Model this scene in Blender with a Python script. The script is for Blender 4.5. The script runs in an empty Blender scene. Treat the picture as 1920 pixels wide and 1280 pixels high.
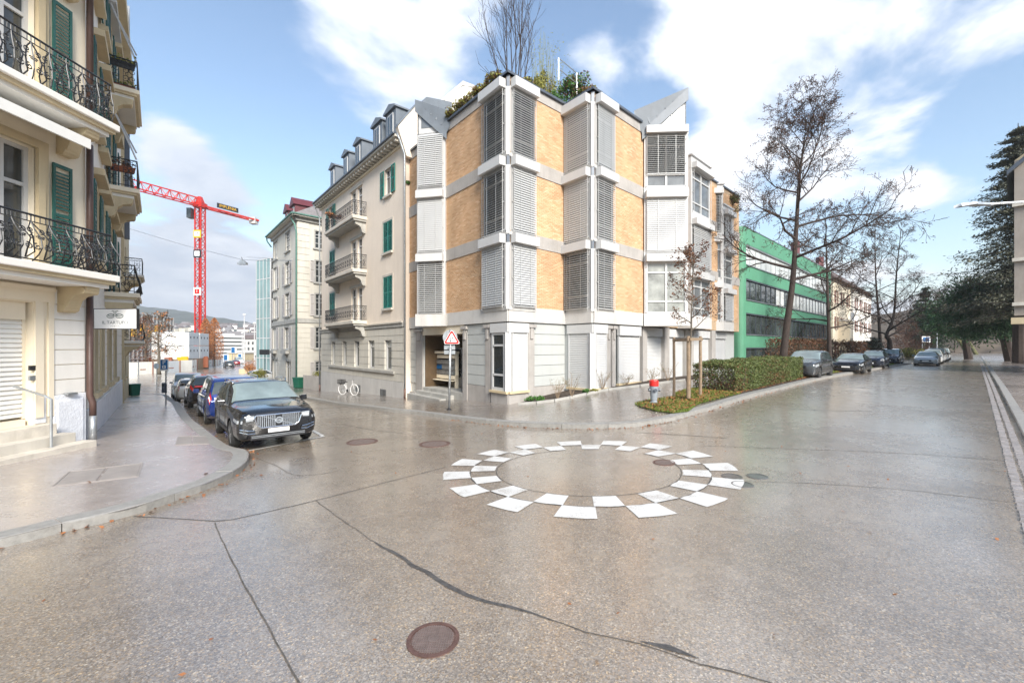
import bpy, bmesh, math, random
import numpy as np
from mathutils import Vector, Matrix
R = math.radians
rnd = random.Random(7)
scene = bpy.context.scene
C = scene.collection

# ------------------------------------------------------------------ camera
H = 2.4; F = 800.0; CX = 960.0; CY = 650.0          # eye height; 15 mm lens on a 36 mm sensor
cam = bpy.data.objects.new('camera', bpy.data.cameras.new('camera')); C.objects.link(cam)
cam.location = (0, 0, H); cam.rotation_euler = (R(90), 0, 0)
cam.data.sensor_width = 36; cam.data.lens = 15.0; cam.data.shift_y = 10/1920
cam.data.clip_start = .05; cam.data.clip_end = 9000
scene.camera = cam
# ------------------------------------------------------------------ light
SUN_EL, SUN_AZ = R(33), R(159)       # azimuth clockwise from the view direction
SUN_DIR = Vector((math.sin(SUN_AZ)*math.cos(SUN_EL), math.cos(SUN_AZ)*math.cos(SUN_EL), math.sin(SUN_EL)))
sl = bpy.data.lights.new('sun', 'SUN'); sl.energy = 1.5; sl.angle = R(24); sl.color = (1, .945, .86)
so = bpy.data.objects.new('sun', sl); C.objects.link(so); so.location = (0, -30, 60)
so.rotation_euler = (-SUN_DIR).to_track_quat('-Z', 'Y').to_euler()
vs = scene.view_settings
vs.view_transform = 'Standard'; vs.look = 'None'; vs.gamma = 1; vs.use_curve_mapping = False; vs.exposure = 2.28
scene.cycles.max_bounces = 6; scene.cycles.diffuse_bounces = 3; scene.cycles.glossy_bounces = 3
scene.cycles.transparent_max_bounces = 6; scene.cycles.caustics_reflective = False; scene.cycles.caustics_refractive = False
scene.cycles.use_denoising = True

def NT(nt):
    def n(t, **kw):
        x = nt.nodes.new(t)
        for k, v in kw.items():
            if k == 'inp':
                for i, val in v.items():
                    if hasattr(val, 'links') or isinstance(val, bpy.types.NodeSocket): nt.links.new(val, x.inputs[i])
                    else: x.inputs[i].default_value = val
            else: setattr(x, k, v)
        return x
    def math_(op, a, b=0.0, c=None, clamp=False):
        i = {0: a, 1: b}
        if c is not None: i[2] = c
        return n('ShaderNodeMath', operation=op, use_clamp=clamp, inp=i).outputs[0]
    return n, math_

world = bpy.data.worlds.new('World'); scene.world = world; world.use_nodes = True
nt = world.node_tree; nt.nodes.clear(); n, m_ = NT(nt)
sky = n('ShaderNodeTexSky', sky_type='NISHITA', sun_disc=False, sun_elevation=SUN_EL, sun_rotation=SUN_AZ, air_density=1.3, dust_density=.6, ozone_density=2.0)
bg1 = n('ShaderNodeBackground', inp={0: sky.outputs[0], 1: .05})
tc = n('ShaderNodeTexCoord'); d = tc.outputs['Generated']
sep = n('ShaderNodeSeparateXYZ', inp={0: d})
zc = m_('ADD', m_('MAXIMUM', sep.outputs[2], 0.0), .16)
cv = n('ShaderNodeCombineXYZ', inp={0: m_('DIVIDE', sep.outputs[0], zc), 1: m_('DIVIDE', sep.outputs[1], zc), 2: .37})
n1 = n('ShaderNodeTexNoise', inp={'Vector': cv.outputs[0], 'Scale': 1.9, 'Detail': 6.0, 'Roughness': .58, 'Distortion': .25})
n2 = n('ShaderNodeTexNoise', inp={'Vector': cv.outputs[0], 'Scale': .7, 'Detail': 3.0, 'Roughness': .5})
acc = m_('ADD', m_('MULTIPLY', m_('SUBTRACT', n1.outputs[0], .5), 2.6), m_('MULTIPLY', m_('SUBTRACT', n2.outputs[0], .5), 1.0))
# the clouds of this sky, each a soft bank in its own direction: (px, py, sharpness, weight)
for px, py, k, w in ((690, 110, 90, .50), (590, 40, 160, .35), (840, 130, 220, .5), (325, 265, 520, .95), (425, 350, 330, .85), (400, 480, 110, .55), (1110, 115, 420, .70), (560, 150, 300, .3),
                     (1330, 90, 160, .65), (1560, 40, 90, .35), (1720, 250, 120, .55), (1870, 110, 120, .35), (1730, 355, 900, .6), (440, 560, 60, .55), (1330, 320, 160, .5), (1560, 200, 120, .25), (1670, 165, 200, -.5), (1880, 215, 300, -.5), (1780, 420, 90, -.5), (1280, 265, 300, -.45), (1420, 190, 300, -.25),
                     (640, 250, 60, -.55), (930, 230, 90, -.4), (1240, 190, 400, -.6), (400, 110, 40, -.55), (1050, 20, 200, -.45), (1800, 190, 700, -.3), (1640, 400, 90, -.4), (540, 420, 110, -.45), (1200, 60, 500, -.4), (290, 150, 60, -.35), (1750, 610, 45, .6)):
    v = Vector(((px-CX)/F, 1, (CY-py)/F)).normalized()
    dt = n('ShaderNodeVectorMath', operation='DOT_PRODUCT', inp={0: d, 1: v}).outputs['Value']
    acc = m_('MULTIPLY_ADD', m_('EXPONENT', m_('MULTIPLY', m_('SUBTRACT', dt, 1.0), float(k))), float(w), acc)
low = m_('MULTIPLY', m_('EXPONENT', m_('MULTIPLY', m_('MAXIMUM', sep.outputs[2], 0.0), -6.0)), .62)
msk = n('ShaderNodeMapRange', interpolation_type='SMOOTHSTEP', inp={0: m_('ADD', acc, low), 1: .06, 2: .66})
ccol = n('ShaderNodeValToRGB', inp={0: n('ShaderNodeMapRange', inp={0: m_('ADD', m_('MULTIPLY', n1.outputs[0], 1.0), m_('MULTIPLY', sep.outputs[0], .22)), 1: .30, 2: .78}).outputs[0]})
e = ccol.color_ramp.elements; e[0].color = (.40, .455, .55, 1); e[1].color = (.80, .81, .84, 1)
bg2 = n('ShaderNodeBackground', inp={0: ccol.outputs[0], 1: m_('MULTIPLY_ADD', m_('MAXIMUM', sep.outputs[2], 0.0), .24, .27)})   # overcast brightens towards the zenith
mx = n('ShaderNodeMixShader', inp={0: msk.outputs[0], 1: bg1.outputs[0], 2: bg2.outputs[0]})
n('ShaderNodeOutputWorld', inp={0: mx.outputs[0]})

# ------------------------------------------------------------------ materials
MATS = {}
def mat(name, col, rough=.6, var=.1, scale=2.0, bump=0.0, bscale=60.0, metal=0.0, spec=.5, coat=0.0, dirt=0.0, fine=0.0, emit=None):
    if name in MATS: return MATS[name]
    M = bpy.data.materials.new(name); M.use_nodes = True; t = M.node_tree; n, m_ = NT(t)
    b = t.nodes['Principled BSDF']
    pos = n('ShaderNodeNewGeometry').outputs['Position']
    c = Vector(col[:3])
    a = n('ShaderNodeTexNoise', inp={'Vector': pos, 'Scale': scale, 'Detail': 5.0, 'Roughness': .6})
    fac = a.outputs[0]
    if fine:
        f2 = n('ShaderNodeTexNoise', inp={'Vector': pos, 'Scale': scale*18, 'Detail': 2.0})
        fac = m_('ADD', m_('MULTIPLY', fac, 1-fine), m_('MULTIPLY', f2.outputs[0], fine))
    r = n('ShaderNodeValToRGB', inp={0: fac})
    lo = c*(1-var*1.6); hi = c*(1+var*1.6)
    r.color_ramp.elements[0].position = .3; r.color_ramp.elements[1].position = .7
    r.color_ramp.elements[0].color = (*lo, 1); r.color_ramp.elements[1].color = (*[min(1, x) for x in hi], 1)
    out = r.outputs[0]
    if dirt:      # rain streaks and stains with a shape of their own
        mp = n('ShaderNodeMapping', inp={0: pos, 3: (2.2, 2.2, .22)})
        s = n('ShaderNodeTexNoise', inp={'Vector': mp.outputs[0], 'Scale': 1.6, 'Detail': 6.0, 'Roughness': .65})
        k = n('ShaderNodeMapRange', inp={0: s.outputs[0], 1: .48, 2: .78, 3: 0.0, 4: dirt})
        mixn = n('ShaderNodeMixRGB', blend_type='MULTIPLY', inp={0: k.outputs[0], 1: out, 2: (.42, .39, .34, 1)})
        out = mixn.outputs[0]
    t.links.new(out, b.inputs['Base Color'])
    b.inputs['Roughness'].default_value = rough; b.inputs['Metallic'].default_value = metal
    b.inputs['Specular IOR Level'].default_value = spec; b.inputs['Coat Weight'].default_value = coat; b.inputs['Coat Roughness'].default_value = .04
    if bump:
        nb = n('ShaderNodeTexNoise', inp={'Vector': pos, 'Scale': bscale, 'Detail': 3.0})
        bp = n('ShaderNodeBump', inp={'Strength': bump, 'Distance': .02, 'Height': nb.outputs[0]})
        t.links.new(bp.outputs[0], b.inputs['Normal'])
    if emit:
        b.inputs['Emission Color'].default_value = (*emit[:3], 1); b.inputs['Emission Strength'].default_value = emit[3]
    MATS[name] = M
    return M

def asphalt(name, base, chip, chipw, wet, rlo, rhi, sc, bmp=.35, coat=(.4, 1.0, .18)):
    """worn asphalt: stone chips in bitumen, broad wear and damp patches that change the gloss"""
    M = bpy.data.materials.new(name); M.use_nodes = True; t = M.node_tree; n, m_ = NT(t)
    b = t.nodes['Principled BSDF']; pos = n('ShaderNodeNewGeometry').outputs['Position']
    v = n('ShaderNodeTexVoronoi', inp={'Vector': pos, 'Scale': sc, 'Randomness': 1.0})
    ch = n('ShaderNodeSeparateColor', inp={0: v.outputs['Color']})
    big = n('ShaderNodeTexNoise', inp={'Vector': pos, 'Scale': .35, 'Detail': 6.0, 'Roughness': .62})
    mid = n('ShaderNodeTexNoise', inp={'Vector': pos, 'Scale': 3.5, 'Detail': 6.0, 'Roughness': .7})
    cr = n('ShaderNodeValToRGB', inp={0: ch.outputs[0]})
    el = cr.color_ramp.elements
    el[0].color = (*[x*.42 for x in base], 1); el[1].color = (*chip, 1); el[1].position = 1.0
    for p_, k_ in ((.25, .75), (.55, 1.05), (.8, 1.35), (.93, 1.6)):
        q = el.new(p_); q.color = (*[x*k_ for x in base], 1)
    warm = n('ShaderNodeMixRGB', blend_type='MULTIPLY', inp={0: m_('GREATER_THAN', ch.outputs[1], .72), 1: cr.outputs[0], 2: (1.15, .97, .72, 1)})
    flat = n('ShaderNodeMixRGB', inp={0: chipw, 1: (*base, 1), 2: warm.outputs[0]})
    wr = n('ShaderNodeMapRange', inp={0: m_('ADD', m_('MULTIPLY', big.outputs[0], .6), m_('MULTIPLY', mid.outputs[0], .4)), 1: .35, 2: .65, 3: .72, 4: 1.22})
    tint = n('ShaderNodeVectorMath', operation='SCALE', inp={0: flat.outputs[0], 'Scale': wr.outputs[0]})
    t.links.new(tint.outputs[0], b.inputs['Base Color'])
    rr = n('ShaderNodeMapRange', inp={0: m_('ADD', m_('MULTIPLY', big.outputs[0], .65), m_('MULTIPLY', mid.outputs[0], .35)), 1: .38, 2: .6, 3: rlo, 4: rhi})
    t.links.new(rr.outputs[0], b.inputs['Roughness'])
    b.inputs['Specular IOR Level'].default_value = wet
    bp = n('ShaderNodeBump', inp={'Strength': bmp, 'Distance': .006, 'Height': v.outputs['Distance']})
    t.links.new(bp.outputs[0], b.inputs['Normal'])
    cw = n('ShaderNodeMapRange', inp={0: big.outputs[0], 1: .35, 2: .62, 3: coat[0], 4: coat[1]})
    t.links.new(cw.outputs[0], b.inputs['Coat Weight']); b.inputs['Coat Roughness'].default_value = coat[2]; b.inputs['Coat IOR'].default_value = 1.85
    MATS[name] = M
    return M

M_ROAD = asphalt('asphalt_road', (.25, .212, .175), (.62, .54, .42), .75, 1.0, .16, .38, 82)
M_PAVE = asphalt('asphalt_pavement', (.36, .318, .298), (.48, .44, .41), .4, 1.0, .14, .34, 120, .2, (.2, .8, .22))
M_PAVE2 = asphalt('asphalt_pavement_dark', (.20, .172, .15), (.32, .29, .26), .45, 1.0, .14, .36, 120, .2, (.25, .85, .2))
M_PATCH = asphalt('asphalt_patch', (.075, .072, .07), (.16, .15, .14), .6, .6, .35, .55, 90)
M_GRAN = mat('granite', (.30, .29, .27), .55, .22, 14, .15, 90, fine=.5, dirt=.35)
M_PAINT = mat('road_paint', (.66, .65, .62), .5, .07, 9, .1, 120, fine=.4, dirt=.12)
M_TAR = mat('tar_seam', (.075, .072, .07), .45, .3, 20, .3, 80)
M_CRACK = mat('crack_fill', (.10, .09, .078), .7, .3, 20)
M_RUST = mat('cast_iron_rusty', (.15, .085, .07), .5, .25, 12, .2, 90, metal=.3, fine=.4)
M_CREAM = mat('cream_plaster', (.87, .77, .60), .8, .035, .8, .12, 90, dirt=.12)
M_CREAM2 = mat('ochre_stone_trim', (.60, .49, .31), .75, .06, 1.5, .1, 50, dirt=.2)
M_TRIM = mat('pale_stone_trim', (.58, .54, .47), .75, .05, 1.5, .1, 50, dirt=.25)
M_CREAMW = mat('white_plaster', (.84, .81, .75), .8, .03, .8, .1, 90, dirt=.1)
M_ROUGHPL = mat('roughcast_plinth', (.78, .80, .84), .85, .06, 4, .6, 26, dirt=.12)
M_PINK = mat('pale_peach_plaster', (.82, .715, .60), .85, .03, .7, .1, 110, dirt=.13)
M_PINK2 = mat('pale_grey_plaster', (.66, .62, .56), .85, .04, .7, .1, 110, dirt=.2)
M_GREYW = mat('grey_white_plaster', (.60, .57, .50), .85, .05, .7, .1, 110, dirt=.25)
M_STONE = mat('grey_sandstone', (.40, .39, .36), .8, .1, 2, .15, 50, dirt=.3)
M_CONC = mat('concrete', (.40, .375, .35), .8, .09, 1.2, .1, 60, fine=.2, dirt=.35)
M_CONC2 = mat('light_concrete', (.56, .545, .52), .75, .05, 1.2, .08, 60, dirt=.25)
M_WHITE = mat('white_metal', (.56, .56, .555), .4, .02, 1.0, dirt=.1)
M_PANEL = mat('pale_grey_panel', (.47, .485, .47), .55, .03, .6, dirt=.14)
M_ALU = mat('aluminium_blind', (.55, .555, .55), .38, .03, .7, metal=.15)
M_ALUG = mat('grey_blind', (.42, .43, .43), .4, .04, .7, metal=.2)
M_STEEL = mat('galvanised_steel', (.44, .46, .47), .38, .12, 6, metal=.7)
M_ZINC = mat('zinc_sheet', (.155, .178, .205), .5, .08, 1.1, metal=.0, dirt=.2)
M_ZINCD = mat('dark_zinc', (.10, .115, .14), .4, .1, 1.1, metal=.3)
M_GLASS = mat('window_glass', (.035, .042, .045), .03, .35, .5, spec=.9)
M_GLASSO = mat('pale_window_glass', (.14, .15, .155), .05, .25, .8, spec=1.0)  # base colour lightened to paint in the sky reflected by the bay windows
M_GLASSL = mat('curtained_glass', (.30, .31, .29), .05, .25, 1.6, spec=.9)
M_GREEN = mat('green_shutter_paint', (.012, .19, .15), .45, .08, 3)
M_DGREEN = mat('dark_green_shutter_paint', (.02, .10, .085), .45, .1, 3)
M_GREYSH = mat('pale_shutter_paint', (.56, .53, .51), .55, .05, 3)
M_IRON = mat('black_wrought_iron', (.022, .024, .028), .4, .2, 8, metal=.2)
M_TEAL = mat('verdigris_copper', (.10, .22, .18), .6, .15, 5)
M_BROWNP = mat('brown_downpipe', (.09, .05, .04), .45, .1, 5)
M_WOOD = mat('weathered_wood', (.26, .19, .125), .8, .25, 9, .2, 40, fine=.4)
M_BARK = mat('bark', (.045, .032, .026), .9, .3, 6, .5, 30, fine=.4)
M_BARK2 = mat('grey_bark', (.12, .10, .075), .9, .3, 6, .5, 30, fine=.4)
M_RED = mat('red_paint', (.62, .025, .02), .35, .05, 3)
M_TILE = mat('brown_roof_tile', (.13, .095, .085), .8, .2, 3, .2, 20)
M_ROOFG = mat('grey_roof_tile', (.21, .19, .185), .8, .14, 4, .2, 14)
M_MAROON = mat('maroon_wood', (.12, .025, .03), .5, .1, 3)
M_DARK = mat('dark_interior', (.03, .027, .024), .8, .2, 2)
M_BROWNW = mat('brown_panelling', (.10, .062, .03), .6, .15, 2)
M_BLUE = mat('sign_blue', (.005, .12, .33), .4, .03, 3)
M_BLACK = mat('black_plastic', (.018, .018, .02), .45, .15, 5)
M_WHITES = mat('sign_white', (.85, .85, .84), .4, .02, 3)
M_AWN = mat('white_awning', (.80, .79, .75), .8, .03, 2)
M_TERRA = mat('terracotta', (.30, .10, .05), .8, .12, 6)
M_BIN = mat('dark_green_plastic', (.01, .12, .07), .5, .08, 3)
M_YEL = mat('crane_yellow', (.75, .42, .02), .5, .05, 3)

def worn_paint():
    M = MATS['road_paint']; t = M.node_tree; n, m_ = NT(t); b = t.nodes['Principled BSDF']
    src = b.inputs['Base Color'].links[0].from_socket; pos = n('ShaderNodeNewGeometry').outputs['Position']
    a = n('ShaderNodeTexNoise', inp={'Vector': pos, 'Scale': 38.0, 'Detail': 4.0, 'Roughness': .7}); c = n('ShaderNodeTexNoise', inp={'Vector': pos, 'Scale': 2.2, 'Detail': 5.0})
    k = n('ShaderNodeMapRange', inp={0: m_('ADD', m_('MULTIPLY', a.outputs[0], .6), m_('MULTIPLY', c.outputs[0], .55)), 1: .61, 2: .72, 3: 0.0, 4: .65})
    x = n('ShaderNodeMixRGB', inp={0: k.outputs[0], 1: src, 2: (.27, .23, .19, 1)}); t.links.new(x.outputs[0], b.inputs['Base Color'])
worn_paint()
def brick_mat():
    M = bpy.data.materials.new('buff_brick'); M.use_nodes = True; t = M.node_tree; n, m_ = NT(t)
    b = t.nodes['Principled BSDF']; g = n('ShaderNodeNewGeometry'); pos = g.outputs['Position']
    oi = n('ShaderNodeObjectInfo')
    k = m_('FRACT', m_('ADD', g.outputs['Random Per Island'], oi.outputs['Random']))
    r = n('ShaderNodeValToRGB', inp={0: k}); el = r.color_ramp.elements
    el[0].color = (.55, .33, .18, 1); el[1].color = (.72, .50, .32, 1)
    q = el.new(.5); q.color = (.65, .42, .245, 1); q = el.new(.85); q.color = (.62, .41, .24, 1)
    nz = n('ShaderNodeTexNoise', inp={'Vector': pos, 'Scale': .8, 'Detail': 4.0})
    s = n('ShaderNodeMapRange', inp={0: nz.outputs[0], 1: .3, 2: .7, 3: .86, 4: 1.12})
    v = n('ShaderNodeVectorMath', operation='SCALE', inp={0: r.outputs[0], 'Scale': s.outputs[0]})
    t.links.new(v.outputs[0], b.inputs['Base Color']); b.inputs['Roughness'].default_value = .8
    nb = n('ShaderNodeTexNoise', inp={'Vector': pos, 'Scale': 90.0})
    t.links.new(n('ShaderNodeBump', inp={'Strength': .2, 'Distance': .01, 'Height': nb.outputs[0]}).outputs[0], b.inputs['Normal'])
    return M
M_BRICK = brick_mat()
M_MORTAR = mat('mortar', (.50, .36, .23), .9, .08, 3)

def leaf_mat(name, c0, c1, rough=.55, trans=.25):
    M = bpy.data.materials.new(name); M.use_nodes = True; t = M.node_tree; n, m_ = NT(t)
    b = t.nodes['Principled BSDF']; g = n('ShaderNodeNewGeometry')
    nz = n('ShaderNodeTexNoise', inp={'Vector': g.outputs['Position'], 'Scale': 1.4, 'Detail': 3.0})
    k = m_('ADD', m_('MULTIPLY', g.outputs['Random Per Island'], .65), m_('MULTIPLY', nz.outputs[0], .4))
    r = n('ShaderNodeValToRGB', inp={0: k}); r.color_ramp.elements[0].color = (*c0, 1); r.color_ramp.elements[1].color = (*c1, 1)
    t.links.new(r.outputs[0], b.inputs['Base Color']); b.inputs['Roughness'].default_value = rough
    b.inputs['Specular IOR Level'].default_value = .3
    return M
L_HEDGE = leaf_mat('hedge_leaves', (.045, .07, .018), (.17, .20, .065))
L_HEDGER = leaf_mat('dry_hedge_leaves', (.05, .035, .02), (.15, .075, .04))
L_GRASS = leaf_mat('grass_blades', (.07, .12, .018), (.24, .30, .06))
L_FALLEN = leaf_mat('fallen_leaf', (.16, .055, .02), (.40, .17, .07))
L_CONIF = leaf_mat('conifer_needles', (.015, .03, .018), (.06, .085, .04))
L_CONIF2 = leaf_mat('cedar_needles', (.05, .06, .04), (.17, .165, .11))
L_YEW = leaf_mat('yew_needles', (.012, .04, .02), (.06, .14, .045))
L_BROWN = leaf_mat('withered_leaves', (.06, .025, .015), (.22, .09, .04))
L_ORANGE = leaf_mat('orange_leaves', (.28, .10, .03), (.55, .24, .09))
L_YGREEN = leaf_mat('yellow_green_leaves', (.14, .15, .03), (.34, .32, .08))
L_GREEN = leaf_mat('green_leaves', (.03, .09, .02), (.11, .24, .05))
L_DRYL = leaf_mat('dry_twig_leaves', (.05, .025, .015), (.13, .06, .035))

# ------------------------------------------------------------------ mesh helpers
class Fac:
    """a vertical facade plane through two ground points; s runs from p0 to p1, n looks to the street"""
    def __init__(f, p0, p1):
        f.p = Vector(p0[:2]); q = Vector(p1[:2]); f.L = (q-f.p).length; f.d = (q-f.p)/f.L
        f.n = Vector((f.d.y, -f.d.x))
        if f.n.dot(-f.p) < 0: f.n = -f.n
        f.ang = math.atan2(f.d.y, f.d.x)
    def s(f, px, o=0.0):
        k = (px-CX)/F; b = f.p+f.n*o
        return (k*b.y-b.x)/(f.d.x-k*f.d.y)
    def z(f, px, py, o=0.0):
        y = (f.p+f.n*o+f.d*f.s(px, o)).y
        return H+(CY-py)/F*y
    def pt(f, s, z, o=0.0):
        b = f.p+f.d*s+f.n*o
        return Vector((b.x, b.y, z))
    def off(f, s, px):
        k = (px-CX)/F; b = f.p+f.d*s
        return (k*b.y-b.x)/(f.n.x-k*f.n.y)

def root_loc(o):
    v = Vector((0, 0, 0))
    while o is not None: v = v+o.location; o = o.parent
    return v

class MB:
    def __init__(s): s.v = []; s.f = []; s.m = []
    def poly(s, pts, mi=0):
        b = len(s.v); s.v += [tuple(p) for p in pts]; s.f.append(tuple(range(b, b+len(pts)))); s.m.append(mi)
    def hexa(s, p, mi=0):            # p: bottom ring of four, top ring of four
        b = len(s.v); s.v += [tuple(q) for q in p]
        for f in ((3, 2, 1, 0), (4, 5, 6, 7), (0, 1, 5, 4), (1, 2, 6, 5), (2, 3, 7, 6), (3, 0, 4, 7)): s.f.append(tuple(b+i for i in f)); s.m.append(mi)
    def box(s, x0, x1, y0, y1, z0, z1, mi=0):
        s.hexa([(x0, y0, z0), (x1, y0, z0), (x1, y1, z0), (x0, y1, z0), (x0, y0, z1), (x1, y0, z1), (x1, y1, z1), (x0, y1, z1)], mi)
    def fbox(s, f, s0, s1, z0, z1, o0, o1, mi=0):
        s.hexa([f.pt(a, z, o) for z in (z0, z1) for a, o in ((s0, o0), (s1, o0), (s1, o1), (s0, o1))], mi)
    def bar(s, a, b, w, h=None, mi=0):
        a = Vector(a); b = Vector(b); h = h or w; d = (b-a).normalized()
        u = d.cross(Vector((0, 0, 1)));
        if u.length < .01: u = Vector((1, 0, 0))
        u = u.normalized()*w/2; t = u.cross(d).normalized()*h/2
        s.hexa([a-u-t, a+u-t, a+u+t, a-u+t, b-u-t, b+u-t, b+u+t, b-u+t], mi)
    def tube(s, pts, r, n=6, mi=0, caps=True):
        pts = [Vector(p) for p in pts]; rr = r if isinstance(r, (list, tuple)) else [r]*len(pts)
        b = len(s.v); u = None
        for i, p in enumerate(pts):
            d = (pts[min(i+1, len(pts)-1)]-pts[max(i-1, 0)])
            d = d.normalized() if d.length > 1e-9 else Vector((0, 0, 1))
            if u is None:
                u = d.cross(Vector((0, 0, 1)));
                if u.length < .05: u = Vector((1, 0, 0))
            u = (u-d*u.dot(d)); u = u.normalized() if u.length > 1e-6 else d.orthogonal().normalized()
            w = d.cross(u)
            for k in range(n):
                a = 2*math.pi*k/n; q = p+(u*math.cos(a)+w*math.sin(a))*rr[i]; s.v.append((q.x, q.y, q.z))
        for i in range(len(pts)-1):
            for k in range(n):
                k2 = (k+1) % n; s.f.append((b+i*n+k, b+i*n+k2, b+(i+1)*n+k2, b+(i+1)*n+k)); s.m.append(mi)
        if caps and n > 2:
            s.f.append(tuple(b+k for k in range(n))[::-1]); s.m.append(mi)
            e = b+(len(pts)-1)*n; s.f.append(tuple(e+k for k in range(n))); s.m.append(mi)
    def lathe(s, prof, o=(0, 0, 0), n=16, ax='z', mi=0):
        b = len(s.v); o = Vector(o)
        for r, h in prof:
            for k in range(n):
                a = 2*math.pi*k/n; x, y = r*math.cos(a), r*math.sin(a)
                q = {'z': (x, y, h), 'y': (x, h, y), 'x': (h, x, y)}[ax]; s.v.append(tuple(o+Vector(q)))
        for i in range(len(prof)-1):
            for k in range(n):
                k2 = (k+1) % n; s.f.append((b+i*n+k, b+i*n+k2, b+(i+1)*n+k2, b+(i+1)*n+k)); s.m.append(mi)
        s.f.append(tuple(b+k for k in range(n))); s.m.append(mi)
        e = b+(len(prof)-1)*n; s.f.append(tuple(e+k for k in range(n))); s.m.append(mi)
    def prism(s, poly, z0, z1, mi=0):
        b = len(s.v); N = len(poly)
        s.v += [(p[0], p[1], z0) for p in poly]+[(p[0], p[1], z1) for p in poly]
        for i in range(N):
            j = (i+1) % N; s.f.append((b+i, b+j, b+N+j, b+N+i)); s.m.append(mi)
        s.f.append(tuple(b+i for i in range(N))[::-1]); s.m.append(mi); s.f.append(tuple(b+N+i for i in range(N))); s.m.append(mi)
    def extr(s, poly, vec, mi=0):    # planar 3-D polygon pushed along vec
        b = len(s.v); N = len(poly); vec = Vector(vec)
        s.v += [tuple(p) for p in poly]+[tuple(Vector(p)+vec) for p in poly]
        for i in range(N):
            j = (i+1) % N; s.f.append((b+i, b+j, b+N+j, b+N+i)); s.m.append(mi)
        s.f.append(tuple(b+i for i in range(N))[::-1]); s.m.append(mi); s.f.append(tuple(b+N+i for i in range(N))); s.m.append(mi)
    def build(s, name, mats, parent=None, smooth=False, kind=None, local=False, label=None, bevel=0):
        off = Vector((0, 0, 0)) if (local or parent is None) else root_loc(parent)
        me = bpy.data.meshes.new(name)
        vv = s.v if off.length == 0 else [(a-off.x, b-off.y, c-off.z) for a, b, c in s.v]
        me.from_pydata(vv, [], s.f)
        mats = mats if isinstance(mats, (list, tuple)) else [mats]
        for q in mats: me.materials.append(q)
        if len(mats) > 1: me.polygons.foreach_set('material_index', s.m)
        if smooth: me.polygons.foreach_set('use_smooth', [True]*len(me.polygons))
        o = bpy.data.objects.new(name, me); C.objects.link(o)
        if parent is not None: o.parent = parent
        if kind: o['kind'] = kind
        if label: o['label'] = label
        if bevel:
            md = o.modifiers.new('edge', 'BEVEL'); md.width = bevel; md.segments = 2; md.limit_method = 'ANGLE'
        return o

def thing(name, label, cat, loc=(0, 0, 0), rz=0.0, group=None):
    o = bpy.data.objects.new(name, None); C.objects.link(o); o.empty_display_size = .3
    o.location = loc; o.rotation_euler = (0, 0, rz); tag(o, label, cat, group); return o
def tag(o, label, cat, group=None):
    o['label'] = label; o['category'] = cat
    if group: o['group'] = group
    return o
def struct(o): o['kind'] = 'structure'; return o
def dup(o, parent=None, loc=None, rz=None, label=None, data=True):
    c = o.copy(); C.objects.link(c)
    if parent is not None: c.parent = parent
    if loc is not None: c.location = loc
    if rz is not None: c.rotation_euler = (0, 0, rz)
    if label: c['label'] = label
    for ch in o.children: dup(ch, c)
    return c
def holes(s0, s1, z0, z1, hs):
    """cells of a wall rectangle left between its openings"""
    S = sorted({s0, s1, *[h[0] for h in hs], *[h[1] for h in hs]}); Z = sorted({z0, z1, *[h[2] for h in hs], *[h[3] for h in hs]})
    S = [x for x in S if s0-1e-6 <= x <= s1+1e-6]; Z = [x for x in Z if z0-1e-6 <= x <= z1+1e-6]
    for a, b in zip(S, S[1:]):
        for c, d in zip(Z, Z[1:]):
            sm, zm = (a+b)/2, (c+d)/2
            if not any(h[0] < sm < h[1] and h[2] < zm < h[3] for h in hs): yield a, b, c, d
def wall_holes(mb, f, s0, s1, z0, z1, hs, o0, o1, mi=0, depth=.22):
    """wall skin with real openings: front at o1, reveals going in by depth"""
    for a, b, c, d in holes(s0, s1, z0, z1, hs): mb.poly([f.pt(a, c, o1), f.pt(b, c, o1), f.pt(b, d, o1), f.pt(a, d, o1)], mi)
    for a, b, c, d in hs:
        i = o1-depth
        for (p, q, r, t) in (((a, c), (b, c), (b, c), (a, c)), ((b, c), (b, d), (b, d), (b, c)), ((b, d), (a, d), (a, d), (b, d)), ((a, d), (a, c), (a, c), (a, d))):
            mb.poly([f.pt(*p, o1), f.pt(*q, o1), f.pt(*q, i), f.pt(*p, i)], mi)
def window(f, s0, s1, z0, z1, o, parent, frame=M_WHITE, glass=M_GLASS, cols=2, trans=(), w=.055, sill=None, name='window'):
    """casement: frame mesh with glass panes as its children; o is the depth of the glass plane"""
    mb = MB(); t = o+.05
    for a, b, c, d in ((s0, s0+w, z0, z1), (s1-w, s1, z0, z1), (s0+w, s1-w, z0, z0+w*1.3), (s0+w, s1-w, z1-w, z1)): mb.fbox(f, a, b, c, d, o-.03, t)
    xs = [s0+w+(s1-s0-2*w)*k/cols for k in range(cols+1)]
    for x in xs[1:-1]: mb.fbox(f, x-w*.6, x+w*.6, z0+w*1.3, z1-w, o-.03, t+.004)
    zs = [z0+w*1.3]+[z0+(z1-z0)*q for q in trans]+[z1-w]
    for q in zs[1:-1]: mb.fbox(f, s0+w, s1-w, q-w*.45, q+w*.45, o-.03, t+.002)
    wo = mb.build(name, frame, parent)
    for a, b in zip(xs, xs[1:]):
        for c, d in zip(zs, zs[1:]):
            g = MB(); g.poly([f.pt(a, c, o), f.pt(b, c, o), f.pt(b, d, o), f.pt(a, d, o)])
            g.build('pane', glass if not isinstance(glass, list) else rnd.choice(glass), wo)
    if sill: g = MB(); g.fbox(f, s0-.08, s1+.08, z0-.13, z0-.002, o-.02, sill[1]); g.build('sill', sill[0], wo)
    return wo
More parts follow.
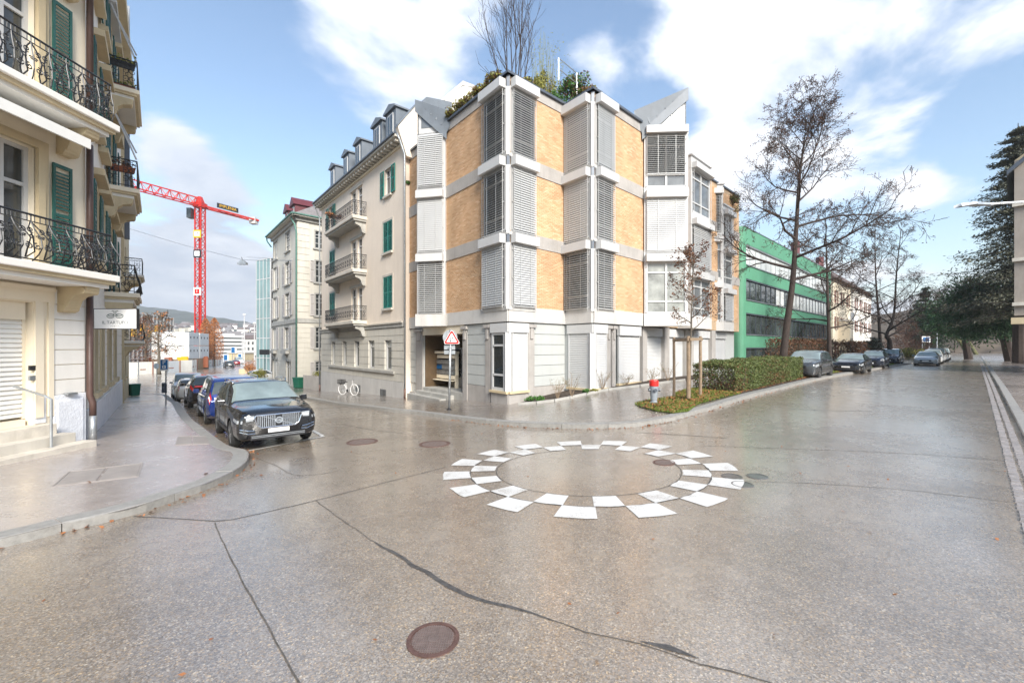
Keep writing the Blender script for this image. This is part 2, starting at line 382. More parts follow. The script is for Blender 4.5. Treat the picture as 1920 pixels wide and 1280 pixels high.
def shutter(f, s0, s1, z0, z1, o, parent, m, leaves=1, pitch=.07, single=False):
    """louvred shutter leaf lying on the plane o of facade f"""
    out = []
    W = (s1-s0)/leaves
    for k in range(leaves):
        a, b = s0+W*k+.006, s0+W*(k+1)-.006; mb = MB(); fr = .055
        for p, q, c, d in ((a, a+fr, z0, z1), (b-fr, b, z0, z1), (a+fr, b-fr, z0, z0+.08), (a+fr, b-fr, z1-.08, z1), (a+fr, b-fr, (z0+z1)/2-.04, (z0+z1)/2+.04)): mb.fbox(f, p, q, c, d, o, o+.04)
        sm = MB(); n = int((z1-z0-.16)/pitch); sl = []
        for i in range(n):
            z = z0+.09+i*pitch
            if abs(z-(z0+z1)/2) < .06: continue
            P = [f.pt(a+fr, z, o+.038), f.pt(b-fr, z, o+.038), f.pt(b-fr, z+.045, o+.006), f.pt(a+fr, z+.045, o+.006)]
            t = MB() if single else sm
            t.extr(P, (0, 0, .011))
            if single: sl.append(t)
        sh = mb.build('shutter', m, parent)
        if single:
            for t in sl: t.build('slat', m, sh)
        else:
            sm.build('slats', m, sh, kind='stuff')
        out.append(sh)
    return out
def text_polys(txt, size, align='CENTER', ext=.0):
    cu = bpy.data.curves.new('lettering', 'FONT'); cu.body = txt; cu.size = size; cu.align_x = align; cu.align_y = 'CENTER'; cu.extrude = ext; cu.resolution_u = 3
    o = bpy.data.objects.new('lettering', cu); C.objects.link(o)
    me = bpy.data.meshes.new_from_object(o.evaluated_get(bpy.context.evaluated_depsgraph_get()))
    bpy.data.objects.remove(o); bpy.data.curves.remove(cu)
    return me
def text(txt, size, parent, M, loc, rot, sx=1.0, local=True):
    me = text_polys(txt, size); me.materials.append(M)
    o = bpy.data.objects.new('lettering', me); C.objects.link(o); o.parent = parent
    o.location = loc; o.rotation_euler = rot; o.scale = (sx, 1, 1); return o

def fpart(f, s0, s1, z0, z1, o0, o1, name, M, parent, **kw):
    mb = MB(); mb.fbox(f, s0, s1, z0, z1, o0, o1); return mb.build(name, M, parent, **kw)
# ------------------------------------------------------------------ terrain: a smooth spline through surveyed spot heights
TP=[(0,0,0),(0,4.5,0),(-5,4,-.02),(5,4,.08),(-10,2,0),(-8,6,-.04),(0,-15,0),(-20,-10,0),(20,-10,.2),(10,0,.15),
(-7.3,11.2,-.2),(-5.95,12.2,-.16),(0.5,8,0),(2,12.4,0.02),(4.2,7.9,.12),(5.2,12.8,.25),(11.6,18.9,.42),(22.5,28.7,.5),(41,44.6,.52),(70,70,.52),(150,140,.5),
(9.2,8.9,.2),(20,18.5,.42),(43,39,.52),(60,40,.6),(-5.84,17.97,-.25),(-11,23.2,-.55),(-16,27,-.85),(-23.1,29.6,-1.24),(-64.5,97,-2.3),(-45,60,-2.1),(-40,45,-1.8),(-55,45,-2.1),
(-.16,18.1,-.17),(3.64,19.25,.25),(9,22,.5),(16,30,.55),(-6.3,25,-.75),(-16.5,36.9,-1.58),(-28.7,51.3,-2.0),(-11,11,-.12),(-20,21.4,-.58),(-26,26,-1.1),(-13.4,17.6,-.42),(-19.8,25.5,-.95),(-10.7,15.3,-.35),(0,60,0),(-300,300,-3),(0,400,-1.5),(300,300,.5),(400,0,.6),(0,-300,0),(-300,-300,-1),(-300,0,-2),(300,-300,.3)]
T_A=np.array(TP,float)
def T_U(r2):
    return np.where(r2>0,.5*r2*np.log(np.maximum(r2,1e-12)),0)
T_N=len(T_A);T_S=20.
T_P=T_A[:,:2]/T_S
T_K=T_U(((T_P[:,None]-T_P[None])**2).sum(-1))+np.eye(T_N)*.002
T_Q=np.c_[np.ones(T_N),T_P]
T_M=np.block([[T_K,T_Q],[T_Q.T,np.zeros((3,3))]])
T_W=np.linalg.solve(T_M,np.r_[T_A[:,2],0,0,0])
def tz(x,y):
    x=np.asarray(x,float);y=np.asarray(y,float)
    p=np.stack([x,y],-1)/T_S
    r2=((p[...,None,:]-T_P)**2).sum(-1)
    return T_U(r2)@T_W[:T_N]+T_W[T_N]+p@T_W[T_N+1:]
TZ = lambda x, y: float(tz(x, y))
KH = .12
UA = Vector((-.648, .762)); VB = Vector((.735, .678))       # the two street directions
def uv(u, v): p = UA*u+VB*v; return (p.x, p.y)
def g2(px, py, off=0.0):
    """where the view ray through a pixel of the photograph meets the ground"""
    dx = (px-CX)/F; dz = (CY-py)/F; Y = 10.
    for i in range(70):
        Y = .5*Y+.5*(TZ(dx*Y, Y)+off-H)/dz
    return (dx*Y, Y)
def ax(segs):
    out = []
    for a, b, st in segs: out += list(np.arange(a, b, st))
    return np.array(out+[segs[-1][1]])
def grid(name, xs, ys, zf, M):
    X, Y = np.meshgrid(xs, ys); Z = zf(X, Y); nx, ny = len(xs), len(ys)
    v = np.stack([X.ravel(), Y.ravel(), Z.ravel()], -1)
    i = np.arange(nx*ny).reshape(ny, nx); f = np.stack([i[:-1, :-1].ravel(), i[:-1, 1:].ravel(), i[1:, 1:].ravel(), i[1:, :-1].ravel()], -1)
    me = bpy.data.meshes.new(name); me.from_pydata(v.tolist(), [], f.tolist()); me.materials.append(M)
    me.polygons.foreach_set('use_smooth', [True]*len(me.polygons))
    o = bpy.data.objects.new(name, me); C.objects.link(o); return struct(o)
grid('road', ax([(-140, -30, 5), (-30, -14, 1), (-14, 14, .4), (14, 30, 1), (30, 180, 5)]), ax([(-30, 0, 2), (0, 24, .4), (24, 60, 1.5), (60, 200, 5)]), tz, M_ROAD)
cl = lambda a: np.clip(a, -280, 280)
M_EARTH = mat('earth', (.10, .085, .055), .9, .25, .3, .3, 8)
grid('ground', ax([(-4000, -400, 300), (-400, -140, 20), (-140, 180, 10), (180, 400, 20), (400, 4000, 300)]), ax([(-1500, -300, 300), (-300, -30, 20), (-30, 200, 10), (200, 400, 20), (400, 4600, 300)]),
     lambda X, Y: tz(cl(X), cl(Y))-.7-np.maximum(np.hypot(X, Y)-250, 0)*.002, M_EARTH)

def sheet(name, poly, h, M, parent=None, cuts=True, kind='structure', step=1.0):
    """flat outline draped over the terrain at height h"""
    bm = bmesh.new(); f = bm.faces.new([bm.verts.new((x, y, 0)) for x, y in poly]); bmesh.ops.triangulate(bm, faces=[f])
    if cuts:
        xs = [p[0] for p in poly]; ys = [p[1] for p in poly]
        def line(lo, hi):
            c = lo
            while c < hi:
                yield c; c += step if abs(c) < 26 else step*4
        for x in line(math.floor(min(xs)), max(xs)): bmesh.ops.bisect_plane(bm, geom=bm.verts[:]+bm.edges[:]+bm.faces[:], plane_co=(x, 0, 0), plane_no=(1, 0, 0))
        for y in line(math.floor(min(ys)), max(ys)): bmesh.ops.bisect_plane(bm, geom=bm.verts[:]+bm.edges[:]+bm.faces[:], plane_co=(0, y, 0), plane_no=(0, 1, 0))
    co = np.array([v.co[:2] for v in bm.verts]); zz = tz(co[:, 0], co[:, 1])+(h(co) if callable(h) else h)
    off = root_loc(parent) if parent else Vector((0, 0, 0))
    for v, z in zip(bm.verts, zz): v.co = (v.co.x-off.x, v.co.y-off.y, z-off.z)
    bmesh.ops.recalc_face_normals(bm, faces=bm.faces)
    me = bpy.data.meshes.new(name); bm.to_mesh(me); bm.free(); me.materials.append(M)
    if me.polygons and me.polygons[0].normal.z < 0: me.flip_normals()
    o = bpy.data.objects.new(name, me); C.objects.link(o); o.parent = parent
    if kind: o['kind'] = kind
    return o
def smoothline(P, n=4):
    """Catmull-Rom through points"""
    P = [Vector(p) for p in P]; out = []
    for i in range(len(P)-1):
        a, b, c, d = P[max(i-1, 0)], P[i], P[i+1], P[min(i+2, len(P)-1)]
        for k in range(n):
            t = k/n; out.append(.5*((2*b)+(c-a)*t+(2*a-5*b+4*c-d)*t*t+(3*b-a-3*c+d)*t**3))
    return out+[P[-1]]
def resample(P, st):
    P = [Vector(p) for p in P]; out = [P[0].copy()]; acc = 0
    for a, b in zip(P, P[1:]):
        L = (b-a).length; d = st-acc
        while d <= L: out.append(a+(b-a)*d/L); d += st
        acc = (acc+L) % st if L > 0 else acc
    return out
def strip(mb, P, w, h, mi=0, jit=0.0):
    """band of width w draped along a ground line"""
    P = resample(smoothline([(*p, 0) for p in P]), .22); n = len(P); L = []
    for i, p in enumerate(P):
        d = (P[min(i+1, n-1)]-P[max(i-1, 0)]).normalized(); u = Vector((-d.y, d.x, 0))
        ww = w(i/(n-1)) if callable(w) else w
        j = rnd.uniform(-jit, jit); a = p+u*(ww/2*(1+rnd.uniform(-.35, .35)*(jit > 0))+j); b = p-u*(ww/2*(1+rnd.uniform(-.35, .35)*(jit > 0))-j)
        hh = h(p.x, p.y) if callable(h) else h
        L.append(((a.x, a.y, TZ(a.x, a.y)+hh), (b.x, b.y, TZ(b.x, b.y)+hh)))
    for (a, b), (c, d) in zip(L, L[1:]): mb.poly([a, b, d, c], mi)
def kerb(name, line, side, M=M_GRAN, w=.30, L=1.35, h=KH+.006, stone='kerb_stone'):
    """granite kerb stones one by one along the road edge"""
    root = bpy.data.objects.new(name, None); C.objects.link(root); struct(root)
    P = resample([(*p, 0) for p in line], .15); k = int(L/.15); i = 0
    nrm = []
    for j in range(len(P)):
        d = (P[min(j+1, len(P)-1)]-P[max(j-1, 0)]).normalized(); nrm.append(Vector((-d.y, d.x, 0))*side)
    while i < len(P)-2:
        far = P[i].length > 30; kk = k*(3 if far else 1)
        e = min(i+kk, len(P)-1); mb = MB(); dz = rnd.uniform(-.004, .004)
        idx = list(range(i, e+1, 3 if not far else 6))
        if idx[-1] != e: idx.append(e)
        prev = None
        for q in idx:
            p = P[q]; g = .006 if q in (i, e) else 0
            d = (P[min(q+1, len(P)-1)]-P[max(q-1, 0)]).normalized()*(g if q == i else -g)
            ch = .02
            ring = []
            for o, z in ((0, -.06), (0.0, h-ch), (ch, h), (w, h), (w, -.06)):
                a = p+d+nrm[q]*o; ring.append((a.x, a.y, TZ(a.x, a.y)+z+dz))
            if prev:
                for m in range(5): n2_ = (m+1) % 5; mb.poly([prev[m], prev[n2_], ring[n2_], ring[m]])
            if q in (i, e): mb.poly(ring)
            prev = ring
        mb.build(stone, M, root); i = e
    return root

# left corner pavement
lk = [uv(-6, -9.2), uv(-2, -9.0), g2(0, 1028), g2(137, 993), g2(250, 966), g2(336, 936), g2(395, 915), g2(449, 887), g2(466, 866), g2(461, 852)]
lk = [tuple(p) for p in smoothline([(-26, -16, 0), (-15, -6.5, 0), (-10.2, -.2, 0), (-8.3, 2.1, 0), (-7.1, 3.75, 0)]+[(*p, 0) for p in lk[2:]]+[(*uv(12.6, 1.52), 0), (*uv(15, 1.36), 0), (*uv(19, 1.22), 0), (*uv(24, 1.16), 0), (*uv(30, 1.16), 0), (*uv(38, 1.16), 0), (*uv(44, 1.0), 0), (*uv(46, .2), 0), (*uv(47, -1.5), 0), (*uv(47.3, -6), 0)], 5)]
lk = [p[:2] for p in lk]
sheet('pavement', lk+[uv(47.3, -30), (-45, -10)], KH, M_PAVE)
kerb('kerb', lk, 1)
# right corner pavement, running round the corner into the wide street
rk = [uv(56, 14), uv(53, 9.5), uv(50, 7.4), uv(44, 6.95), uv(34, 6.9), g2(580, 750), g2(700, 768), g2(780, 777), g2(842, 785.5), g2(900, 793), g2(980, 800), g2(1100, 803.5), g2(1180, 801), g2(1232, 794), g2(1283, 783), g2(1360, 760), g2(1451, 734), g2(1586, 703), g2(1695, 684), uv(4.2, 75), uv(4.0, 130)]
rk = [tuple(p)[:2] for p in smoothline([(*p, 0) for p in rk], 5)]
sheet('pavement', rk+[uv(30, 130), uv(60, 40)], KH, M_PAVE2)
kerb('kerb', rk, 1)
# far side pavement of the wide street: gutter of two rows of setts, kerb, pavement
gl = [uv(-.42, 2), uv(-.45, 60), uv(-.5, 125)]
kl = [uv(-.78, 2), uv(-.8, 60), uv(-.85, 125)]
sheet('pavement', [(*p,) for p in kl]+[uv(-14, 125), uv(-14, 2)], .06, M_PAVE)
kerb('kerb', kl, -1, h=.066, w=.22)
gut = bpy.data.objects.new('gutter', None); C.objects.link(gut); struct(gut)
M_SETT = mat('porphyry_sett', (.30, .275, .265), .5, .3, 5, .3, 30, fine=.4)
setts = []
v = 3.0
while v < 70:
    for r_ in (0, 1):
        x, y = uv(-.46-.16*r_, v+.09*r_); setts.append((x, y))
    v += .185
setts.sort(key=lambda p: abs(p[0]-10.3)+abs(p[1]-8.9))
seb = MB(); seb.hexa([(-.085, -.07, -.04), (.085, -.07, -.04), (.085, .07, -.04), (-.085, .07, -.04), (-.07, -.055, .012), (.07, -.055, .012), (.07, .055, .012), (-.07, .055, .012)])
s0_ = seb.build('sett', M_SETT, gut); rest = MB()
for i, (x, y) in enumerate(setts):
    a = math.atan2(VB.y, VB.x)+rnd.uniform(-.06, .06); z = TZ(x, y)+.006+rnd.uniform(-.006, .006)
    if i < 295:
        o = s0_ if i == 0 else s0_.copy()
        if i: C.objects.link(o)
        o.location = (x, y, z); o.rotation_euler = (rnd.uniform(-.05, .05), rnd.uniform(-.05, .05), a); o.scale = (rnd.uniform(.88, 1.05), rnd.uniform(.88, 1.05), 1)
    else:
        rm = Matrix.Translation((x, y, z)) @ Matrix.Rotation(a, 4, 'Z'); b_ = len(rest.v)
        rest.hexa([rm @ Vector(q) for q in seb.v])
rest.build('setts', M_SETT, gut, kind='stuff')

# ------------------------------------------------------------------ painted ring, seams, patches, parking bay
ring = bpy.data.objects.new('roundabout_marking', None); C.objects.link(ring); struct(ring)
RC = (1.45, 8.33); AY = .885
def rp(r, a): return (RC[0]+r*math.cos(a), RC[1]+r*AY*math.sin(a))
for k in range(15):
    for r0_, r1_, ph, wd in ((2.27, 2.77, 0, 12.6), (1.78, 2.255, 12, 12.0)):
        a = R(-101.7+24*k+ph); h_ = R(wd/2); pts = []
        j = lambda: rnd.uniform(-.012, .012)
        for t in np.linspace(-1, 1, 5): pts.append(rp(r0_+j(), a+h_*t))
        for t in np.linspace(1, -1, 5): pts.append(rp(r1_+j(), a+h_*t*.985+j()*.5))
        sheet('paint_block', pts, .008, M_PAINT, ring, kind=None, step=.5, cuts=False)
seams = bpy.data.objects.new('road_seams', None); C.objects.link(seams); struct(seams)
for r_ in (2.26,):
    mb = MB(); strip(mb, [rp(r_, R(a)) for a in range(0, 361, 12)], .02, .0045, jit=.004); mb.build('joint', M_TAR, seams)
mb = MB(); strip(mb, [rp(1.76, R(a)) for a in range(100, 405, 12)], .016, .0045, jit=.006); mb.build('joint', M_CRACK, seams)
def px_strip(P, w, M, jit=.008, name='seam'):
    mb = MB(); strip(mb, [g2(*p) for p in P], w, .0045, jit=jit); mb.build(name, M, seams)
px_strip([(250, 967.5), (330, 972), (412, 977), (440, 973), (520, 955), (600, 936), (700, 910), (838, 875)], .02, M_TAR, .006)
px_strip([(403, 979), (424, 1030), (452, 1085), (490, 1150), (528, 1225), (570, 1300)], .013, M_CRACK, .009)
px_strip([(592, 938), (640, 974), (700, 1014), (760, 1050), (830, 1090), (870, 1112)], .013, M_CRACK, .012)
px_strip([(700, 1014), (760, 1050), (830, 1090), (872, 1113), (940, 1134), (1048, 1167)], lambda t: .05*math.sin(math.pi*t)+.008, M_TAR, .02)
px_strip([(1010, 1153), (1030, 1160), (1100, 1184), (1200, 1206), (1300, 1240), (1430, 1276), (1520, 1300)], .012, M_CRACK, .012)
px_strip([(1200, 1200), (1260, 1218), (1330, 1245)], lambda t: .05*math.sin(math.pi*t)+.006, M_TAR, .02)
px_strip([(1190, 811), (1290, 816), (1372, 822)], .03, M_TAR, .004)
px_strip([(1320, 836), (1500, 842), (1700, 850), (1915, 866)], .014, M_CRACK, .008)
px_strip([(640, 795), (700, 806), (760, 812)], .02, M_CRACK, .008)
px_strip([(480, 858), (520, 874), (560, 892), (650, 880)], .012, M_CRACK, .01)
px_strip([(1480, 766), (1560, 770), (1640, 771)], .03, M_TAR, .01)
px_strip([(1590, 726), (1640, 728)], .06, M_TAR, .01); px_strip([(1640, 731), (1680, 734)], .06, M_TAR, .01)
px_strip([(1330, 902), (1500, 905), (1700, 918), (1919, 945)], .012, M_CRACK, .012)
pk = bpy.data.objects.new('parking_bay_marking', None); C.objects.link(pk); struct(pk)
for P, w in ((((466, 845), (536, 832), (606, 818)), .10), (((606, 818), (584, 806), (540, 787)), .10)):
    mb = MB(); strip(mb, [g2(*p) for p in P], w, .008); mb.build('paint_line', M_PAINT, pk)

M_RIB = mat('worn_iron', (.2, .155, .14), .4, .25, 14, metal=.3, fine=.4)
def manhole(px, py, r, label, grid_=True, h=.0, M=None):
    M = M or M_RUST
    x, y = g2(px, py, h); z = TZ(x, y)+h
    t = thing('manhole_cover', label, 'manhole cover', (x, y, z+.002), rnd.uniform(0, 3))
    e = .01
    gx = (TZ(x+.3, y)-TZ(x-.3, y))/.6; gy = (TZ(x, y+.3)-TZ(x, y-.3))/.6
    t.rotation_euler = (math.atan(gy), -math.atan(gx), 0)
    m = MB(); m.lathe([(r, -.02), (r, .006), (r*.86, .007), (r*.86, -.02)], n=40); m.build('frame', M, t, local=True)
    m = MB(); m.lathe([(r*.845, -.02), (r*.845, .002)], n=40)
    m.build('lid', M, t, local=True); m = MB()
    if grid_:
        k = 9
        for i in range(-k, k+1):
            q = r*.8*i/k; hw = math.sqrt(max((r*.8)**2-q*q, 0))
            if hw > .03:
                m.box(q-r*.02, q+r*.02, -hw, hw, .0015, .0065); m.box(-hw, hw, q-r*.02, q+r*.02, .0015, .0062)
    if grid_: m.lathe([(r*.2, .0), (r*.2, .010), (r*.15, .010), (r*.15, .005)], n=20)
    if m.f: m.build('ribs', M_RIB if grid_ else M, t, local=True, kind='stuff')
    return t
manhole(812, 1198, .215, 'small round rusty iron cover in the asphalt nearest the camera')
manhole(1245, 867, .215, 'small round iron cover inside the painted ring')
manhole(815, 832, .40, 'round iron manhole cover just left of the painted ring, the darker of two')
manhole(679, 828, .40, 'round brown manhole cover in front of the parked black car')
for (px, py), l in zip(((1372, 893), (1420, 893), (1392, 908)), ('small valve cover on the worn painted block, the left of three', 'small valve cover furthest right beside the painted ring', 'small valve cover at the lower edge of the worn painted block')):
    manhole(px, py, .17, l, False, M=M_PATCH)
M_LID = mat('worn_concrete_lid', (.30, .27, .25), .6, .15, 4, .2, 60, fine=.4)
# cable chamber covers in the left pavement
def slab_cover(P, label, n):
    c = [g2(px, py, KH) for px, py in P]; cx_ = sum(p[0] for p in c)/4; cy_ = sum(p[1] for p in c)/4
    t = thing('chamber_cover', label, 'chamber cover', (cx_, cy_, TZ(cx_, cy_)+KH))
    mb = MB()
    L = [Vector((*p, 0)) for p in c]
    for a, b in zip(L, L[1:]+L[:1]):
        mb.bar((a.x, a.y, TZ(a.x, a.y)+KH), (b.x, b.y, TZ(b.x, b.y)+KH), .03, .012)
    mb.build('frame', M_LID, t)
    for k in range(n):
        q = lambda s, e: L[0].lerp(L[1], s).lerp(L[3].lerp(L[2], s), e)
        pp = [q((k+.04)/n, .05), q((k+.96)/n, .05), q((k+.96)/n, .95), q((k+.04)/n, .95)]
        mb = MB(); mb.extr([(p.x, p.y, TZ(p.x, p.y)+KH-.004) for p in pp], (0, 0, .009)); mb.build('lid', M_LID, t)
slab_cover([(98, 912), (258, 893), (267, 868), (130, 884)], 'wide two-part concrete chamber cover in the left pavement', 2)
slab_cover([(330, 834), (392, 832), (384, 817), (335, 818)], 'narrow metal chamber cover in the pavement beside the black car', 2)
# ------------------------------------------------------------------ buff brick corner building with stepped bays
P0 = (-6.64, 26.16); P1 = (-.158, 18.1); P2 = (2.59, 20.54); P3 = (3.64, 19.25); P4 = (6.72, 22.14)
FA = Fac(P1, P0); FB = Fac(P1, P2); FC = Fac(P3, P2); FD = Fac(P3, P4)
PE = (16.6, 31.2)
FE = Fac((6.86, 22.12), (9.07, 22.0)); FG = Fac((-4.96, 22.3), (-3.43, 21.97))
FH = Fac(P4, PE); FI = Fac((10.2, 24.3), (12.1, 26.1)); FJ = Fac((13.25, 28.6), (14.1, 28.55)); FK = Fac((14.15, 28.6), (15.35, 29.75))
FH_PT = lambda s: tuple(FH.pt(s, 0)[:2])
bb = thing('brick_building', 'buff brick corner house with stepped bays, grey concrete bands and white Venetian blinds', 'building', (0, 21, TZ(0, 18)))
ZR = 13.93
Zb = (4.13, 6.82, 7.40, 10.07, 10.69, 13.48)
BACK = [(18.5, 46), (4, 50), (-9.5, 34)]
inset = .10
mb = MB()      # core behind the brick skin
PC = FH_PT(3.4)
mb.prism([P0, P1, P2, P3, P4, PC, (16, 40)]+BACK[1:], 3.5, ZR); mb.prism([PC, PE, BACK[0], (16, 40)], 3.5, 13.3)
mb.build('wall', M_MORTAR, bb)
def brick_panel(f, s0, s1, z0, z1, singles=0):
    """running-bond brick skin: every brick its own block proud of the mortar"""
    ch = .067; cz = int(round((z1-z0)/ch)); ch = (z1-z0)/cz; L = .25; jw = .010
    mb = MB(); out = []
    for r_ in range(cz):
        z = z0+r_*ch; x = s0-(L/2 if r_ % 2 else 0)
        while x < s1:
            a, b = max(x, s0), min(x+L-jw, s1)
            if b-a > .03: out.append((a, b, z+jw/2, z+ch-jw/2, r_))
            x += L
    return out
PANELS = []
for f, s0, s1 in ((FA, FA.s(909), FA.s(790)), (FA, FA.s(781), FA.L), (FB, FB.s(1000), FB.L), (FD, FD.s(1148), FD.L), (FH, .0, FH.L-.3)):
    for k in range(3): PANELS.append((f, s0, s1, Zb[2*k], min(Zb[2*k+1], 13.0 if f is FH else 99)))
unit = MB(); unit.box(-.12, .12, -.0315, .0315, -.02, .014)     # lies in x (along), y (height), z (out)
u0 = None; nb = 0
for i, (f, s0, s1, z0, z1) in enumerate(PANELS):
    bricks = brick_panel(f, s0, s1, z0, z1); rest = MB()
    for a, b, c, d, r_ in bricks:
        o = rnd.uniform(.010, .0155)
        if i == 7 and nb < 295 and b-a > .235 and c < z0+1.75:
            q = u0.copy() if u0 else unit.build('brick', M_BRICK, bb, local=True)
            if u0: C.objects.link(q)
            u0 = u0 or q; nb += 1
            p = f.pt((a+b)/2, (c+d)/2, 0)-root_loc(bb)
            q.location = p; X = Vector((f.d.x, f.d.y, 0)); Z = Vector((f.n.x, f.n.y, 0)); Y = Vector((0, 0, 1))
            q.rotation_euler = Matrix(((X.x, Y.x, Z.x), (X.y, Y.y, Z.y), (X.z, Y.z, Z.z))).to_euler()
        else:
            rest.fbox(f, a, b, c, d, -.01, o)
    rest.build('bricks', M_BRICK, bb, kind='stuff')
# concrete bands, parapet and zinc cap
mb = MB()
def band(mb, f, s0, s1, z0, z1, o=.045, back=-.05): mb.fbox(f, s0, s1, z0, z1, back, o)
for z0, z1 in ((Zb[1], Zb[2]), (Zb[3], Zb[4]), (Zb[5], ZR-.02)):
    for f, s0, s1 in ((FA, FA.s(905), FA.L+.02), (FB, FB.s(1004), FB.L), (FD, FD.s(1152), FD.L+.05), (FH, 0, FH.L if z0 < 13 else 3.4)):
        band(mb, f, s0, s1, z0+.003, z1-.003, .05)
mb.build('concrete_band', M_CONC, bb)
for f, s0, s1, o in ((FA, -.0, FA.L, .055), (FB, 0.0, FB.L-.05, .055), (FC, 0, FC.L-.05, .10), (FD, 0, FD.L, .10)):
    fpart(f, s0, s1, 3.48, Zb[0]-.003, -.05, o, 'concrete_base_band', M_CONC2, bb)
for f, o in ((FE, .16), (FG, .12), (FI, .10), (FJ, .10), (FK, .10)):
    fpart(f, -.05, f.L+.05, 3.47, 4.10, -.8, o, 'concrete_base_band', M_CONC2, bb)
mb = MB()
for f, s0, s1 in ((FA, -.16, FA.L), (FB, -.16, FB.L), (FC, -.16, FC.L), (FD, -.16, FD.L)):
    mb.fbox(f, s0, s1, ZR-.015, ZR+.09, -.5, .16)
mb.build('parapet_cap', M_ZINCD, bb)
mb = MB(); mb.prism([Vector(p)+Vector((0, .0)) for p in [(-6.6, 26.3), (-.15, 18.4), (2.6, 20.9), (3.65, 19.6), (6.6, 22.4), (10, 25.5)]]+[(10, 40), (-5, 34)], ZR, ZR+.04); mb.build('roof', M_STONE, bb)

def oriel(f, s0, s1, zb, zt, drop=1.0, tilt=.5, col=None, box=True, transom=(.24, .80), cols=1, o=.10, boxh=.40, guides=True, glass=M_GLASSO):
    w = window(f, s0, s1, zb, zt, o-.06, bb, cols=cols, trans=transom, glass=glass, w=.08)
    mb = MB(); so = o+.10
    if drop > 0:
        pitch = .10; n_ = int((zt-zb-.04)*drop/pitch); hw = .054
        for i in range(n_):
            z = zt-.03-i*pitch; dz = hw*math.sin(tilt); do = hw*math.cos(tilt)
            P = [f.pt(s0+.03, z-dz, so+do), f.pt(s1-.03, z-dz, so+do), f.pt(s1-.03, z+dz, so-do), f.pt(s0+.03, z+dz, so-do)]
            mb.extr(P, (0, 0, .006))
        if n_:
            z = zt-.03-n_*pitch; mb.fbox(f, s0+.03, s1-.03, z-.03, z, so-.02, so+.03)
            for q in (.28, .72):
                x = s0+(s1-s0)*q; mb.fbox(f, x-.008, x+.008, z, zt, so+.042, so+.046)
        mb.build('blind', col or M_ALU, w, kind='stuff')
    if guides:
        for x in (s0+.012, s1-.012):
            mb = MB(); mb.tube([f.pt(x, zb-.05, so), f.pt(x, zt, so)], .013, 5)
            for q in (.02, .45, .9): mb.fbox(f, x-.012, x+.012, zb+(zt-zb)*q, zb+(zt-zb)*q+.03, o-.04, so)
            mb.build('guide_rail', M_WHITE, w)
    if box:
        mb = MB(); mb.fbox(f, s0-.05, s1+.03, zt+.004, zt+boxh, o-.04, o+.30); mb.build('blind_box', M_WHITE, w, bevel=.012)
    return w
LV = ((4.10, 6.79), (7.30, 10.07), (10.62, 13.37))
# (facade, px range, per-floor blind state: (drop, slat tilt, colour))
CO = ((FA, 953, 910, ((1, 1.12, 0), (1, .55, 0), (1, .8, 1)), (0, 0)), (FB, 953, 1000, ((1, 1.15, 0), (1, 1.1, 0), (1, .85, 1))),
      (FC, 1112, 1063, ((1, .6, 1), (1, 1.15, 0), (1, 1.1, 0))), (FD, 1112, 1147, ((1, .6, 0), (1, .8, 0), (1, 1.35, 1))))
for row in CO:
    f, a, b, st = row[:4]
    s0, s1 = sorted((f.s(a), f.s(b)))
    for k in range(3):
        z0, z1 = LV[k]; dr, ti, c = st[k]
        oriel(f, s0+.13, s1, z0, z1, dr, ti, M_ALUG if c else M_ALU)
    mb = MB()
    for k in range(3):
        z0, z1 = LV[k]
        mb.fbox(f, s0-.02, s1+.05, z0-.14, z0-.004, -.05, .09)
    mb.build('window_sill', M_CONC2, bb)
# corner posts of the two V-shaped bays
for f, g_ in ((FA, FB), (FC, FD)):
    mb = MB(); c = f.p
    for z0, z1 in LV:
        q = c+(f.n+g_.n)*.03
        mb.box(q.x-.08, q.x+.08, q.y-.05, q.y+.12, z0-.1, z1+.02)
        for dx in (-.10, .10):
            mb.tube([(q.x+dx, q.y-.13, z0), (q.x+dx, q.y-.13, z1)], .014, 5)
            mb.box(q.x+dx-.01, q.x+dx+.01, q.y-.13, q.y, (z0+z1)/2, (z0+z1)/2+.03)
    mb.build('corner_post', M_WHITE, bb)
    mb = MB(); q = c+(f.n+g_.n)*.02; mb.box(q.x-.07, q.x+.07, q.y-.03, q.y+.14, 4.0, ZR-.03); mb.build('corner_core', M_ZINCD, bb)
# chamfered bays facing the crossing, with mono-pitch glazed tops
for f, st, cols in ((FG, ((1, .55, 0), (1, 1.3, 0), (1, 1.15, 0)), 1), (FE, ((0, 0, 0), (1, 1.15, 0), (.78, .5, 1)), 2)):
    mb = MB()
    for k, (z0, z1) in enumerate(LV):
        mb.fbox(f, -.02, f.L+.02, z1+.0, (LV[k+1][0]-.0) if k < 2 else ZR-.45, -1.4, .02)
        for x in (0, f.L-.10): mb.fbox(f, x, x+.10, z0, z1, -1.4, .015)
        mb.fbox(f, .1, f.L-.1, z0, z1, -1.4, -1.3)
    mb.build('bay_frame', M_WHITE, bb)
    for k, (z0, z1) in enumerate(LV):
        dr, ti, c = st[k]
        oriel(f, .09, f.L-.09, z0, z1-.02, dr, ti, M_ALUG if c else M_ALU, cols=cols, o=.03, glass=M_GLASSL if dr == 0 else M_GLASSO, box=(k < 2 or f is FE), boxh=.40 if k < 2 else .36)
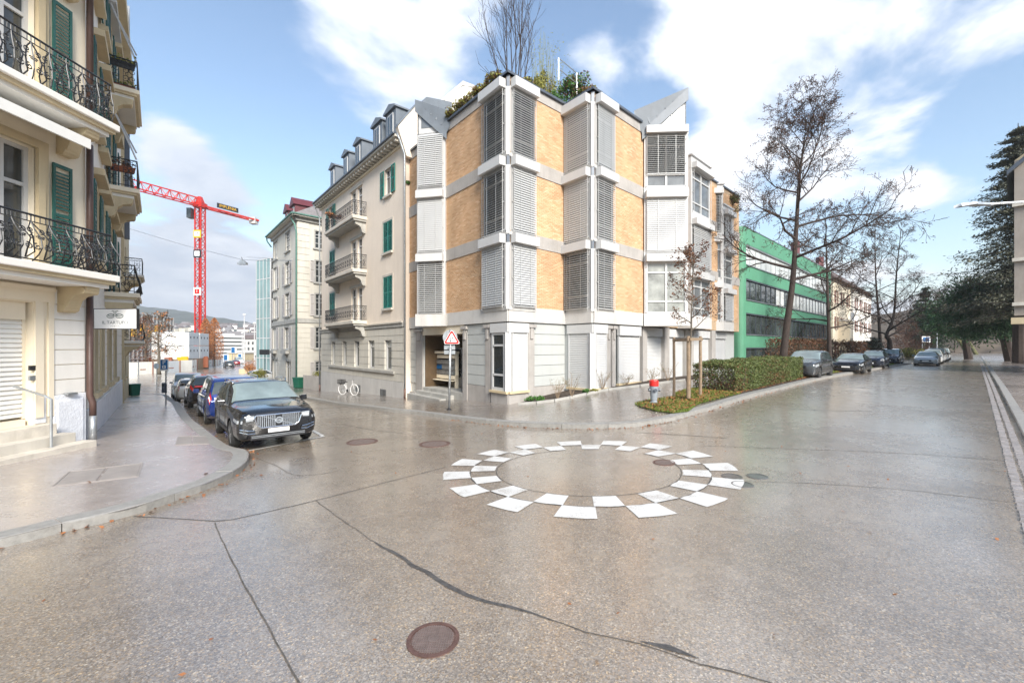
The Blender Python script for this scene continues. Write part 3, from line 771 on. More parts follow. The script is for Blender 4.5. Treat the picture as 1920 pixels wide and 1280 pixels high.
def wedge(f, low, high, z0, zl, zh, glz, q3):
    """glazed gable wall under a sloping zinc roof"""
    mb = MB(); th = .12
    A_ = f.pt(low, z0, .02); B_ = f.pt(high, z0, .02); c_ = f.pt(high, zh, .02); d_ = f.pt(low, zl, .02)
    back = -f.n.to_3d()
    mb.extr([A_, B_, c_, d_], back*th); wl = mb.build('gable', M_WHITE, bb)
    up = Vector((0, 0, .10)); ov = f.n.to_3d()*.12; sd = (c_-d_).normalized()*.12
    p = [d_-sd+ov, c_+sd+ov, c_+sd-ov*2.5, q3]; mb = MB()
    mb.hexa([q-Vector((0, 0, .05)) for q in p]+[q+up for q in p])
    for k in range(1, 6):
        t = k/6; mb.bar(p[0].lerp(p[1], t)+up, p[3].lerp(p[2], t)+up, .05, .06)
    mb.build('zinc_roof', M_ZINC, bb)
    dn = Vector((0, 0, .52)); mb = MB(); a, b = d_-sd, c_+sd; mb.hexa([a-dn*.7+ov*.4, b-dn+ov*.4, b-dn+ov, a-dn*.7+ov, a+up+ov*.4, b+up+ov*.4, b+up+ov*1.02, a+up+ov*1.02]); mb.build('verge', M_ZINC, bb)
    mb = MB(); mb.extr([B_, c_, c_+back*.6, B_+back*2.2], (B_-A_).normalized()*-.08); mb.build('cheek', M_ZINC, bb)
    for q in glz:
        g = MB(); g.poly([f.pt(low+(high-low)*s, z, .035) for s, z in q]); g.build('pane', M_GLASSO, wl)
zl0 = FG.z(838, 229); zh0 = FG.z(784, 192)
wedge(FG, FG.s(836), FG.s(783), 13.30, zl0-.5, zh0-.1, [[(.30, 13.75), (.86, 13.75), (.86, 14.45)]], FA.pt(FA.s(850), ZR+.25, -.1))
zl1 = FE.z(1206, 232); zh1 = FE.z(1284, 170)
wedge(FE, FE.s(1206), FE.s(1286), 13.70, zl1-.45, zh1-.1, [[(.42, 14.0), (.90, 14.0), (.90, 14.35), (.42, 14.35)], [(.52, 14.42), (.90, 14.42), (.90, 15.0)], [(.19, 13.85), (.34, 13.85), (.34, 14.0)]], FD.pt(FD.L-.55, ZR+.45, -.1))
# lower bays down the wide street
for f, zt, st, cols in ((FI, 13.3, ((0, 0, 0), (1, 1.15, 0), (0, 0, 0)), 2), (FJ, 13.25, ((0, 0, 0), (0, .7, 0), (1, .6, 1)), 1), (FK, 11.9, ((1, 1.1, 0), (0, 1.1, 0), (1, 1.1, 0)), 1)):
    mb = MB(); lv = ((4.10, 6.35), (6.95, 9.4), (10.1, 12.6))
    if zt < 12: lv = ((4.10, 6.0), (6.6, 8.7), (9.2, 11.3))
    for k, (z0, z1) in enumerate(lv):
        mb.fbox(f, -.03, f.L+.03, z1, lv[k+1][0] if k < 2 else zt, -2.2, .02)
        for x in (-.02, f.L-.08): mb.fbox(f, x, x+.10, z0, z1, -2.2, .015)
        mb.fbox(f, .08, f.L-.08, z0, z1, -2.2, -2.1)
    mb.fbox(f, -.1, f.L+.1, zt, zt+.08, -2.2, .12)
    mb.build('bay_frame', M_WHITE, bb)
    for k, (z0, z1) in enumerate(lv):
        dr, ti, c = st[k]; oriel(f, .08, f.L-.08, z0, z1-.02, dr, ti, M_ALUG if c else M_ALU, cols=cols, o=.03, boxh=.34, glass=M_GLASSO)
mb = MB(); mb.fbox(FH, 3.4, FH.L, 13.3, 13.4, -.3, .1); mb.build('parapet_cap', M_ZINCD, bb)

# ---- ground floor
gw = MB(); GI = .10
e0, e1 = FA.s(868), FA.s(792)                 # entrance recess
pt2 = lambda f, s, o: tuple(f.pt(s, 0, o)[:2])
gw.prism([pt2(FA, e0, -GI), pt2(FB, .12, -GI), pt2(FB, FB.L, -GI), pt2(FC, .1, -GI), pt2(FH, 0, -GI-.25), pt2(FH, FH.L, -GI-.25), pt2(FH, FH.L, -6), pt2(FA, e0, -5)], -1.2, 3.47)
gw.prism([pt2(FA, FA.L, -GI), pt2(FA, e1, -GI), pt2(FA, e1, -4.5), pt2(FA, FA.L, -4.5)], -1.6, 3.47)
gw.prism([pt2(FA, e1, -2.1), pt2(FA, e0, -2.1), pt2(FA, e0, -2.6), pt2(FA, e1, -2.6)], -1.2, 3.47)
gw.build('ground_floor_wall', M_PANEL, bb)
fpart(FA, e1-.06, e1-.005, .13, 3.05, -2.1, -.16, 'entrance_lining', M_BROWNW, bb); fpart(FA, e0, e1, 2.98, 3.045, -2.1, -.2, 'entrance_ceiling', M_BROWNW, bb)
mb = MB(); mb.fbox(FA, e0-.02, e1+.02, 3.05, 3.475, -2.2, -.02); mb.build('entrance_lintel', M_CREAM, bb)
mb = MB(); mb.fbox(FA, e0-.0, e1+.0, -1.2, .13, -2.4, -.03); mb.fbox(FA, e0+.9, e1+.2, -1.2, -.05, -.03, .32); mb.fbox(FA, e0+1.1, e1+.55, -1.2, -.23, .32, .68)
mb.build('entrance_steps', M_STONE, bb, bevel=.01)
mb = MB(); mb.fbox(FA, e0, e1, .13, 3.05, -2.16, -2.08); mb.build('back_panelling', M_BROWNW, bb)
# front door at the right of the recess
ds0, ds1 = FA.s(866, -1.6), FA.s(850, -1.6)
dr_ = MB(); dr_.fbox(FA, ds0-.55, ds1+.05, .13, 2.35, -1.75, -1.65); dro = dr_.build('door', M_WHITE, bb)
g = MB(); g.fbox(FA, ds0+.18, ds1-.12, 1.15, 2.25, -1.66, -1.64); g.fbox(FA, ds0+.18, ds1-.12, .65, 1.08, -1.66, -1.64); g.build('pane', M_GLASS, dro)
g = MB(); g.fbox(FA, ds0-.0, ds0+.04, 1.0, 1.25, -1.64, -1.58); g.build('handle', M_STEEL, dro)
mb = MB(); mb.fbox(FA, ds1+.05, ds1+.5, .13, 3.05, -2.1, -1.7); mb.build('door_surround', M_CREAM, bb)
# letter boxes in their stand
lb = thing('letterbox_stand', 'bank of grey letter boxes under a cream canopy in the entrance recess', 'letter boxes', FA.pt(FA.s(825, -.9), .13, -.9))
q0, q1 = FA.s(851, -.9), FA.s(797, -.9)
mb = MB()
mb.fbox(FA, q1-.09, q1, .13, 2.1, -1.1, -.8); mb.fbox(FA, q0, q1, 2.02, 2.15, -1.25, -.75); mb.fbox(FA, q0, q1-.09, 1.76, 1.94, -1.0, -.9); mb.fbox(FA, q0, q1-.09, .62, .82, -1.2, -.88); mb.fbox(FA, q0, q1-.09, .52, .56, -1.2, -.62); mb.fbox(FA, q0, q0+.08, .13, 2.02, -1.2, -1.0)
mb.build('frame', M_CREAM, lb)
nbx = 5
for i in range(nbx):
    for j in range(3):
        a = q0+.02+(q1-.13-q0)*i/nbx; z = .86+j*.285
        m = MB(); m.fbox(FA, a, a+(q1-.13-q0)/nbx-.025, z, z+.245, -1.0, -.885)
        b_ = m.build('letterbox', M_STEEL if (i, j) != (2, 1) else M_BLUE, lb); m = MB(); m.fbox(FA, a+.03, a+(q1-.13-q0)/nbx-.055, z+.19, z+.215, -.886, -.878); m.build('flap', M_BLACK, b_)
# pilasters with little capitals
def pilaster(f, a, b, o, zb):
    mb = MB(); mb.fbox(f, a, b, zb, 3.08, -.14, o)
    c = (a+b)/2; w = (b-a)/2
    mb.fbox(f, c-w*.75, c+w*.75, 3.08, 3.25, -.14, o+.02); mb.fbox(f, c-w*1.25, c+w*1.25, 3.25, 3.40, -.14, o+.10); mb.fbox(f, c-w*.45, c+w*.45, 2.75, 3.25, o, o+.06)
    mb.build('pilaster', M_CONC, bb, bevel=.008)
for f, a, b in ((FA, 875, 866.5), (FA, 791.5, 779), (FA, 918, 909), (FB, 991, 1003), (FH, 0, 0)):
    if f is FH: continue
    s0, s1 = sorted((f.s(a), f.s(b))); pilaster(f, s0, s1, -.02, -.9)
# grooved white panels
def courses(f, s0, s1, z0, z1, n_, o0, o1, name='panel_course', M=M_PANEL, gap=.022, par=None, hs=()):
    for k in range(n_):
        a = z0+(z1-z0)*k/n_; b = z0+(z1-z0)*(k+1)/n_-gap
        for c, d, e, h in holes(s0, s1, a, b, [x for x in hs if x[2] < b and x[3] > a]):
            mb = MB(); mb.fbox(f, c, d, e, h, o0, o1); mb.build(name, M, par or bb)
courses(FA, FA.s(908.5), FA.s(875), .62, 3.46, 6, -.12, -.045)
courses(FA, FA.s(779), FA.L-.05, .30, 3.46, 7, -.12, -.045)
courses(FB, FB.s(1003), FB.L-.03, .62, 3.46, 6, -.12, -.045)
for q in ((FA, FA.s(908.5), FA.s(875), -.9, .60, -.13, -.05), (FA, FA.s(779), FA.L, -1.6, -.25, -.13, .02), (FB, FB.s(1003), FB.L, -.6, .60, -.13, -.05)): fpart(*q, 'plinth', M_CONC, bb)
# bay windows at the two street corners
def gf_bay(f, g_, a, b, c, left_open):
    zs, zt = .50, 3.02
    s0, s1 = sorted((f.s(a), f.s(b))); t0, t1 = sorted((g_.s(b), g_.s(c)))
    mb = MB()
    mb.fbox(f, -.02, s1+.03, .40, .50, -.3, .14); mb.fbox(g_, -.02, t1+.03, .40, .50, -.3, .14)
    mb.build('window_sill', M_CREAM2, bb)
    mb = MB(); mb.fbox(f, 0, s1, -.9, .40, -.3, .04); mb.fbox(g_, 0, t1, -.9, .40, -.3, .04); mb.build('plinth', M_CONC, bb)
    mb = MB(); mb.fbox(f, -.04, s1+.04, zt, 3.42, -.3, .08); mb.fbox(g_, -.04, t1+.04, zt, 3.42, -.3, .08); mb.build('blind_box', M_WHITE, bb)
    q = f.p; mb = MB(); mb.box(q.x-.13, q.x+.13, q.y-.03, q.y+.2, zs, zt); mb.build('corner_post', M_WHITE, bb)
    if left_open:
        window(f, .22, s1-.02, zs, zt, -.02, bb, cols=1, trans=(.27, .78), w=.10)
    else: roller(f, .2, s1-.02, zs, zt, 0.02)
    roller(g_, .2, t1-.02, zs, zt, .02)
def roller(f, s0, s1, z0, z1, o, pitch=.085):
    w = MB(); w.fbox(f, s0, s0+.05, z0, z1, o-.06, o+.03); w.fbox(f, s1-.05, s1, z0, z1, o-.06, o+.03); w.fbox(f, s0+.05, s1-.05, z1-.03, z1, o-.06, o+.02)
    wo = w.build('roller_shutter', M_WHITE, bb); mb = MB(); n_ = int((z1-z0-.03)/pitch)
    for i in range(n_):
        z = z0+.004+i*pitch; P = [f.pt(s0+.05, z, o+.012), f.pt(s1-.05, z, o+.012), f.pt(s1-.05, z+pitch*.92, o-.012), f.pt(s0+.05, z+pitch*.92, o-.012)]
        mb.poly(P); mb.poly([f.pt(s0+.05, z+pitch*.92, o-.012), f.pt(s1-.05, z+pitch*.92, o-.012), f.pt(s1-.05, z+pitch, o+.012), f.pt(s0+.05, z+pitch, o+.012)])
    mb.fbox(f, s0+.05, s1-.05, z0, z1, o-.05, o-.03)
    mb.build('slats', M_WHITE, wo, kind='stuff')
gf_bay(FA, FB, 922, 953, 989, True)
gf_bay(FC, FD, 1066, 1112, 1137, False)
pilaster(FD, FD.s(1139), FD.s(1147), -.05, -.3); pilaster(FD, FD.s(1150), FD.s(1156), -.05, -.3)
for a, b, col in ((1158, 1197, 1), (1209, 1238, 2), (1251, 1278, 3), (1297, 1328, 4), (1338, 1358, 5)):
    f = FD if b < 1200 else FH; o = -.10 if f is FD else -.28
    s0, s1 = f.s(a, o), f.s(b, o)
    roller(f, s0, s1, .62, 2.95, o+.05, .075)
    mb = MB(); mb.fbox(f, s0-.03, s1+.03, 2.96, 3.42, o-.02, o+.16); mb.build('blind_box', M_WHITE, bb)
    mb = MB(); mb.fbox(f, s0-.1, s1+.1, .50, .615, o-.02, o+.14); mb.build('window_sill', M_CREAM2, bb)
for a, b in ((1199, 1207), (1240, 1249), (1280, 1295), (1329, 1336)):
    f = FH; mb = MB(); mb.fbox(f, max(f.s(a, -.2), -.1), f.s(b, -.2), .2, 3.47, -.3, .0); mb.build('pilaster', M_CONC, bb)
fpart(FD, .2, FD.L, -.3, .49, -.3, .04, 'plinth', M_CONC, bb); fpart(FH, 0, FH.L, -.3, .49, -.5, -.12, 'plinth', M_CONC, bb)
# roof terrace railing (steel)
def rail_line(mb, P, zs, post=1.6, pr=.02, rr=.022):
    P = [Vector(p) for p in P]
    for a, b in zip(P, P[1:]):
        n_ = max(1, int((b-a).length/post))
        for k in range(n_+1):
            q = a.lerp(b, k/n_); mb.bar(q, q+Vector((0, 0, max(zs))), pr*2)
        for z in zs: mb.tube([a+Vector((0, 0, z)), b+Vector((0, 0, z))], rr, 5)
mb = MB()
a = FB.pt(FB.L-.6, ZR, -1.0); b = FB.pt(FB.L+2.1, ZR, -1.0)
rail_line(mb, [FB.pt(1.2, ZR, -1.4), FB.pt(3.3, ZR, -1.4)], (.5, 1.0), 1.0)
rail_line(mb, [FD.pt(-.6, ZR+.9, -1.5), FD.pt(FD.L+.2, ZR+.15, -1.2)], (.55, 1.05), 1.1)
mb.build('terrace_railing', M_STEEL, bb)
# penthouse gable behind the parapet
gx = [(-6.0, 29.5), (-2.6, 28.6)]
fP = Fac((-5.4, 27.6), (-2.2, 27.2))
zp = lambda px, py: H+(CY-py)/F*27.4
mb = MB(); mb.extr([fP.pt(fP.s(826), 12.6), fP.pt(fP.s(896), 12.6), fP.pt(fP.s(896), zp(896, 166)), fP.pt(fP.s(868), zp(868, 163)), fP.pt(fP.s(815), zp(815, 198))], (.4, 4, 0)); mb.build('penthouse_wall', M_CREAMW, bb)
mb = MB()
A_, B_, c_ = fP.pt(fP.s(808), zp(808, 200)), fP.pt(fP.s(868), zp(868, 153)), fP.pt(fP.s(890), zp(890, 163))
for a, b in ((A_, B_), (B_, c_)):
    nn = Vector((0, 0, .28)); mb.hexa([a-nn, b-nn, b-nn+Vector((.4, 4, 0)), a-nn+Vector((.4, 4, 0)), a, b, b+Vector((.4, 4, 0)), a+Vector((.4, 4, 0))])
mb.build('penthouse_roof', M_CONC2, bb)
# ------------------------------------------------------------------ wrought-iron railing patterns
def circ(c, u, w, r, a0=0, a1=360, n_=12): return [c+(u*math.cos(R(a0+(a1-a0)*i/n_))+w*math.sin(R(a0+(a1-a0)*i/n_)))*r for i in range(n_+1)]
def spiral(c, u, w, r0, turns, a0=0, n_=14, hand=1): return [c+(u*math.cos(a0+hand*turns*6.283*i/n_)+w*math.sin(a0+hand*turns*6.283*i/n_))*r0*(1-.85*i/n_) for i in range(n_+1)]
def ornate(P, z0, h, belly, parent, name='railing', fine=1.0, M=M_IRON, r=.011):
    """scrolled balcony railing along the ground line P (world XY); belly pushes the lower part outward"""
    top = MB(); sc = MB()
    def prof(t): return belly*math.sin(math.pi*min(1, t*1.25))*(1-t*.55) if belly else 0.0
    P = [Vector((*p[:2], 0)) for p in P]
    for a, b in zip(P, P[1:]):
        L = (b-a).length; d = (b-a)/L; nn = Vector((d.y, -d.x, 0)); cam_ = Vector((0, 0, 0))
        if nn.dot(-a) < 0: nn = -nn
        Z = Vector((0, 0, 1))
        pt = lambda s, t: a+d*s+nn*prof(t)+Z*(z0+h*t)
        top.tube([pt(0, 1), pt(L, 1)], .024, 6); top.tube([pt(0, .06), pt(L, .06)], .016, 5); top.tube([pt(0, .86), pt(L, .86)], .012, 5)
        n_ = max(2, int(L/(.62/fine))); w = L/n_
        for i in range(n_+1):
            s = min(L, i*w); sc.tube([pt(s, t) for t in (0, .15, .3, .5, .7, .86, 1)], .013, 5)
        for i in range(n_):
            m = (i+.5)*w; up = pt(m, .75)-pt(m, .25); hh = up.length*2; W_ = up.normalized()
            c1, c2 = pt(m, .34), pt(m, .66)
            for sg in (-1, 1):
                sc.tube(spiral(pt(m+sg*w*.24, .30), d*sg, W_, w*.23, 1.4, 1.5), r, 4)
                sc.tube(spiral(pt(m+sg*w*.22, .66), d*sg, -W_, w*.20, 1.3, 1.2), r*.9, 4)
                sc.tube([pt(m+sg*w*.02, .08), pt(m+sg*w*.20, .2), pt(m+sg*w*.06, .48), pt(m+sg*w*.24, .72), pt(m+sg*w*.46, .84)], r, 4)
                sc.tube(spiral(pt(m+sg*w*.38, .50), -d*sg, W_, w*.12, 1.2, .3), r*.8, 4)
            sc.tube(circ(pt(m, .5), d, W_, w*.10), r, 4)
            for k in range(3): sc.tube([pt(m-w*.3+w*.3*k, .86), pt(m-w*.3+w*.3*k, 1)], r*.8, 4)
    o = top.build(name, M, parent); sc.build('scrollwork', M, o, kind='stuff')
    return o
def simple_rail(P, z0, h, parent, M=M_IRON, pattern=True):
    top = MB(); sc = MB(); P = [Vector((*p[:2], z0)) for p in P]; Z = Vector((0, 0, 1))
    for a, b in zip(P, P[1:]):
        L = (b-a).length; d = (b-a)/L
        top.tube([a+Z*h, b+Z*h], .022, 5); top.tube([a+Z*.08, b+Z*.08], .015, 5); top.tube([a+Z*h*.84, b+Z*h*.84], .012, 5)
        n_ = max(2, int(L/.11))
        for i in range(n_+1):
            q = a+d*L*i/n_; sc.tube([q+Z*.08, q+Z*h*.84], .009, 4)
        if pattern:
            n_ = max(1, int(L/.42))
            for i in range(n_):
                c = a+d*L*(i+.5)/n_+Z*h*.48
                for sg in (-1, 1):
                    sc.tube(spiral(c+d*.1*sg+Z*.12, d*sg, Z, .12, 1.3, 1), .010, 4); sc.tube(spiral(c+d*.1*sg-Z*.14, d*sg, -Z, .12, 1.3, 1), .010, 4)
                sc.tube(circ(c, d, Z, .09), .010, 4)
            for i in range(n_*3): c = a+d*L*(i+.5)/(n_*3)+Z*h*.92; sc.tube(circ(c, d, Z, h*.06, n_=8), .008, 4)
    o = top.build('railing', M, parent); sc.build('bars', M, o, kind='stuff'); return o
def bracket(f, s, w, z1, h, o1, parent, M, name='bracket'):
    """scrolled console under a balcony: side profile pushed along the facade"""
    prof = [(0, 0), (o1, 0), (o1*1.0, -.12*h), (o1*.86, -.30*h), (o1*.62, -.36*h), (o1*.45, -.52*h), (o1*.36, -.80*h), (o1*.22, -1.0*h), (.0, -1.0*h)]
    P = [f.pt(s-w/2, z1+z, o) for o, z in prof]; mb = MB(); mb.extr(P, f.d.to_3d()*w)
    v = f.d.to_3d()*(w*.5+.02)
    mb.tube([f.pt(s, z1-.17*h, o1*.86)-v, f.pt(s, z1-.17*h, o1*.86)+v], .13*h, 10); mb.tube([f.pt(s, z1-.84*h, o1*.22)-v, f.pt(s, z1-.84*h, o1*.22)+v], .13*h, 10)
    return mb.build(name, M, parent)
def gutter_pipe(P, r, M, parent, name='downpipe'):
    mb = MB(); mb.tube(P, r, 8)
    return mb.build(name, M, parent, smooth=True)

# ------------------------------------------------------------------ peach apartment house with green shutters
B0 = (-6.40, 25.25)
kx = (603-CX)/F; t_ = (B0[0]-kx*B0[1])/(kx*1+.85)
B1_ = (B0[0]-.85*t_, B0[1]+t_)
FB2 = Fac(B0, B1_); f = FB2; L = f.L
ap = thing('apartment_house', 'peach rendered apartment house with green shutters and three balconies above each other', 'building', (*f.pt(L/2, 0)[:2], TZ(*f.pt(L/2, 0)[:2])))
ZE = 14.75; zst = f.z(757, 604)
cx_ = lambda x: x/2.207+480
cy_ = lambda y: y/2.207+180
# openings from the photograph's storeys (s range, z range)
def op(x0, x1, y0, y1, F_=None):
    F_ = F_ or f; a, b = sorted((F_.s(x0), F_.s(x1))); m = (x0+x1)/2
    return (a, b, F_.z(m, y1), F_.z(m, y0))
W_ = {}
W_['a3'] = op(722, 734.5, 316, 366); W_['a2'] = op(719, 736, 415, 473); W_['a1'] = op(719, 736, 518, 578)
W_['c3'] = op(617.5, 625, 388, 432); W_['c2'] = op(618.5, 628.5, 470, 512); W_['c1'] = op(618.5, 628.5, 549, 593)
zf = [(f.z(672, 441)+.05, f.z(672, 352)), (f.z(672, 518)+.0, f.z(672, 447)), (f.z(672, 608)-.1, f.z(672, 539))]
for i, (z0, z1) in enumerate(zf):
    z0 = z1-2.45
    for j, (x0, x1) in enumerate(((658.5, 667), (670.5, 679))): W_['d%d%d' % (i, j)] = (*sorted((f.s(x0), f.s(x1))), z0, z1)
gfw = []
for x0, x1 in ((622.5, 629), (643, 651), (665.5, 674.5), (692, 703), (722.5, 735)):
    gfw.append((*sorted((f.s(x0), f.s(x1))), .95, 2.82))
mb = MB(); wall_holes(mb, f, 0, L, zst, ZE-.02, list(W_.values()), -.3, 0, depth=.25)
mb.build('wall', M_PINK, ap)
mb = MB(); wall_holes(mb, f, 0, L, .2, zst, gfw, -.3, -.03, depth=.25); mb.build('ground_floor_wall', M_STONE, ap)
mb = MB(); p = [f.pt(0, 0, -.32), f.pt(L, 0, -.32), f.pt(L, 0, -11), f.pt(0, 0, -11)]; mb.prism([q[:2] for q in p], -2.5, ZE); mb.build('core', M_PINK, ap)
mb = MB(); e = f.pt(L, 0, 0); mb.prism([f.pt(L-.05, 0, 0)[:2], f.pt(L, 0, 0)[:2], f.pt(L, 0, -11)[:2], f.pt(L-.05, 0, -11)[:2]], -2.5, ZE); mb.prism([f.pt(0, 0, -.01)[:2], f.pt(.05, 0, -.01)[:2], f.pt(.05, 0, -11)[:2], f.pt(0, 0, -11)[:2]], -2.5, ZE); mb.build('side_wall', M_PINK, ap, kind=None)
# rusticated courses and plinth
rz = [.28+i*.44 for i in range(8)]
courses(f, .02, L, .30, zst-.28, 7, -.03, .045, 'rusticated_course', M_GREYW, .026, ap, [(a-.02, b+.02, c, d) for a, b, c, d in gfw])
fpart(f, 0, L, zst-.26, zst-.03, -.05, .10, 'string_course', M_STONE, ap); fpart(f, 0, L, zst-.03, zst+.06, -.05, .17, 'cornice', M_TRIM, ap)
fpart(f, 0, L, -2.6, .28, -.05, .07, 'plinth', M_CONC2, ap)
a, b = min(x[0] for x in gfw), max(x[1] for x in gfw); fpart(f, a-.5, b+.5, .74, .90, -.05, .16, 'long_sill', M_STONE, ap)
for h_ in gfw: window(f, *h_, -.16, ap, cols=1, trans=(.78,), w=.07, glass=[M_GLASS, M_GLASSL])
for k in ('a3', 'a2', 'a1', 'c3', 'c2', 'c1'):
    h_ = W_[k]; mb = MB(); a, b, c, d = h_; fr = .11
    for q in ((a-fr, a, c, d), (b, b+fr, c, d), (a-fr, b+fr, d, d+fr*1.2)): mb.fbox(f, *q, -.04, .035)
    mb.build('window_surround', M_TRIM, ap)
    window(f, *h_, -.16, ap, cols=2, trans=(.72,), sill=(M_TRIM, .14))
    if k in ('a3', 'c3'):
        w = (b-a)*.55
        for s0 in (a-w-.06, b+.06):
            shutter(f, s0, s0+w, c, d, .05, ap, M_GREEN, 1)
    else: shutter(f, a+.01, b-.01, c, d, -.02, ap, M_GREEN, 2)
for i in range(3):
    for j in range(2):
        h_ = W_['d%d%d' % (i, j)]; window(f, *h_, -.16, ap, cols=1, trans=(.35, .76), w=.09, name='balcony_door')
    a = W_['d%d0' % i][1]; b = W_['d%d1' % i][0]; lo = min(W_['d%d1' % i][0], W_['d%d0' % i][0]); hi = max(W_['d%d0' % i][1], W_['d%d1' % i][1])
    z0, z1 = W_['d%d0' % i][2:]
    fpart(f, lo-.16, hi+.16, z1+.01, z1+.22, -.04, .07, 'door_lintel', M_TRIM, ap)
    mb = MB(); so_ = f.s(688); so1 = f.s(632)
    O = f.off(so_, 661); z = z0
    slab = fpart(f, so_, so1, z-.24, z-.02, -.05, O, 'balcony', M_TRIM, ap, bevel=.02)
    fpart(f, so_+.08, so1-.08, z-.36, z-.24, -.05, O-.1, 'soffit', M_STONE, slab)
    bracket(f, so_+.35, .25, z-.362, .75, O*.75, slab, M_STONE); bracket(f, so1-.35, .25, z-.362, .75, O*.75, slab, M_STONE)
    simple_rail([f.pt(so_+.06, 0, .0), f.pt(so_+.06, 0, O-.06), f.pt(so1-.06, 0, O-.06), f.pt(so1-.06, 0, 0)], z, 1.0, slab)
# cornice with modillions
fpart(f, -.1, L+.3, ZE-.42, ZE-.30, -.05, .12, 'cornice_bed', M_CREAM, ap)
for i in range(34):
    s = .15+i*(L-.1)/33; mb = MB(); mb.fbox(f, s-.09, s+.09, ZE-.29, ZE-.10, -.05, .52); mb.build('modillion', M_TRIM, ap)
fpart(f, -.1, L+.35, ZE-.10, ZE+.02, -.05, .62, 'eave', M_TRIM, ap); fpart(f, -.1, L+.35, ZE+.02, ZE+.14, -.2, .72, 'eave_gutter', M_ZINCD, ap, bevel=.03)
mb = MB(); sl_ = [(0.45, ZE+.14), (-1.5, ZE+3.0), (-5.5, ZE+3.8), (-11, ZE+.14)]
mb.extr([f.pt(0, z, o) for o, z in sl_], f.d.to_3d()*(L+.2)); mb.build('mansard_roof', M_ZINC, ap)
for x, wd in ((627, 1.25), (652, 1.25), (675, 1.3), (711, 1.45), (736, 1.45)):
    s = f.s(x, .0); o = .12; z0 = ZE+.3; z1 = ZE+2.15
    d_ = MB(); d_.fbox(f, s-wd/2, s+wd/2, z0, z1, -2.6, o-.0); dm = d_.build('dormer', M_ZINC, ap)
    m = MB(); m.extr([f.pt(s-wd/2-.12, z1, o+.14), f.pt(s+wd/2+.12, z1, o+.14), f.pt(s+wd/2+.12, z1+.10, o+.14), f.pt(s, z1+.42, o+.14), f.pt(s-wd/2-.12, z1+.10, o+.14)], f.n.to_3d()*-2.9); m.build('dormer_roof', M_ZINC, dm)
    m = MB(); m.fbox(f, s-wd*.27, s+wd*.27, z0+.25, z1-.2, o, o+.05); m.build('dormer_frame', M_WHITE, dm)
    m = MB()
    for a, b in ((-.24, -.02), (.02, .24)): m.poly([f.pt(s+wd*a, z0+.32, o+.055), f.pt(s+wd*b, z0+.32, o+.055), f.pt(s+wd*b, z1-.27, o+.055), f.pt(s+wd*a, z1-.27, o+.055)])
    m.build('dormer_pane', M_GLASS, dm)
for s, n_ in ((f.s(759.5, .1), 1), (L+.12, 1)):
    zb_ = TZ(*f.pt(s, 0, .1)[:2])+.1
    gutter_pipe([f.pt(s, ZE-.05, .62), f.pt(s, ZE-.35, .45), f.pt(s, ZE-1.1, .14), f.pt(s, ZE-1.5, .12), f.pt(s, zb_+.6, .12)], .055, M_STEEL, ap)
    gutter_pipe([f.pt(s, zb_+.6, .12), f.pt(s, zb_, .12)], .062, M_RUST, ap)
fw = MB(); fw.extr([f.pt(-.02, ZE-1.2, .0), f.pt(-.02, ZE+.35, .55), f.pt(-.02, ZE+2.0, -.55), f.pt(-.02, ZE+2.0, -1.2), f.pt(-.02, ZE-1.2, -1.2)], f.d.to_3d()*-.35); fw.build('fire_wall', M_PINK, ap)
fw = MB(); fw.hexa([f.pt(a, z+b, o) for b in (0, .12) for a, o, z in ((-.42, .6, ZE+.36), (.05, .6, ZE+.36), (.05, -.6, ZE+2.0), (-.42, -.6, ZE+2.0))]); fw.build('fire_wall_coping', M_ZINC, ap)
# things on the balconies
z_ = W_['d00'][2]; so_ = f.s(688); so1 = f.s(632); O = f.off(so_, 661)

# ------------------------------------------------------------------ grey-white classical house down the street
K0 = (-21.5, 42.8)
G1 = Fac(K0, (K0[0]-.85*8.6, K0[1]+8.6)); G2 = Fac(K0, (K0[0]+.735*9, K0[1]+.678*9))
cl_ = thing('classical_house', 'grey white classical house with pale shutters and maroon dormers', 'building', (-25, 49, TZ(-25, 49)))
x3 = lambda x: x/2.977+230
y3 = lambda y: y/2.977+330
ZC = G1.z(546, y3(255)); zs2 = G1.z(546, y3(805))
def op3(F_, x0, x1, y0, y1): return op(x3(x0), x3(x1), y3(y0), y3(y1), F_)
w1 = [op3(G1, 843, 865, 368, 465), op3(G1, 910, 935, 312, 418)]
w1s = [op3(G1, 843, 863, 512, 635), op3(G1, 908, 934, 480, 605), op3(G1, 843, 863, 680, 795), op3(G1, 908, 934, 655, 780), op3(G1, 838, 860, 848, 965), op3(G1, 904, 930, 845, 965)]
w1d = [op3(G1, 838, 868, 1022, 1135), op3(G1, 912, 940, 1032, 1165)]
w2 = [op3(G2, 1075, 1118, 310, 405)]
w2s = [op3(G2, 1078, 1116, 475, 595), op3(G2, 1078, 1116, 660, 780), op3(G2, 1078, 1116, 845, 962), op3(G2, 1078, 1116, 1036, 1110)]
mb = MB(); wall_holes(mb, G1, 0, G1.L, -3, ZC, w1+w1s+w1d, -.3, 0); mb.build('street_wall', M_GREYW, cl_)
mb = MB(); wall_holes(mb, G2, 0, G2.L, -3, ZC, w2+w2s, -.3, 0); mb.build('side_wall', M_GREYW, cl_)
mb = MB(); e1 = G1.pt(G1.L, 0); e2 = G2.pt(G2.L, 0); d1 = G1.d*8.6; mb.prism([(K0[0], K0[1]+.45), (e2.x-.2, e2.y+.3), (e2.x+d1.x, e2.y+d1.y), (e1.x+.2, e1.y-.1)], -3, ZC); mb.build('core', M_GREYW, cl_)
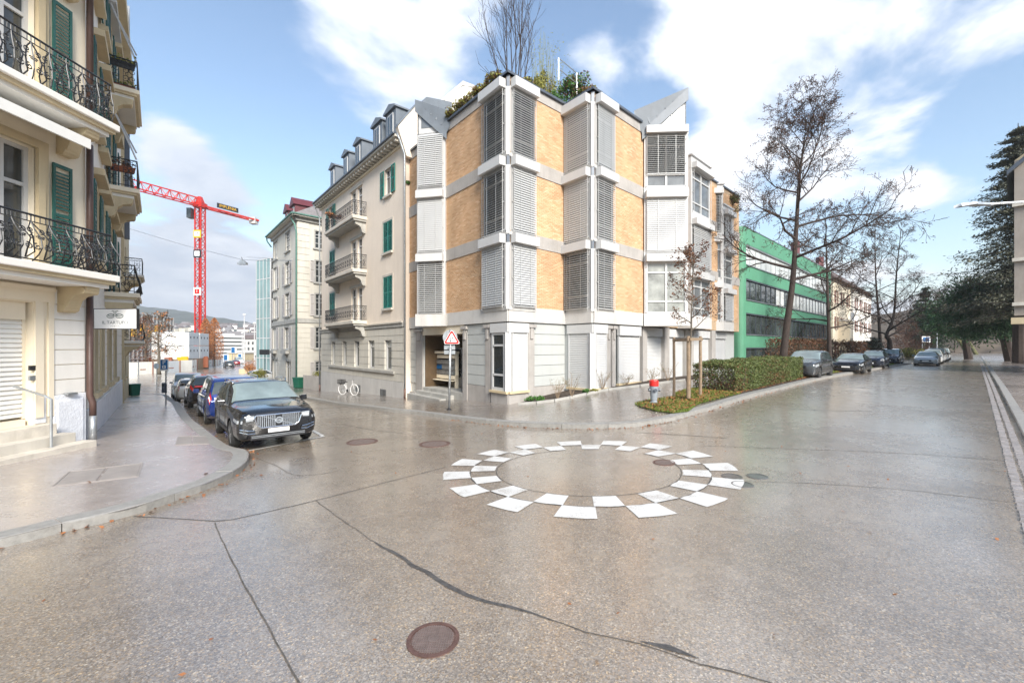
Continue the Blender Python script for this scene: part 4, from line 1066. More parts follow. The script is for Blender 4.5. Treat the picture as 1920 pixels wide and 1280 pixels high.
for F_, l in ((G1, w1+w1s+w1d), (G2, w2+w2s)):
    for h_ in l:
        door = h_ in w1d
        window(F_, *h_, -.14, cl_, cols=2, trans=(.3, .62, .8) if not door else (.75,), w=.05, glass=M_GLASS)
        a, b, c, d = h_; mb = MB(); fr = .13
        for q in ((a-fr, a, c-.02, d+.14), (b, b+fr, c-.02, d+.14), (a, b, d, d+.14)): mb.fbox(F_, *q, -.03, .04)
        mb.build('window_surround', M_STONE, cl_)
        if not door: fpart(F_, a-.25, b+.25, c-.16, c-.02, -.03, .16, 'window_sill', M_STONE, cl_)
        if h_ in w1s or h_ in w2s:
            w = (b-a)*.62 if F_ is G2 else (b-a)*.5
            sides = (a-w-.15, b+.15) if F_ is G1 else (a-w-.15,)
            for s0 in sides: shutter(F_, s0, s0+w, c, d, .06, cl_, M_GREYSH, 1, pitch=.09)
for F_, hs_ in ((G1, w1s+w1d), (G2, w2s)):
    courses(F_, 0, F_.L, -2.2, zs2-.35, 14, -.02, .03, 'rusticated_course', M_GREYW, .04, cl_, [(a-.2, b+.2, c-.2, d+.2) for a, b, c, d in hs_])
    courses(F_, 0, .55 if F_ is G1 else 1.1, zs2+.1, ZC-.5, 15, -.02, .045, 'quoin', M_GREYW, .04, cl_)
    fpart(F_, -.04, F_.L, zs2-.34, zs2+.08, -.03, .12, 'string_course', M_STONE, cl_)
    fpart(F_, -.2, F_.L+.3, ZC-.45, ZC-.1, -.03, .2, 'cornice', M_STONE, cl_); fpart(F_, -.5, F_.L+.4, ZC-.1, ZC+.02, -.03, .62, 'eave', M_GREYW, cl_); fpart(F_, -.62, F_.L+.5, ZC+.02, ZC+.14, .5, .76, 'eave_gutter', M_TEAL, cl_)
mb = MB(); c0 = Vector((K0[0]+.15, K0[1]-.85, ZC+.1)); c1 = c0+(G1.d*10).to_3d(); c2 = c0+(G2.d*11).to_3d(); c3 = c1+(G2.d*11).to_3d()
r1 = c0+((G1.d*4.6+G2.d*5).to_3d())+Vector((0, 0, 3.6)); r2 = r1+(G2.d*1.5).to_3d()
mb.poly([c0, c1, r1]); mb.poly([c0, r1, r2, c2]); mb.poly([c1, c3, r2, r1]); mb.poly([c2, r2, c3]); mb.build('hipped_roof', M_ROOFG, cl_)
for s, wd in ((2.6, 1.5), (5.4, 1.5)):
    z0, z1 = ZC+.3, ZC+1.75; o = -.2
    d_ = MB(); d_.fbox(G1, s-wd/2, s+wd/2, z0, z1, -3.2, o); dm = d_.build('dormer', M_MAROON, cl_)
    m = MB(); m.extr([G1.pt(s-wd/2-.2, z1-.05, o+.2), G1.pt(s+wd/2+.2, z1-.05, o+.2), G1.pt(s, z1+.85, o+.2)], G1.n.to_3d()*-3.6); m.build('dormer_roof', M_MAROON, dm)
    m = MB(); m.fbox(G1, s-.4, s+.4, z0+.2, z1-.15, o, o+.04); m.build('dormer_frame', M_WHITE, dm); m = MB(); m.fbox(G1, s-.33, s+.33, z0+.27, z1-.22, o+.035, o+.05); m.build('dormer_pane', M_GLASS, dm)
gutter_pipe([G1.pt(.35, ZC+.35, .55), G1.pt(.35, ZC-.25, .5), G1.pt(-.1, ZC-.9, .3), G1.pt(-.1, ZC-1.6, .15), G1.pt(-.1, -1.9, .15)], .08, M_TEAL, cl_)
gutter_pipe([G1.pt(G1.L+.4, ZC+.3, .6), G1.pt(G1.L+.4, ZC-.4, .55), G1.pt(G1.L+.1, ZC-1.1, .15)], .08, M_TEAL, cl_)
for h_ in w1s[4:]:
    a, b, c, d = h_; s = (a+b)/2; mb = MB()
    mb.fbox(G1, a-.15, b+.15, c-.5, c-.18, .05, .4); mb.fbox(G1, s-.3, s+.3, c-.85, c-.5, .02, .25); mb.build('window_box_bracket', M_STONE, cl_)
# ------------------------------------------------------------------ cream corner house on the left
N0 = (-11.0, 11.0)
FN = Fac(N0, (-11.28, 3.4)); FS = Fac((-11.06, 11.06), (-11.06-.83*10.9, 11.06+10.9))
lh = thing('corner_house', 'cream corner house at the left edge with wrought iron balconies and a closed roller door', 'building', (-13, 10, TZ(-13, 10)))
ZL = 20.0
sN = lambda px, o=0: FN.s(px, o)
zN = lambda px, py, o=0: FN.z(px, py, o)
mb = MB()
dA, dB = sN(62), sN(-190)
wA, wB = sN(66), sN(-95)
near_h = [(dA, dB, .55, 3.42), (wA, wB, 4.25, 7.0), (wA, wB, 8.1, 10.9), (wA, wB, 12.0, 14.6)]
wall_holes(mb, FN, 0, FN.L, 0-.5, 3.95, near_h[:1], -.3, 0, depth=.35); mb.build('ground_floor_wall', M_CREAM, lh)
mb = MB(); wall_holes(mb, FN, 0, FN.L, 3.95, ZL, near_h[1:], -.3, 0, depth=.3); mb.build('wall', M_CREAM, lh)
st_h = []
for fl, (z0, z1) in enumerate(((1.15, 3.1), (4.9, 7.0), (8.75, 10.9), (12.6, 14.6))):
    for s, w in ((1.75, .95), (3.7, .95), (6.5, 1.25), (9.2, .95)):
        if fl and s == 6.5: st_h.append((s-w/2, s+w/2, z0-.55, z1))
        else: st_h.append((s-w/2, s+w/2, z0, z1))
mb = MB(); wall_holes(mb, FS, 0, FS.L, -1.5, ZL, st_h, -.3, 0, depth=.28); mb.build('street_wall', M_CREAMW, lh)
e = FS.pt(FS.L, 0, 0); mb = MB(); mb.prism([FN.pt(.35, 0, -.36)[:2], FN.pt(FN.L, 0, -.36)[:2], FN.pt(FN.L, 0, -14)[:2], FS.pt(FS.L, 0, -12)[:2], FS.pt(FS.L-.02, 0, -.01)[:2], FS.pt(FS.L-.02, 0, -.3)[:2], FS.pt(.35, 0, -.36)[:2]], -1.5, ZL); mb.build('core', M_CREAM, lh)
for i, h_ in enumerate(st_h):
    a, b, c, d = h_; window(FS, a, b, c, d, -.2, lh, cols=2, trans=(.7,), w=.06)
    mb = MB(); fr = .15
    for q in ((a-fr, a, c-.04, d+.16), (b, b+fr, c-.04, d+.16), (a, b, d, d+.16)): mb.fbox(FS, *q, -.03, .07)
    mb.build('window_surround', M_CREAM2, lh)
    if i > 3:
        fpart(FS, a-.28, b+.28, d+.22, d+.40, -.03, .30, 'window_cornice', M_CREAM2, lh)
        if abs((a+b)/2-6.5) > .2:
            fpart(FS, a-.2, b+.2, c-.2, c-.05, -.03, .24, 'window_sill', M_CREAM2, lh)
        for s0 in (a-.62, b+.16): shutter(FS, s0, s0+.46, c, d, .09, lh, M_DGREEN, 1, pitch=.1)
    else: fpart(FS, a-.2, b+.2, c-.2, c-.05, -.03, .16, 'window_sill', M_CREAM2, lh)
# rusticated panel and roughcast plinth near the corner
courses(FN, .04, sN(98), zN(130, 737), 3.80, 7, -.01, .03, 'rusticated_course', M_CREAMW, .022, lh)
courses(FS, .04, FS.L, .78, 3.80, 7, -.01, .03, 'rusticated_course', M_CREAMW, .022, lh, [(a-.17, b+.17, c-.2, d+.2) for a, b, c, d in st_h[:4]])
fpart(FN, .02, sN(98), -.5, zN(130, 738), -.05, .05, 'plinth', M_ROUGHPL, lh, bevel=.015); fpart(FN, .10, sN(103), .02, zN(130, 748), .0, .075, 'plinth_panel', M_ROUGHPL, lh, bevel=.02)
fpart(FS, .02, FS.L, -1.6, .74, -.05, .06, 'plinth', M_ROUGHPL, lh, bevel=.015)
mb = MB()
for a, b in ((sN(98), sN(88)), (sN(79), sN(63))): mb.fbox(FN, a, b, .75, 3.62, -.02, .05)
mb.fbox(FN, sN(98), dB, 3.45, 3.70, -.02, .06); mb.fbox(FN, sN(98), dB, 3.70, 3.80, -.02, .10)
mb.build('door_surround', M_CREAM, lh)
# roller door, slat by slat
rd = MB(); rd.fbox(FN, dA, dA+.07, .75, 3.42, -.28, -.18); rd.fbox(FN, dA+.07, dB, 3.02, 3.42, -.28, -.10); rd.fbox(FN, dA+.07, dB, .60, .74, -.30, -.1)
rdo = rd.build('roller_door', M_CREAM, lh)
for i in range(21):
    z = .80+i*.106; m = MB(); P = [FN.pt(dA+.07, z, -.17), FN.pt(dB, z, -.17), FN.pt(dB, z+.088, -.215), FN.pt(dA+.07, z+.088, -.215)]; m.extr(P, (0, 0, .012)); m.poly([FN.pt(dA+.07, z+.088, -.215), FN.pt(dB, z+.088, -.215), FN.pt(dB, z+.112, -.175), FN.pt(dA+.07, z+.112, -.175)]); m.build('slat', M_AWN, rdo)
g = MB(); g.fbox(FN, dA-.25, dA-.02, .62, 1.25, -.03, .02); g.build('plinth_panel', M_ROUGHPL, lh)
# entrance steps and handrail
M_STEP = mat('worn_step_stone', (.62, .57, .49), .8, .1, 3, .15, 50, dirt=.3)
mb = MB(); q0, q1 = sN(100), dB+.3
mb.fbox(FN, q0+.18, q1, -.4, .60, -.2, .30, 0); mb.build('step', M_STEP, lh, bevel=.01)
mb = MB(); mb.fbox(FN, q0+.05, q1, -.4, .36, .30, .62); mb.build('step', M_TRIM, lh, bevel=.01)
mb = MB(); mb.fbox(FN, q0-.10, q1, -.4, .15, .62, .98); mb.build('step', M_STEP, lh, bevel=.01)
hr = thing('handrail', 'grey metal handrail beside the closed roller door', 'handrail', FN.pt(sN(84, .6), .35, .6))
s1 = sN(84, .55); mb = MB(); mb.tube([FN.pt(s1, .15, .7), FN.pt(s1, 1.22, .7), FN.pt(s1+.04, 1.30, .6), FN.pt(s1+.10, 1.52, -.05)], .026, 8); mb.build('rail', M_STEEL, hr)
sb = MB(); p = FN.pt(s1, .14, .7); sb.lathe([(.06, 0), (.06, .012)], p, 12); sb.build('base_plate', M_STEEL, hr)
for zz, nm, M_ in ((1.86, 'key_switch', M_BLACK), (1.63, 'bell_plate', M_STEEL)): fpart(FN, sN(65, .02), sN(60, .02)+.06, zz, zz+.11, -.0, .05, nm, M_, lh)
# wall tap / ashtray bracket on the white panel
fpart(FN, sN(138, .05), sN(120, .05), 1.22, 1.27, .03, .16, 'wall_bracket', M_STEEL, lh)
# balconies on the near face
def slab(f, s0, s1, z, o, th=.34, par=None, M=M_CREAMW):
    b = fpart(f, s0, s1, z-.16, z, -.05, o, 'balcony', M, par or lh, bevel=.02); fpart(f, s0+.06, s1-.06, z-.24, z-.16, -.05, o-.07, 'moulding', M_CREAM2, b); fpart(f, s0+.14, s1-.14, z-th, z-.24, -.05, o-.16, 'soffit', M_CREAMW, b); return b
s_end = FN.s(226, 1.0)
for z, belly, kind in ((4.20, .34, 0), (8.02, .10, 1), (11.9, .1, 2)):
    b = slab(FN, s_end, FN.L, z, 1.0)
    bs = FN.s(166, .55)
    bracket(FN, bs+.1, .30, z-.341, .62, .78, b, M_CREAM2); bracket(FN, bs+3.2, .30, z-.341, .62, .78, b, M_CREAM2)
    if kind < 2: ornate([FN.pt(s_end+.06, 0, .05), FN.pt(s_end+.06, 0, .80), FN.pt(s_end+4.6, 0, .80)], z, 1.02, belly, b, fine=1.9, r=.014)
for a, b, c, d in near_h[1:]:
    window(FN, a, b, c, d, -.22, lh, cols=3, trans=(.68,), w=.09)
    mb = MB(); fr = .24
    for q in ((a-fr, a, c, d+.2), (a, b, d, d+.2)): mb.fbox(FN, *q, -.03, .05)
    mb.build('window_surround', M_CREAM2, lh); mb = MB()
    for q in ((a-fr*.6, a, c, d+.12), (a, b, d, d+.12)): mb.fbox(FN, *q, .05, .09)
    mb.build('window_moulding', M_CREAM2, lh)
    shutter(FN, sN(133, .05), sN(96, .05), c+.1, d-.2, .06, lh, M_DGREEN, 1, pitch=.085, single=True)
aw = thing('awning', 'white fabric awning rolled out under the upper balcony of the cream house', 'awning', FN.pt(2, 7.3, .5))
s0 = FN.s(157, .82); mb = MB(); mb.hexa([FN.pt(s, z, o) for zt in (0, .03) for s, z, o in ((s0, 7.52+zt, .15), (FN.L, 7.52+zt, .15), (FN.L, 7.30+zt, .95), (s0, 7.30+zt, .95))]); mb.build('fabric', M_AWN, aw)
mb = MB(); mb.fbox(FN, s0, FN.L, 7.10, 7.325, .95, 1.0); mb.build('valance', M_AWN, aw)
mb = MB(); mb.tube([FN.pt(s0, 7.56, .12), FN.pt(FN.L, 7.56, .12)], .06, 8); mb.build('roller', M_WHITE, aw)
gutter_pipe([FN.pt(-.02, ZL, .10), FN.pt(-.02, 8.3, .10)], .07, M_BROWNP, lh); gutter_pipe([FN.pt(-.02, 7.6, .10), FN.pt(-.02, 4.3, .10)], .07, M_BROWNP, lh)
gutter_pipe([FN.pt(-.02, 3.8, .10), FN.pt(-.02, 1.15, .10), FN.pt(-.06, .95, .14), FN.pt(-.06, .62, .14)], .07, M_BROWNP, lh); gutter_pipe([FN.pt(-.06, .62, .14), FN.pt(-.06, -.1, .14)], .078, M_STEEL, lh)
# balcony stack on the street face
for z, kind in ((4.35, 0), (8.15, 1), (11.75, 2)):
    s0_ = 5.1; O = FS.off(s0_, 262); b = slab(FS, s0_, 8.1, z, O, .36, M=M_CREAM)
    for s in (s0_+.25, 7.85): bracket(FS, s, .3, z-.361, .75, O*.8, b, M_CREAM2)
    mb = MB(); P = [FS.pt(s0_+.4+2.3*i/8, z-.37-.10*math.sin(i*math.pi/2)-.1*math.sin(math.pi*i/8), O*.75) for i in range(9)]
    if kind == 0: ornate([FS.pt(s0_+.06, 0, 0), FS.pt(s0_+.06, 0, O-.15), FS.pt(8.0, 0, O-.15)], z, 1.0, .2, b, fine=1.5, r=.014)
    else: simple_rail([FS.pt(s0_+.06, 0, 0), FS.pt(s0_+.06, 0, O-.08), FS.pt(8.0, 0, O-.08)], z, 1.0, b)
    if kind:
        a2 = MB(); q = FS.pt(s0_+.5, z+2.6, .1)
        for sg in (0, .25): a2.bar(FS.pt(s0_+.3+sg, z+3.1, .1), FS.pt(s0_+.3, z+1.15+sg, O-.1), .05)
        a2.fbox(FS, s0_+.2, 8.0, z+3.0, z+3.15, .05, .3)
        a2.build('awning_arm', M_WHITE, b)
fpart(FS, FS.L-.12, FS.L+.25, 8, ZL, -.3, .32, 'slate_edge', M_ZINCD, lh); fpart(FS, FS.L-.3, FS.L-.12, -.5, ZL, -.02, .12, 'corner_strip', M_CREAM2, lh)
fpart(FS, 0, FS.L, 15.6, 16.1, -.05, .5, 'cornice', M_CREAM2, lh)
for k, (z, s, lab, M_) in enumerate(((11.75+.72, 5.25, 'dark oval planter hung on the topmost railing of the cream house', M_BLACK), (8.15+.55, 5.25, 'terracotta flower box on the middle railing of the cream house', M_TERRA), (11.75, 5.55, 'terracotta trough on the floor of the topmost balcony', M_TERRA))):
    O = FS.off(5.1, 262); c = FS.pt(s, z, O*.5); t = thing('flower_box', lab, 'planter', c)
    m = MB(); m.hexa([FS.pt(a, zz, o) for zz, g_ in ((z, .04), (z+.2, 0)) for a, o in ((s-.09+g_, .12+g_), (s+.09-g_, .12+g_), (s+.09-g_, O-.12-g_), (s-.09+g_, O-.12-g_))]); m.build('trough', M_, t)
    lf = MB()
    for i in range(60):
        p = FS.pt(s+rnd.uniform(-.12, .12), z+.2+abs(rnd.gauss(0, .12)), rnd.uniform(.12, O-.12)); u = Vector((rnd.gauss(0, 1), rnd.gauss(0, 1), rnd.gauss(0, 1))).normalized()*.05; w = u.orthogonal()*.6
        lf.poly([p-u, p+w, p+u, p-w])
    lf.build('leaves', L_YGREEN if k != 1 else L_BROWN, t, kind='stuff')
# shop sign
sg = thing('shop_sign', 'white hanging shop sign with green knot emblem on the cream house', 'sign', (-11.35, 11.65, 3.16))
sx0, sx1, sz0, sz1 = (177-CX)/F*11.6, (258-CX)/F*11.6, H+(CY-617)/F*11.6, H+(CY-578.5)/F*11.6
mb = MB(); mb.box(sx0, sx1, 11.58, 11.66, sz0, sz1); mb.build('case', M_BLACK, sg)
mb = MB(); mb.box(sx0+.018, sx1-.018, 11.574, 11.60, sz0+.018, sz1-.018); mb.build('face', mat('lit_sign_face', (.85, .85, .84), .4, .02, 3, emit=(1, 1, 1, .03)), sg)
mb = MB(); mb.bar((-11.75, 11.63, 3.2), (sx0, 11.63, 3.2), .05); mb.build('arm', M_STEEL, sg)
M_INK = mat('dark_green_ink', (.03, .09, .08), .5, .02); M_INK2 = mat('grey_ink', (.10, .13, .14), .5, .02)
cxs = (sx0+sx1)/2; o = root_loc(sg)
text('IL TARTUFO', .115, sg, M_INK2, Vector((cxs, 11.570, 3.055))-o, (R(90), 0, 0), 1.12); text('Z Ü R I C H', .05, sg, M_INK2, Vector((cxs, 11.570, 2.955))-o, (R(90), 0, 0))
em = MB(); yq = 11.569
for sgn in (-1, 1):
    P = [Vector((cxs+sgn*(.02+.20*math.sin(t)**2), yq, 3.235+.05*math.sin(2*t))) for t in np.linspace(0, math.pi, 22)]; em.tube(P, .008, 4)
    P = [Vector((cxs+sgn*.11+.07*math.cos(t), yq, 3.26+.028*math.sin(t))) for t in np.linspace(0, 6.28, 16)]; em.tube(P, .007, 4)
    em.tube([(cxs+sgn*.025, yq, 3.25), (cxs+sgn*.025, yq, 3.37), (cxs+sgn*.085, yq, 3.37)], .008, 4)
em.build('emblem', M_INK, sg)

# ------------------------------------------------------------------ ochre house further down the left side
q = FS.pt(FS.L+.4, 0, -.25); FO = Fac((q.x, q.y), (q.x-.83*10.5, q.y+10.5))
oh = thing('ochre_house', 'ochre and white house behind the cream corner house with two railed balconies', 'building', (-24, 29, TZ(-24, 29)))
oh_h = []
for z0, z1 in ((.4, 2.0), (3.4, 5.3), (7.2, 9.2)):
    for s in (1.6, 4.0, 6.6, 9.2): oh_h.append((s-.5, s+.5, z0, z1))
mb = MB(); wall_holes(mb, FO, 0, FO.L, -2.5, 12.5, oh_h, -.3, 0); mb.build('street_wall', M_CREAM2, oh)
mb = MB(); mb.prism([FO.pt(0, 0, -.01)[:2], FO.pt(.02, 0, -.3)[:2], FO.pt(FO.L, 0, -.3)[:2], FO.pt(FO.L, 0, -10)[:2], FO.pt(0, 0, -10)[:2]], -2.5, 12.5); mb.build('core', M_CREAMW, oh)
for h_ in oh_h: window(FO, *h_, -.15, oh, cols=2, sill=(M_CREAM2, .14))
for z, s in ((2.75, 3.2), (6.9, 5.2)):
    O = FO.off(s, 270); b = slab(FO, s, s+2.6, z, max(O, .6), .34, oh)
    (ornate if z < 3 else simple_rail)([FO.pt(s+.06, 0, 0), FO.pt(s+.06, 0, max(O, .6)-.1), FO.pt(s+2.5, 0, max(O, .6)-.1)], z, 1.0, *((.14, b) if z < 3 else (b,)))
    for x in (s+.3, s+2.3): bracket(FO, x, .3, z-.341, .6, max(O, .6)*.75, b, M_CREAM2)
mb = MB(); mb.fbox(FO, -.1, FO.L+.1, 12.5, 12.9, -10, .5); mb.build('roof', M_ROOFG, oh)
# ------------------------------------------------------------------ green office building
M_GRNW = mat('green_render', (.095, .285, .175), .6, .05, .7, .1, 80, dirt=.15)
M_GRNG = mat('office_glass', (.06, .075, .072), .03, .5, .35, spec=1.0)
GBa = (18.6, 34.4); GBb = (GBa[0]+1.085*21, GBa[1]+21)
GB = Fac(GBa, GBb)
M_LIT = mat('blind_and_painted_sky_glass', (.62, .64, .62), .05, .12, .5, spec=1.0)  # pale colour stands in for blinds and for bright sky reflected in the panes
gb = thing('office_building', 'green rendered office block with four ribbon windows behind bare trees', 'building', (28, 45, .5))
zt = GB.z(1390, 421.5)
rib = [(454, 493.5), (519.5, 560), (585, 626.5), (651.5, 676)]
a0 = .75; aL = GB.L-.3
hs = [(a0, aL, GB.z(1392, b), GB.z(1392, a)) for a, b in rib]
mb = MB(); wall_holes(mb, GB, .45, GB.L, -.5, zt, hs, -.3, 0, depth=.22); mb.build('street_wall', M_GRNW, gb)
mb = MB(); rr = .45; arc = [GB.pt(.45-rr*math.sin(t), 0, -rr+rr*math.cos(t))[:2] for t in np.linspace(0, math.pi/2, 7)]
mb.prism(list(arc)+[GB.pt(0, 0, -12)[:2], GB.pt(GB.L, 0, -12)[:2], GB.pt(GB.L, 0, -.01)[:2], GB.pt(GB.L-.05, 0, -.3)[:2], GB.pt(.45, 0, -.3)[:2]], -.5, zt); mb.build('side_wall', M_GRNW, gb, smooth=False)
for k, (a, b, c, d) in enumerate(hs):
    fr = MB(); fr.fbox(GB, a, b, c, c+.06, -.2, .03); fr.fbox(GB, a, b, d-.10, d, -.2, -.02)
    n_ = 22
    for i in range(n_+1):
        s = a+(b-a)*i/n_; fr.fbox(GB, s-.03, s+.03, c+.06, d-.1, -.2, -.12 if k else -.14)
    w = fr.build('ribbon_window', M_ZINCD if k else M_STEEL, gb)
    sil = MB(); sil.fbox(GB, a-.02, b+.02, c-.05, c-.001, -.1, .08); sil.build('sill', M_STEEL, w)
    for i in range(n_):
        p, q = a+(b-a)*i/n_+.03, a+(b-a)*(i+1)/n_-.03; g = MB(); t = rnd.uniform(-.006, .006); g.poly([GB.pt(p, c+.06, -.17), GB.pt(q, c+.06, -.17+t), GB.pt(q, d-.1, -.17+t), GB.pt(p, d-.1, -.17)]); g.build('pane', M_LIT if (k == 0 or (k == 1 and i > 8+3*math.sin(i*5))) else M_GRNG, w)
fpart(GB, .3, GB.L, zt, zt+.06, -12, .04, 'roof_edge', M_ZINC, gb)
fpart(GB, 8, 14, zt, zt+.7, -6, -3, 'roof_plant', M_CONC2, gb)
# ------------------------------------------------------------------ houses beyond it
M_REDSH = mat('russet_shutter', (.20, .035, .02), .55, .1, 3)
def villa(Fv, zeave, zridge, M, label, cols, name='town_house', sh=M_REDSH, roof=M_TILE, depth=9, storeys=3):
    c = Fv.pt(Fv.L/2, .5, -3); t = thing(name, label, 'house', c); hs = []
    for k in range(storeys):
        z0 = 1.3+k*(zeave-.9)/storeys
        for i in range(cols):
            s = Fv.L*(i+.5)/cols; hs.append((s-.55, s+.55, z0, z0+1.7))
    mb = MB(); wall_holes(mb, Fv, 0, Fv.L, -.5, zeave, hs, -.3, 0); mb.build('wall', M, t)
    mb = MB(); mb.prism([Fv.pt(0, 0, -.005)[:2], Fv.pt(.02, 0, -.3)[:2], Fv.pt(Fv.L, 0, -.3)[:2], Fv.pt(Fv.L, 0, -depth)[:2], Fv.pt(0, 0, -depth)[:2]], -.5, zeave); mb.build('core', M, t)
    for h_ in hs:
        window(Fv, *h_, -.14, t, cols=2, sill=(M_TRIM, .12))
        for s0 in (h_[0]-.58, h_[1]+.04): shutter(Fv, s0, s0+.54, h_[2], h_[3], .04, t, sh, 1, pitch=.12)
    mb = MB(); a, b = -.5, Fv.L+.5
    r0, r1 = Fv.pt(a+2, zridge, -depth/2), Fv.pt(b-2, zridge, -depth/2); e_ = [Fv.pt(a, zeave, .6), Fv.pt(b, zeave, .6), Fv.pt(b, zeave, -depth-.5), Fv.pt(a, zeave, -depth-.5)]
    mb.poly([e_[0], e_[1], r1, r0]); mb.poly([e_[1], e_[2], r1]); mb.poly([e_[2], e_[3], r0, r1]); mb.poly([e_[3], e_[0], r0]); mb.poly(e_)
    ro = mb.build('roof', roof, t)
    mb = MB(); q = Fv.pt(1.6, zridge-.8, -depth/2-.2); mb.box(q.x-.4, q.x+.4, q.y-.4, q.y+.4, q.z, q.z+2.2); mb.build('chimney', M_MAROON, ro)
    return t
H1 = Fac((43.3, 57.6), (52.6, 66.3)); H2 = Fac((53.6, 67.0), (66.5, 79.0))
v1 = villa(H1, 11.6, 16.2, M_CREAM, 'cream town house with russet shutters next to the green office block', 3)
v2 = villa(H2, 11.6, 16.0, M_CREAMW, 'white town house with russet shutters behind the forked bare tree', 4)
fpart(H1, 3.6, 6.0, -.5, 6.0, .0, 1.3, 'bay', M_CREAM, v1); b = fpart(H1, 3.5, 6.1, 6.0, 6.2, .0, 1.45, 'balcony', M_CREAMW, v1); fpart(H1, 3.5, 6.1, 6.2, 7.2, 1.35, 1.43, 'balcony_front', M_WHITE, b)
for s in (3.9, 4.6, 5.3): fpart(H1, s, s+.35, .8, 3.6, 1.3, 1.32, 'bay_pane', M_GLASS, v1)
# ------------------------------------------------------------------ tall house at the right edge
RH0 = (35.55, 30.2); RHf = Fac(RH0, (RH0[0]+.648*14, RH0[1]-.762*14)); RHs = Fac(RH0, (RH0[0]+.735*12, RH0[1]+.678*12))
rh = thing('gabled_house', 'tall grey beige gabled house at the right edge with a jettied bay', 'building', (40, 32, .5))
M_RHW = mat('grey_beige_render', (.34, .30, .26), .85, .06, 1, .1, 60, dirt=.3)
rz = lambda y: RHf.z(1910, y)
hs = [(1.0+i*2.6, 2.1+i*2.6, rz(y1), rz(y0)) for i in range(4) for y0, y1 in ((322, 372), (418, 468), (515, 562))]
mb = MB(); wall_holes(mb, RHf, 0, RHf.L, 4.6, rz(300), hs, -.3, 0); mb.build('wall', M_RHW, rh)
mb = MB(); wall_holes(mb, RHf, 1.2, RHf.L, -.5, 4.6, [], -.3, -.8); mb.build('ground_floor_wall', M_CREAM2, rh)
mb = MB(); mb.prism([RHf.pt(.02, 0, -.3)[:2], RHf.pt(RHf.L, 0, -.3)[:2], RHf.pt(RHf.L, 0, -11)[:2], RHf.pt(0, 0, -11)[:2], RHf.pt(0, 0, -.01)[:2]], 4.6, rz(300)); mb.prism([RHf.pt(1.2, 0, -.85)[:2], RHf.pt(RHf.L, 0, -.85)[:2], RHf.pt(RHf.L, 0, -11)[:2], RHf.pt(1.2, 0, -11)[:2]], -.5, 4.6); mb.build('core', M_RHW, rh)
for h_ in hs: window(RHf, *h_, -.15, rh, cols=2, trans=(.7,), frame=M_TRIM, sill=(M_TRIM, .15))
for y in (384, 487, 570): fpart(RHf, -.1, RHf.L, rz(y)-.12, rz(y)+.12, -.02, .22, 'string_course', M_TRIM, rh)
for y in (598,): fpart(RHf, -.15, RHf.L, rz(y)-.35, rz(y)+.1, -.9, .25, 'jetty', M_CREAM2, rh)
mb = MB()
e0, e1 = RHf.pt(-.35, rz(318), .35), RHf.pt(7, rz(130), .35); back = -RHf.n.to_3d()*11
th = Vector((0, 0, .3)); mb.hexa([e0-th, e1-th, e1-th+back, e0-th+back, e0, e1, e1+back, e0+back]); e2 = RHf.pt(14.7, rz(318), .35); mb.hexa([e1-th, e2-th, e2-th+back, e1-th+back, e1, e2, e2+back, e1+back]); mb.build('roof', M_ZINCD, rh)
mb = MB(); mb.extr([RHf.pt(0, rz(300), 0), RHf.pt(14, rz(300), 0), RHf.pt(7, rz(140), 0)], back*.99); mb.build('gable_wall', M_CREAM2, rh)
# garden walls, gate piers and bins along the far pavement
gwf = Fac(uv(-4.6, 22), uv(-4.7, 74))
gwl = thing('garden_wall', 'low grey garden wall with iron fence along the far pavement', 'wall', (*gwf.pt(10, 0)[:2], .5))
fpart(gwf, 9.0, gwf.L, .2, 1.35, -.3, 0, 'wall', M_CONC, gwl); fpart(gwf, 9.0, gwf.L, 1.35, 1.45, -.36, .06, 'coping', M_STONE, gwl)
mb = MB()
for i in range(90): s = 9+i*.45; mb.bar(gwf.pt(s, 1.45, -.15), gwf.pt(s, 2.15, -.15), .035)
mb.tube([gwf.pt(9, 2.1, -.15), gwf.pt(gwf.L, 2.1, -.15)], .03, 5); mb.build('fence_bars', M_IRON, gwl, kind='stuff')
for s, lab in ((8.6, 'nearer grey stone gate pier beside the far pavement'), (24.4, 'farther grey stone gate pier in the garden wall')):
    t = thing('gate_pier', lab, 'gate pier', (*gwf.pt(s, 0)[:2], .5)); fpart(gwf, s-.3, s+.3, .2, 2.3, -.45, .12, 'shaft', M_STONE, t, bevel=.02); fpart(gwf, s-.38, s+.38, 2.3, 2.45, -.53, .2, 'cap', M_STONE, t, bevel=.03)
hut = thing('garden_pavilion', 'small ochre garden building with arched window behind the gate pier', 'building', (*gwf.pt(22, 0, -5)[:2], .5))
fh = Fac(gwf.pt(18, 0, -4)[:2], gwf.pt(18, 0, -9)[:2]); mb = MB(); mb.prism([fh.pt(0, 0, 0)[:2], fh.pt(5, 0, 0)[:2], fh.pt(5, 0, -6)[:2], fh.pt(0, 0, -6)[:2]], .2, 5.4); mb.build('wall', M_CREAM2, hut)
mb = MB(); mb.fbox(fh, -.3, 5.3, 5.4, 5.7, -6.2, .3); mb.build('roof', M_TERRA, hut); window(fh, 1.2, 2.6, 2.6, 4.6, .04, hut)
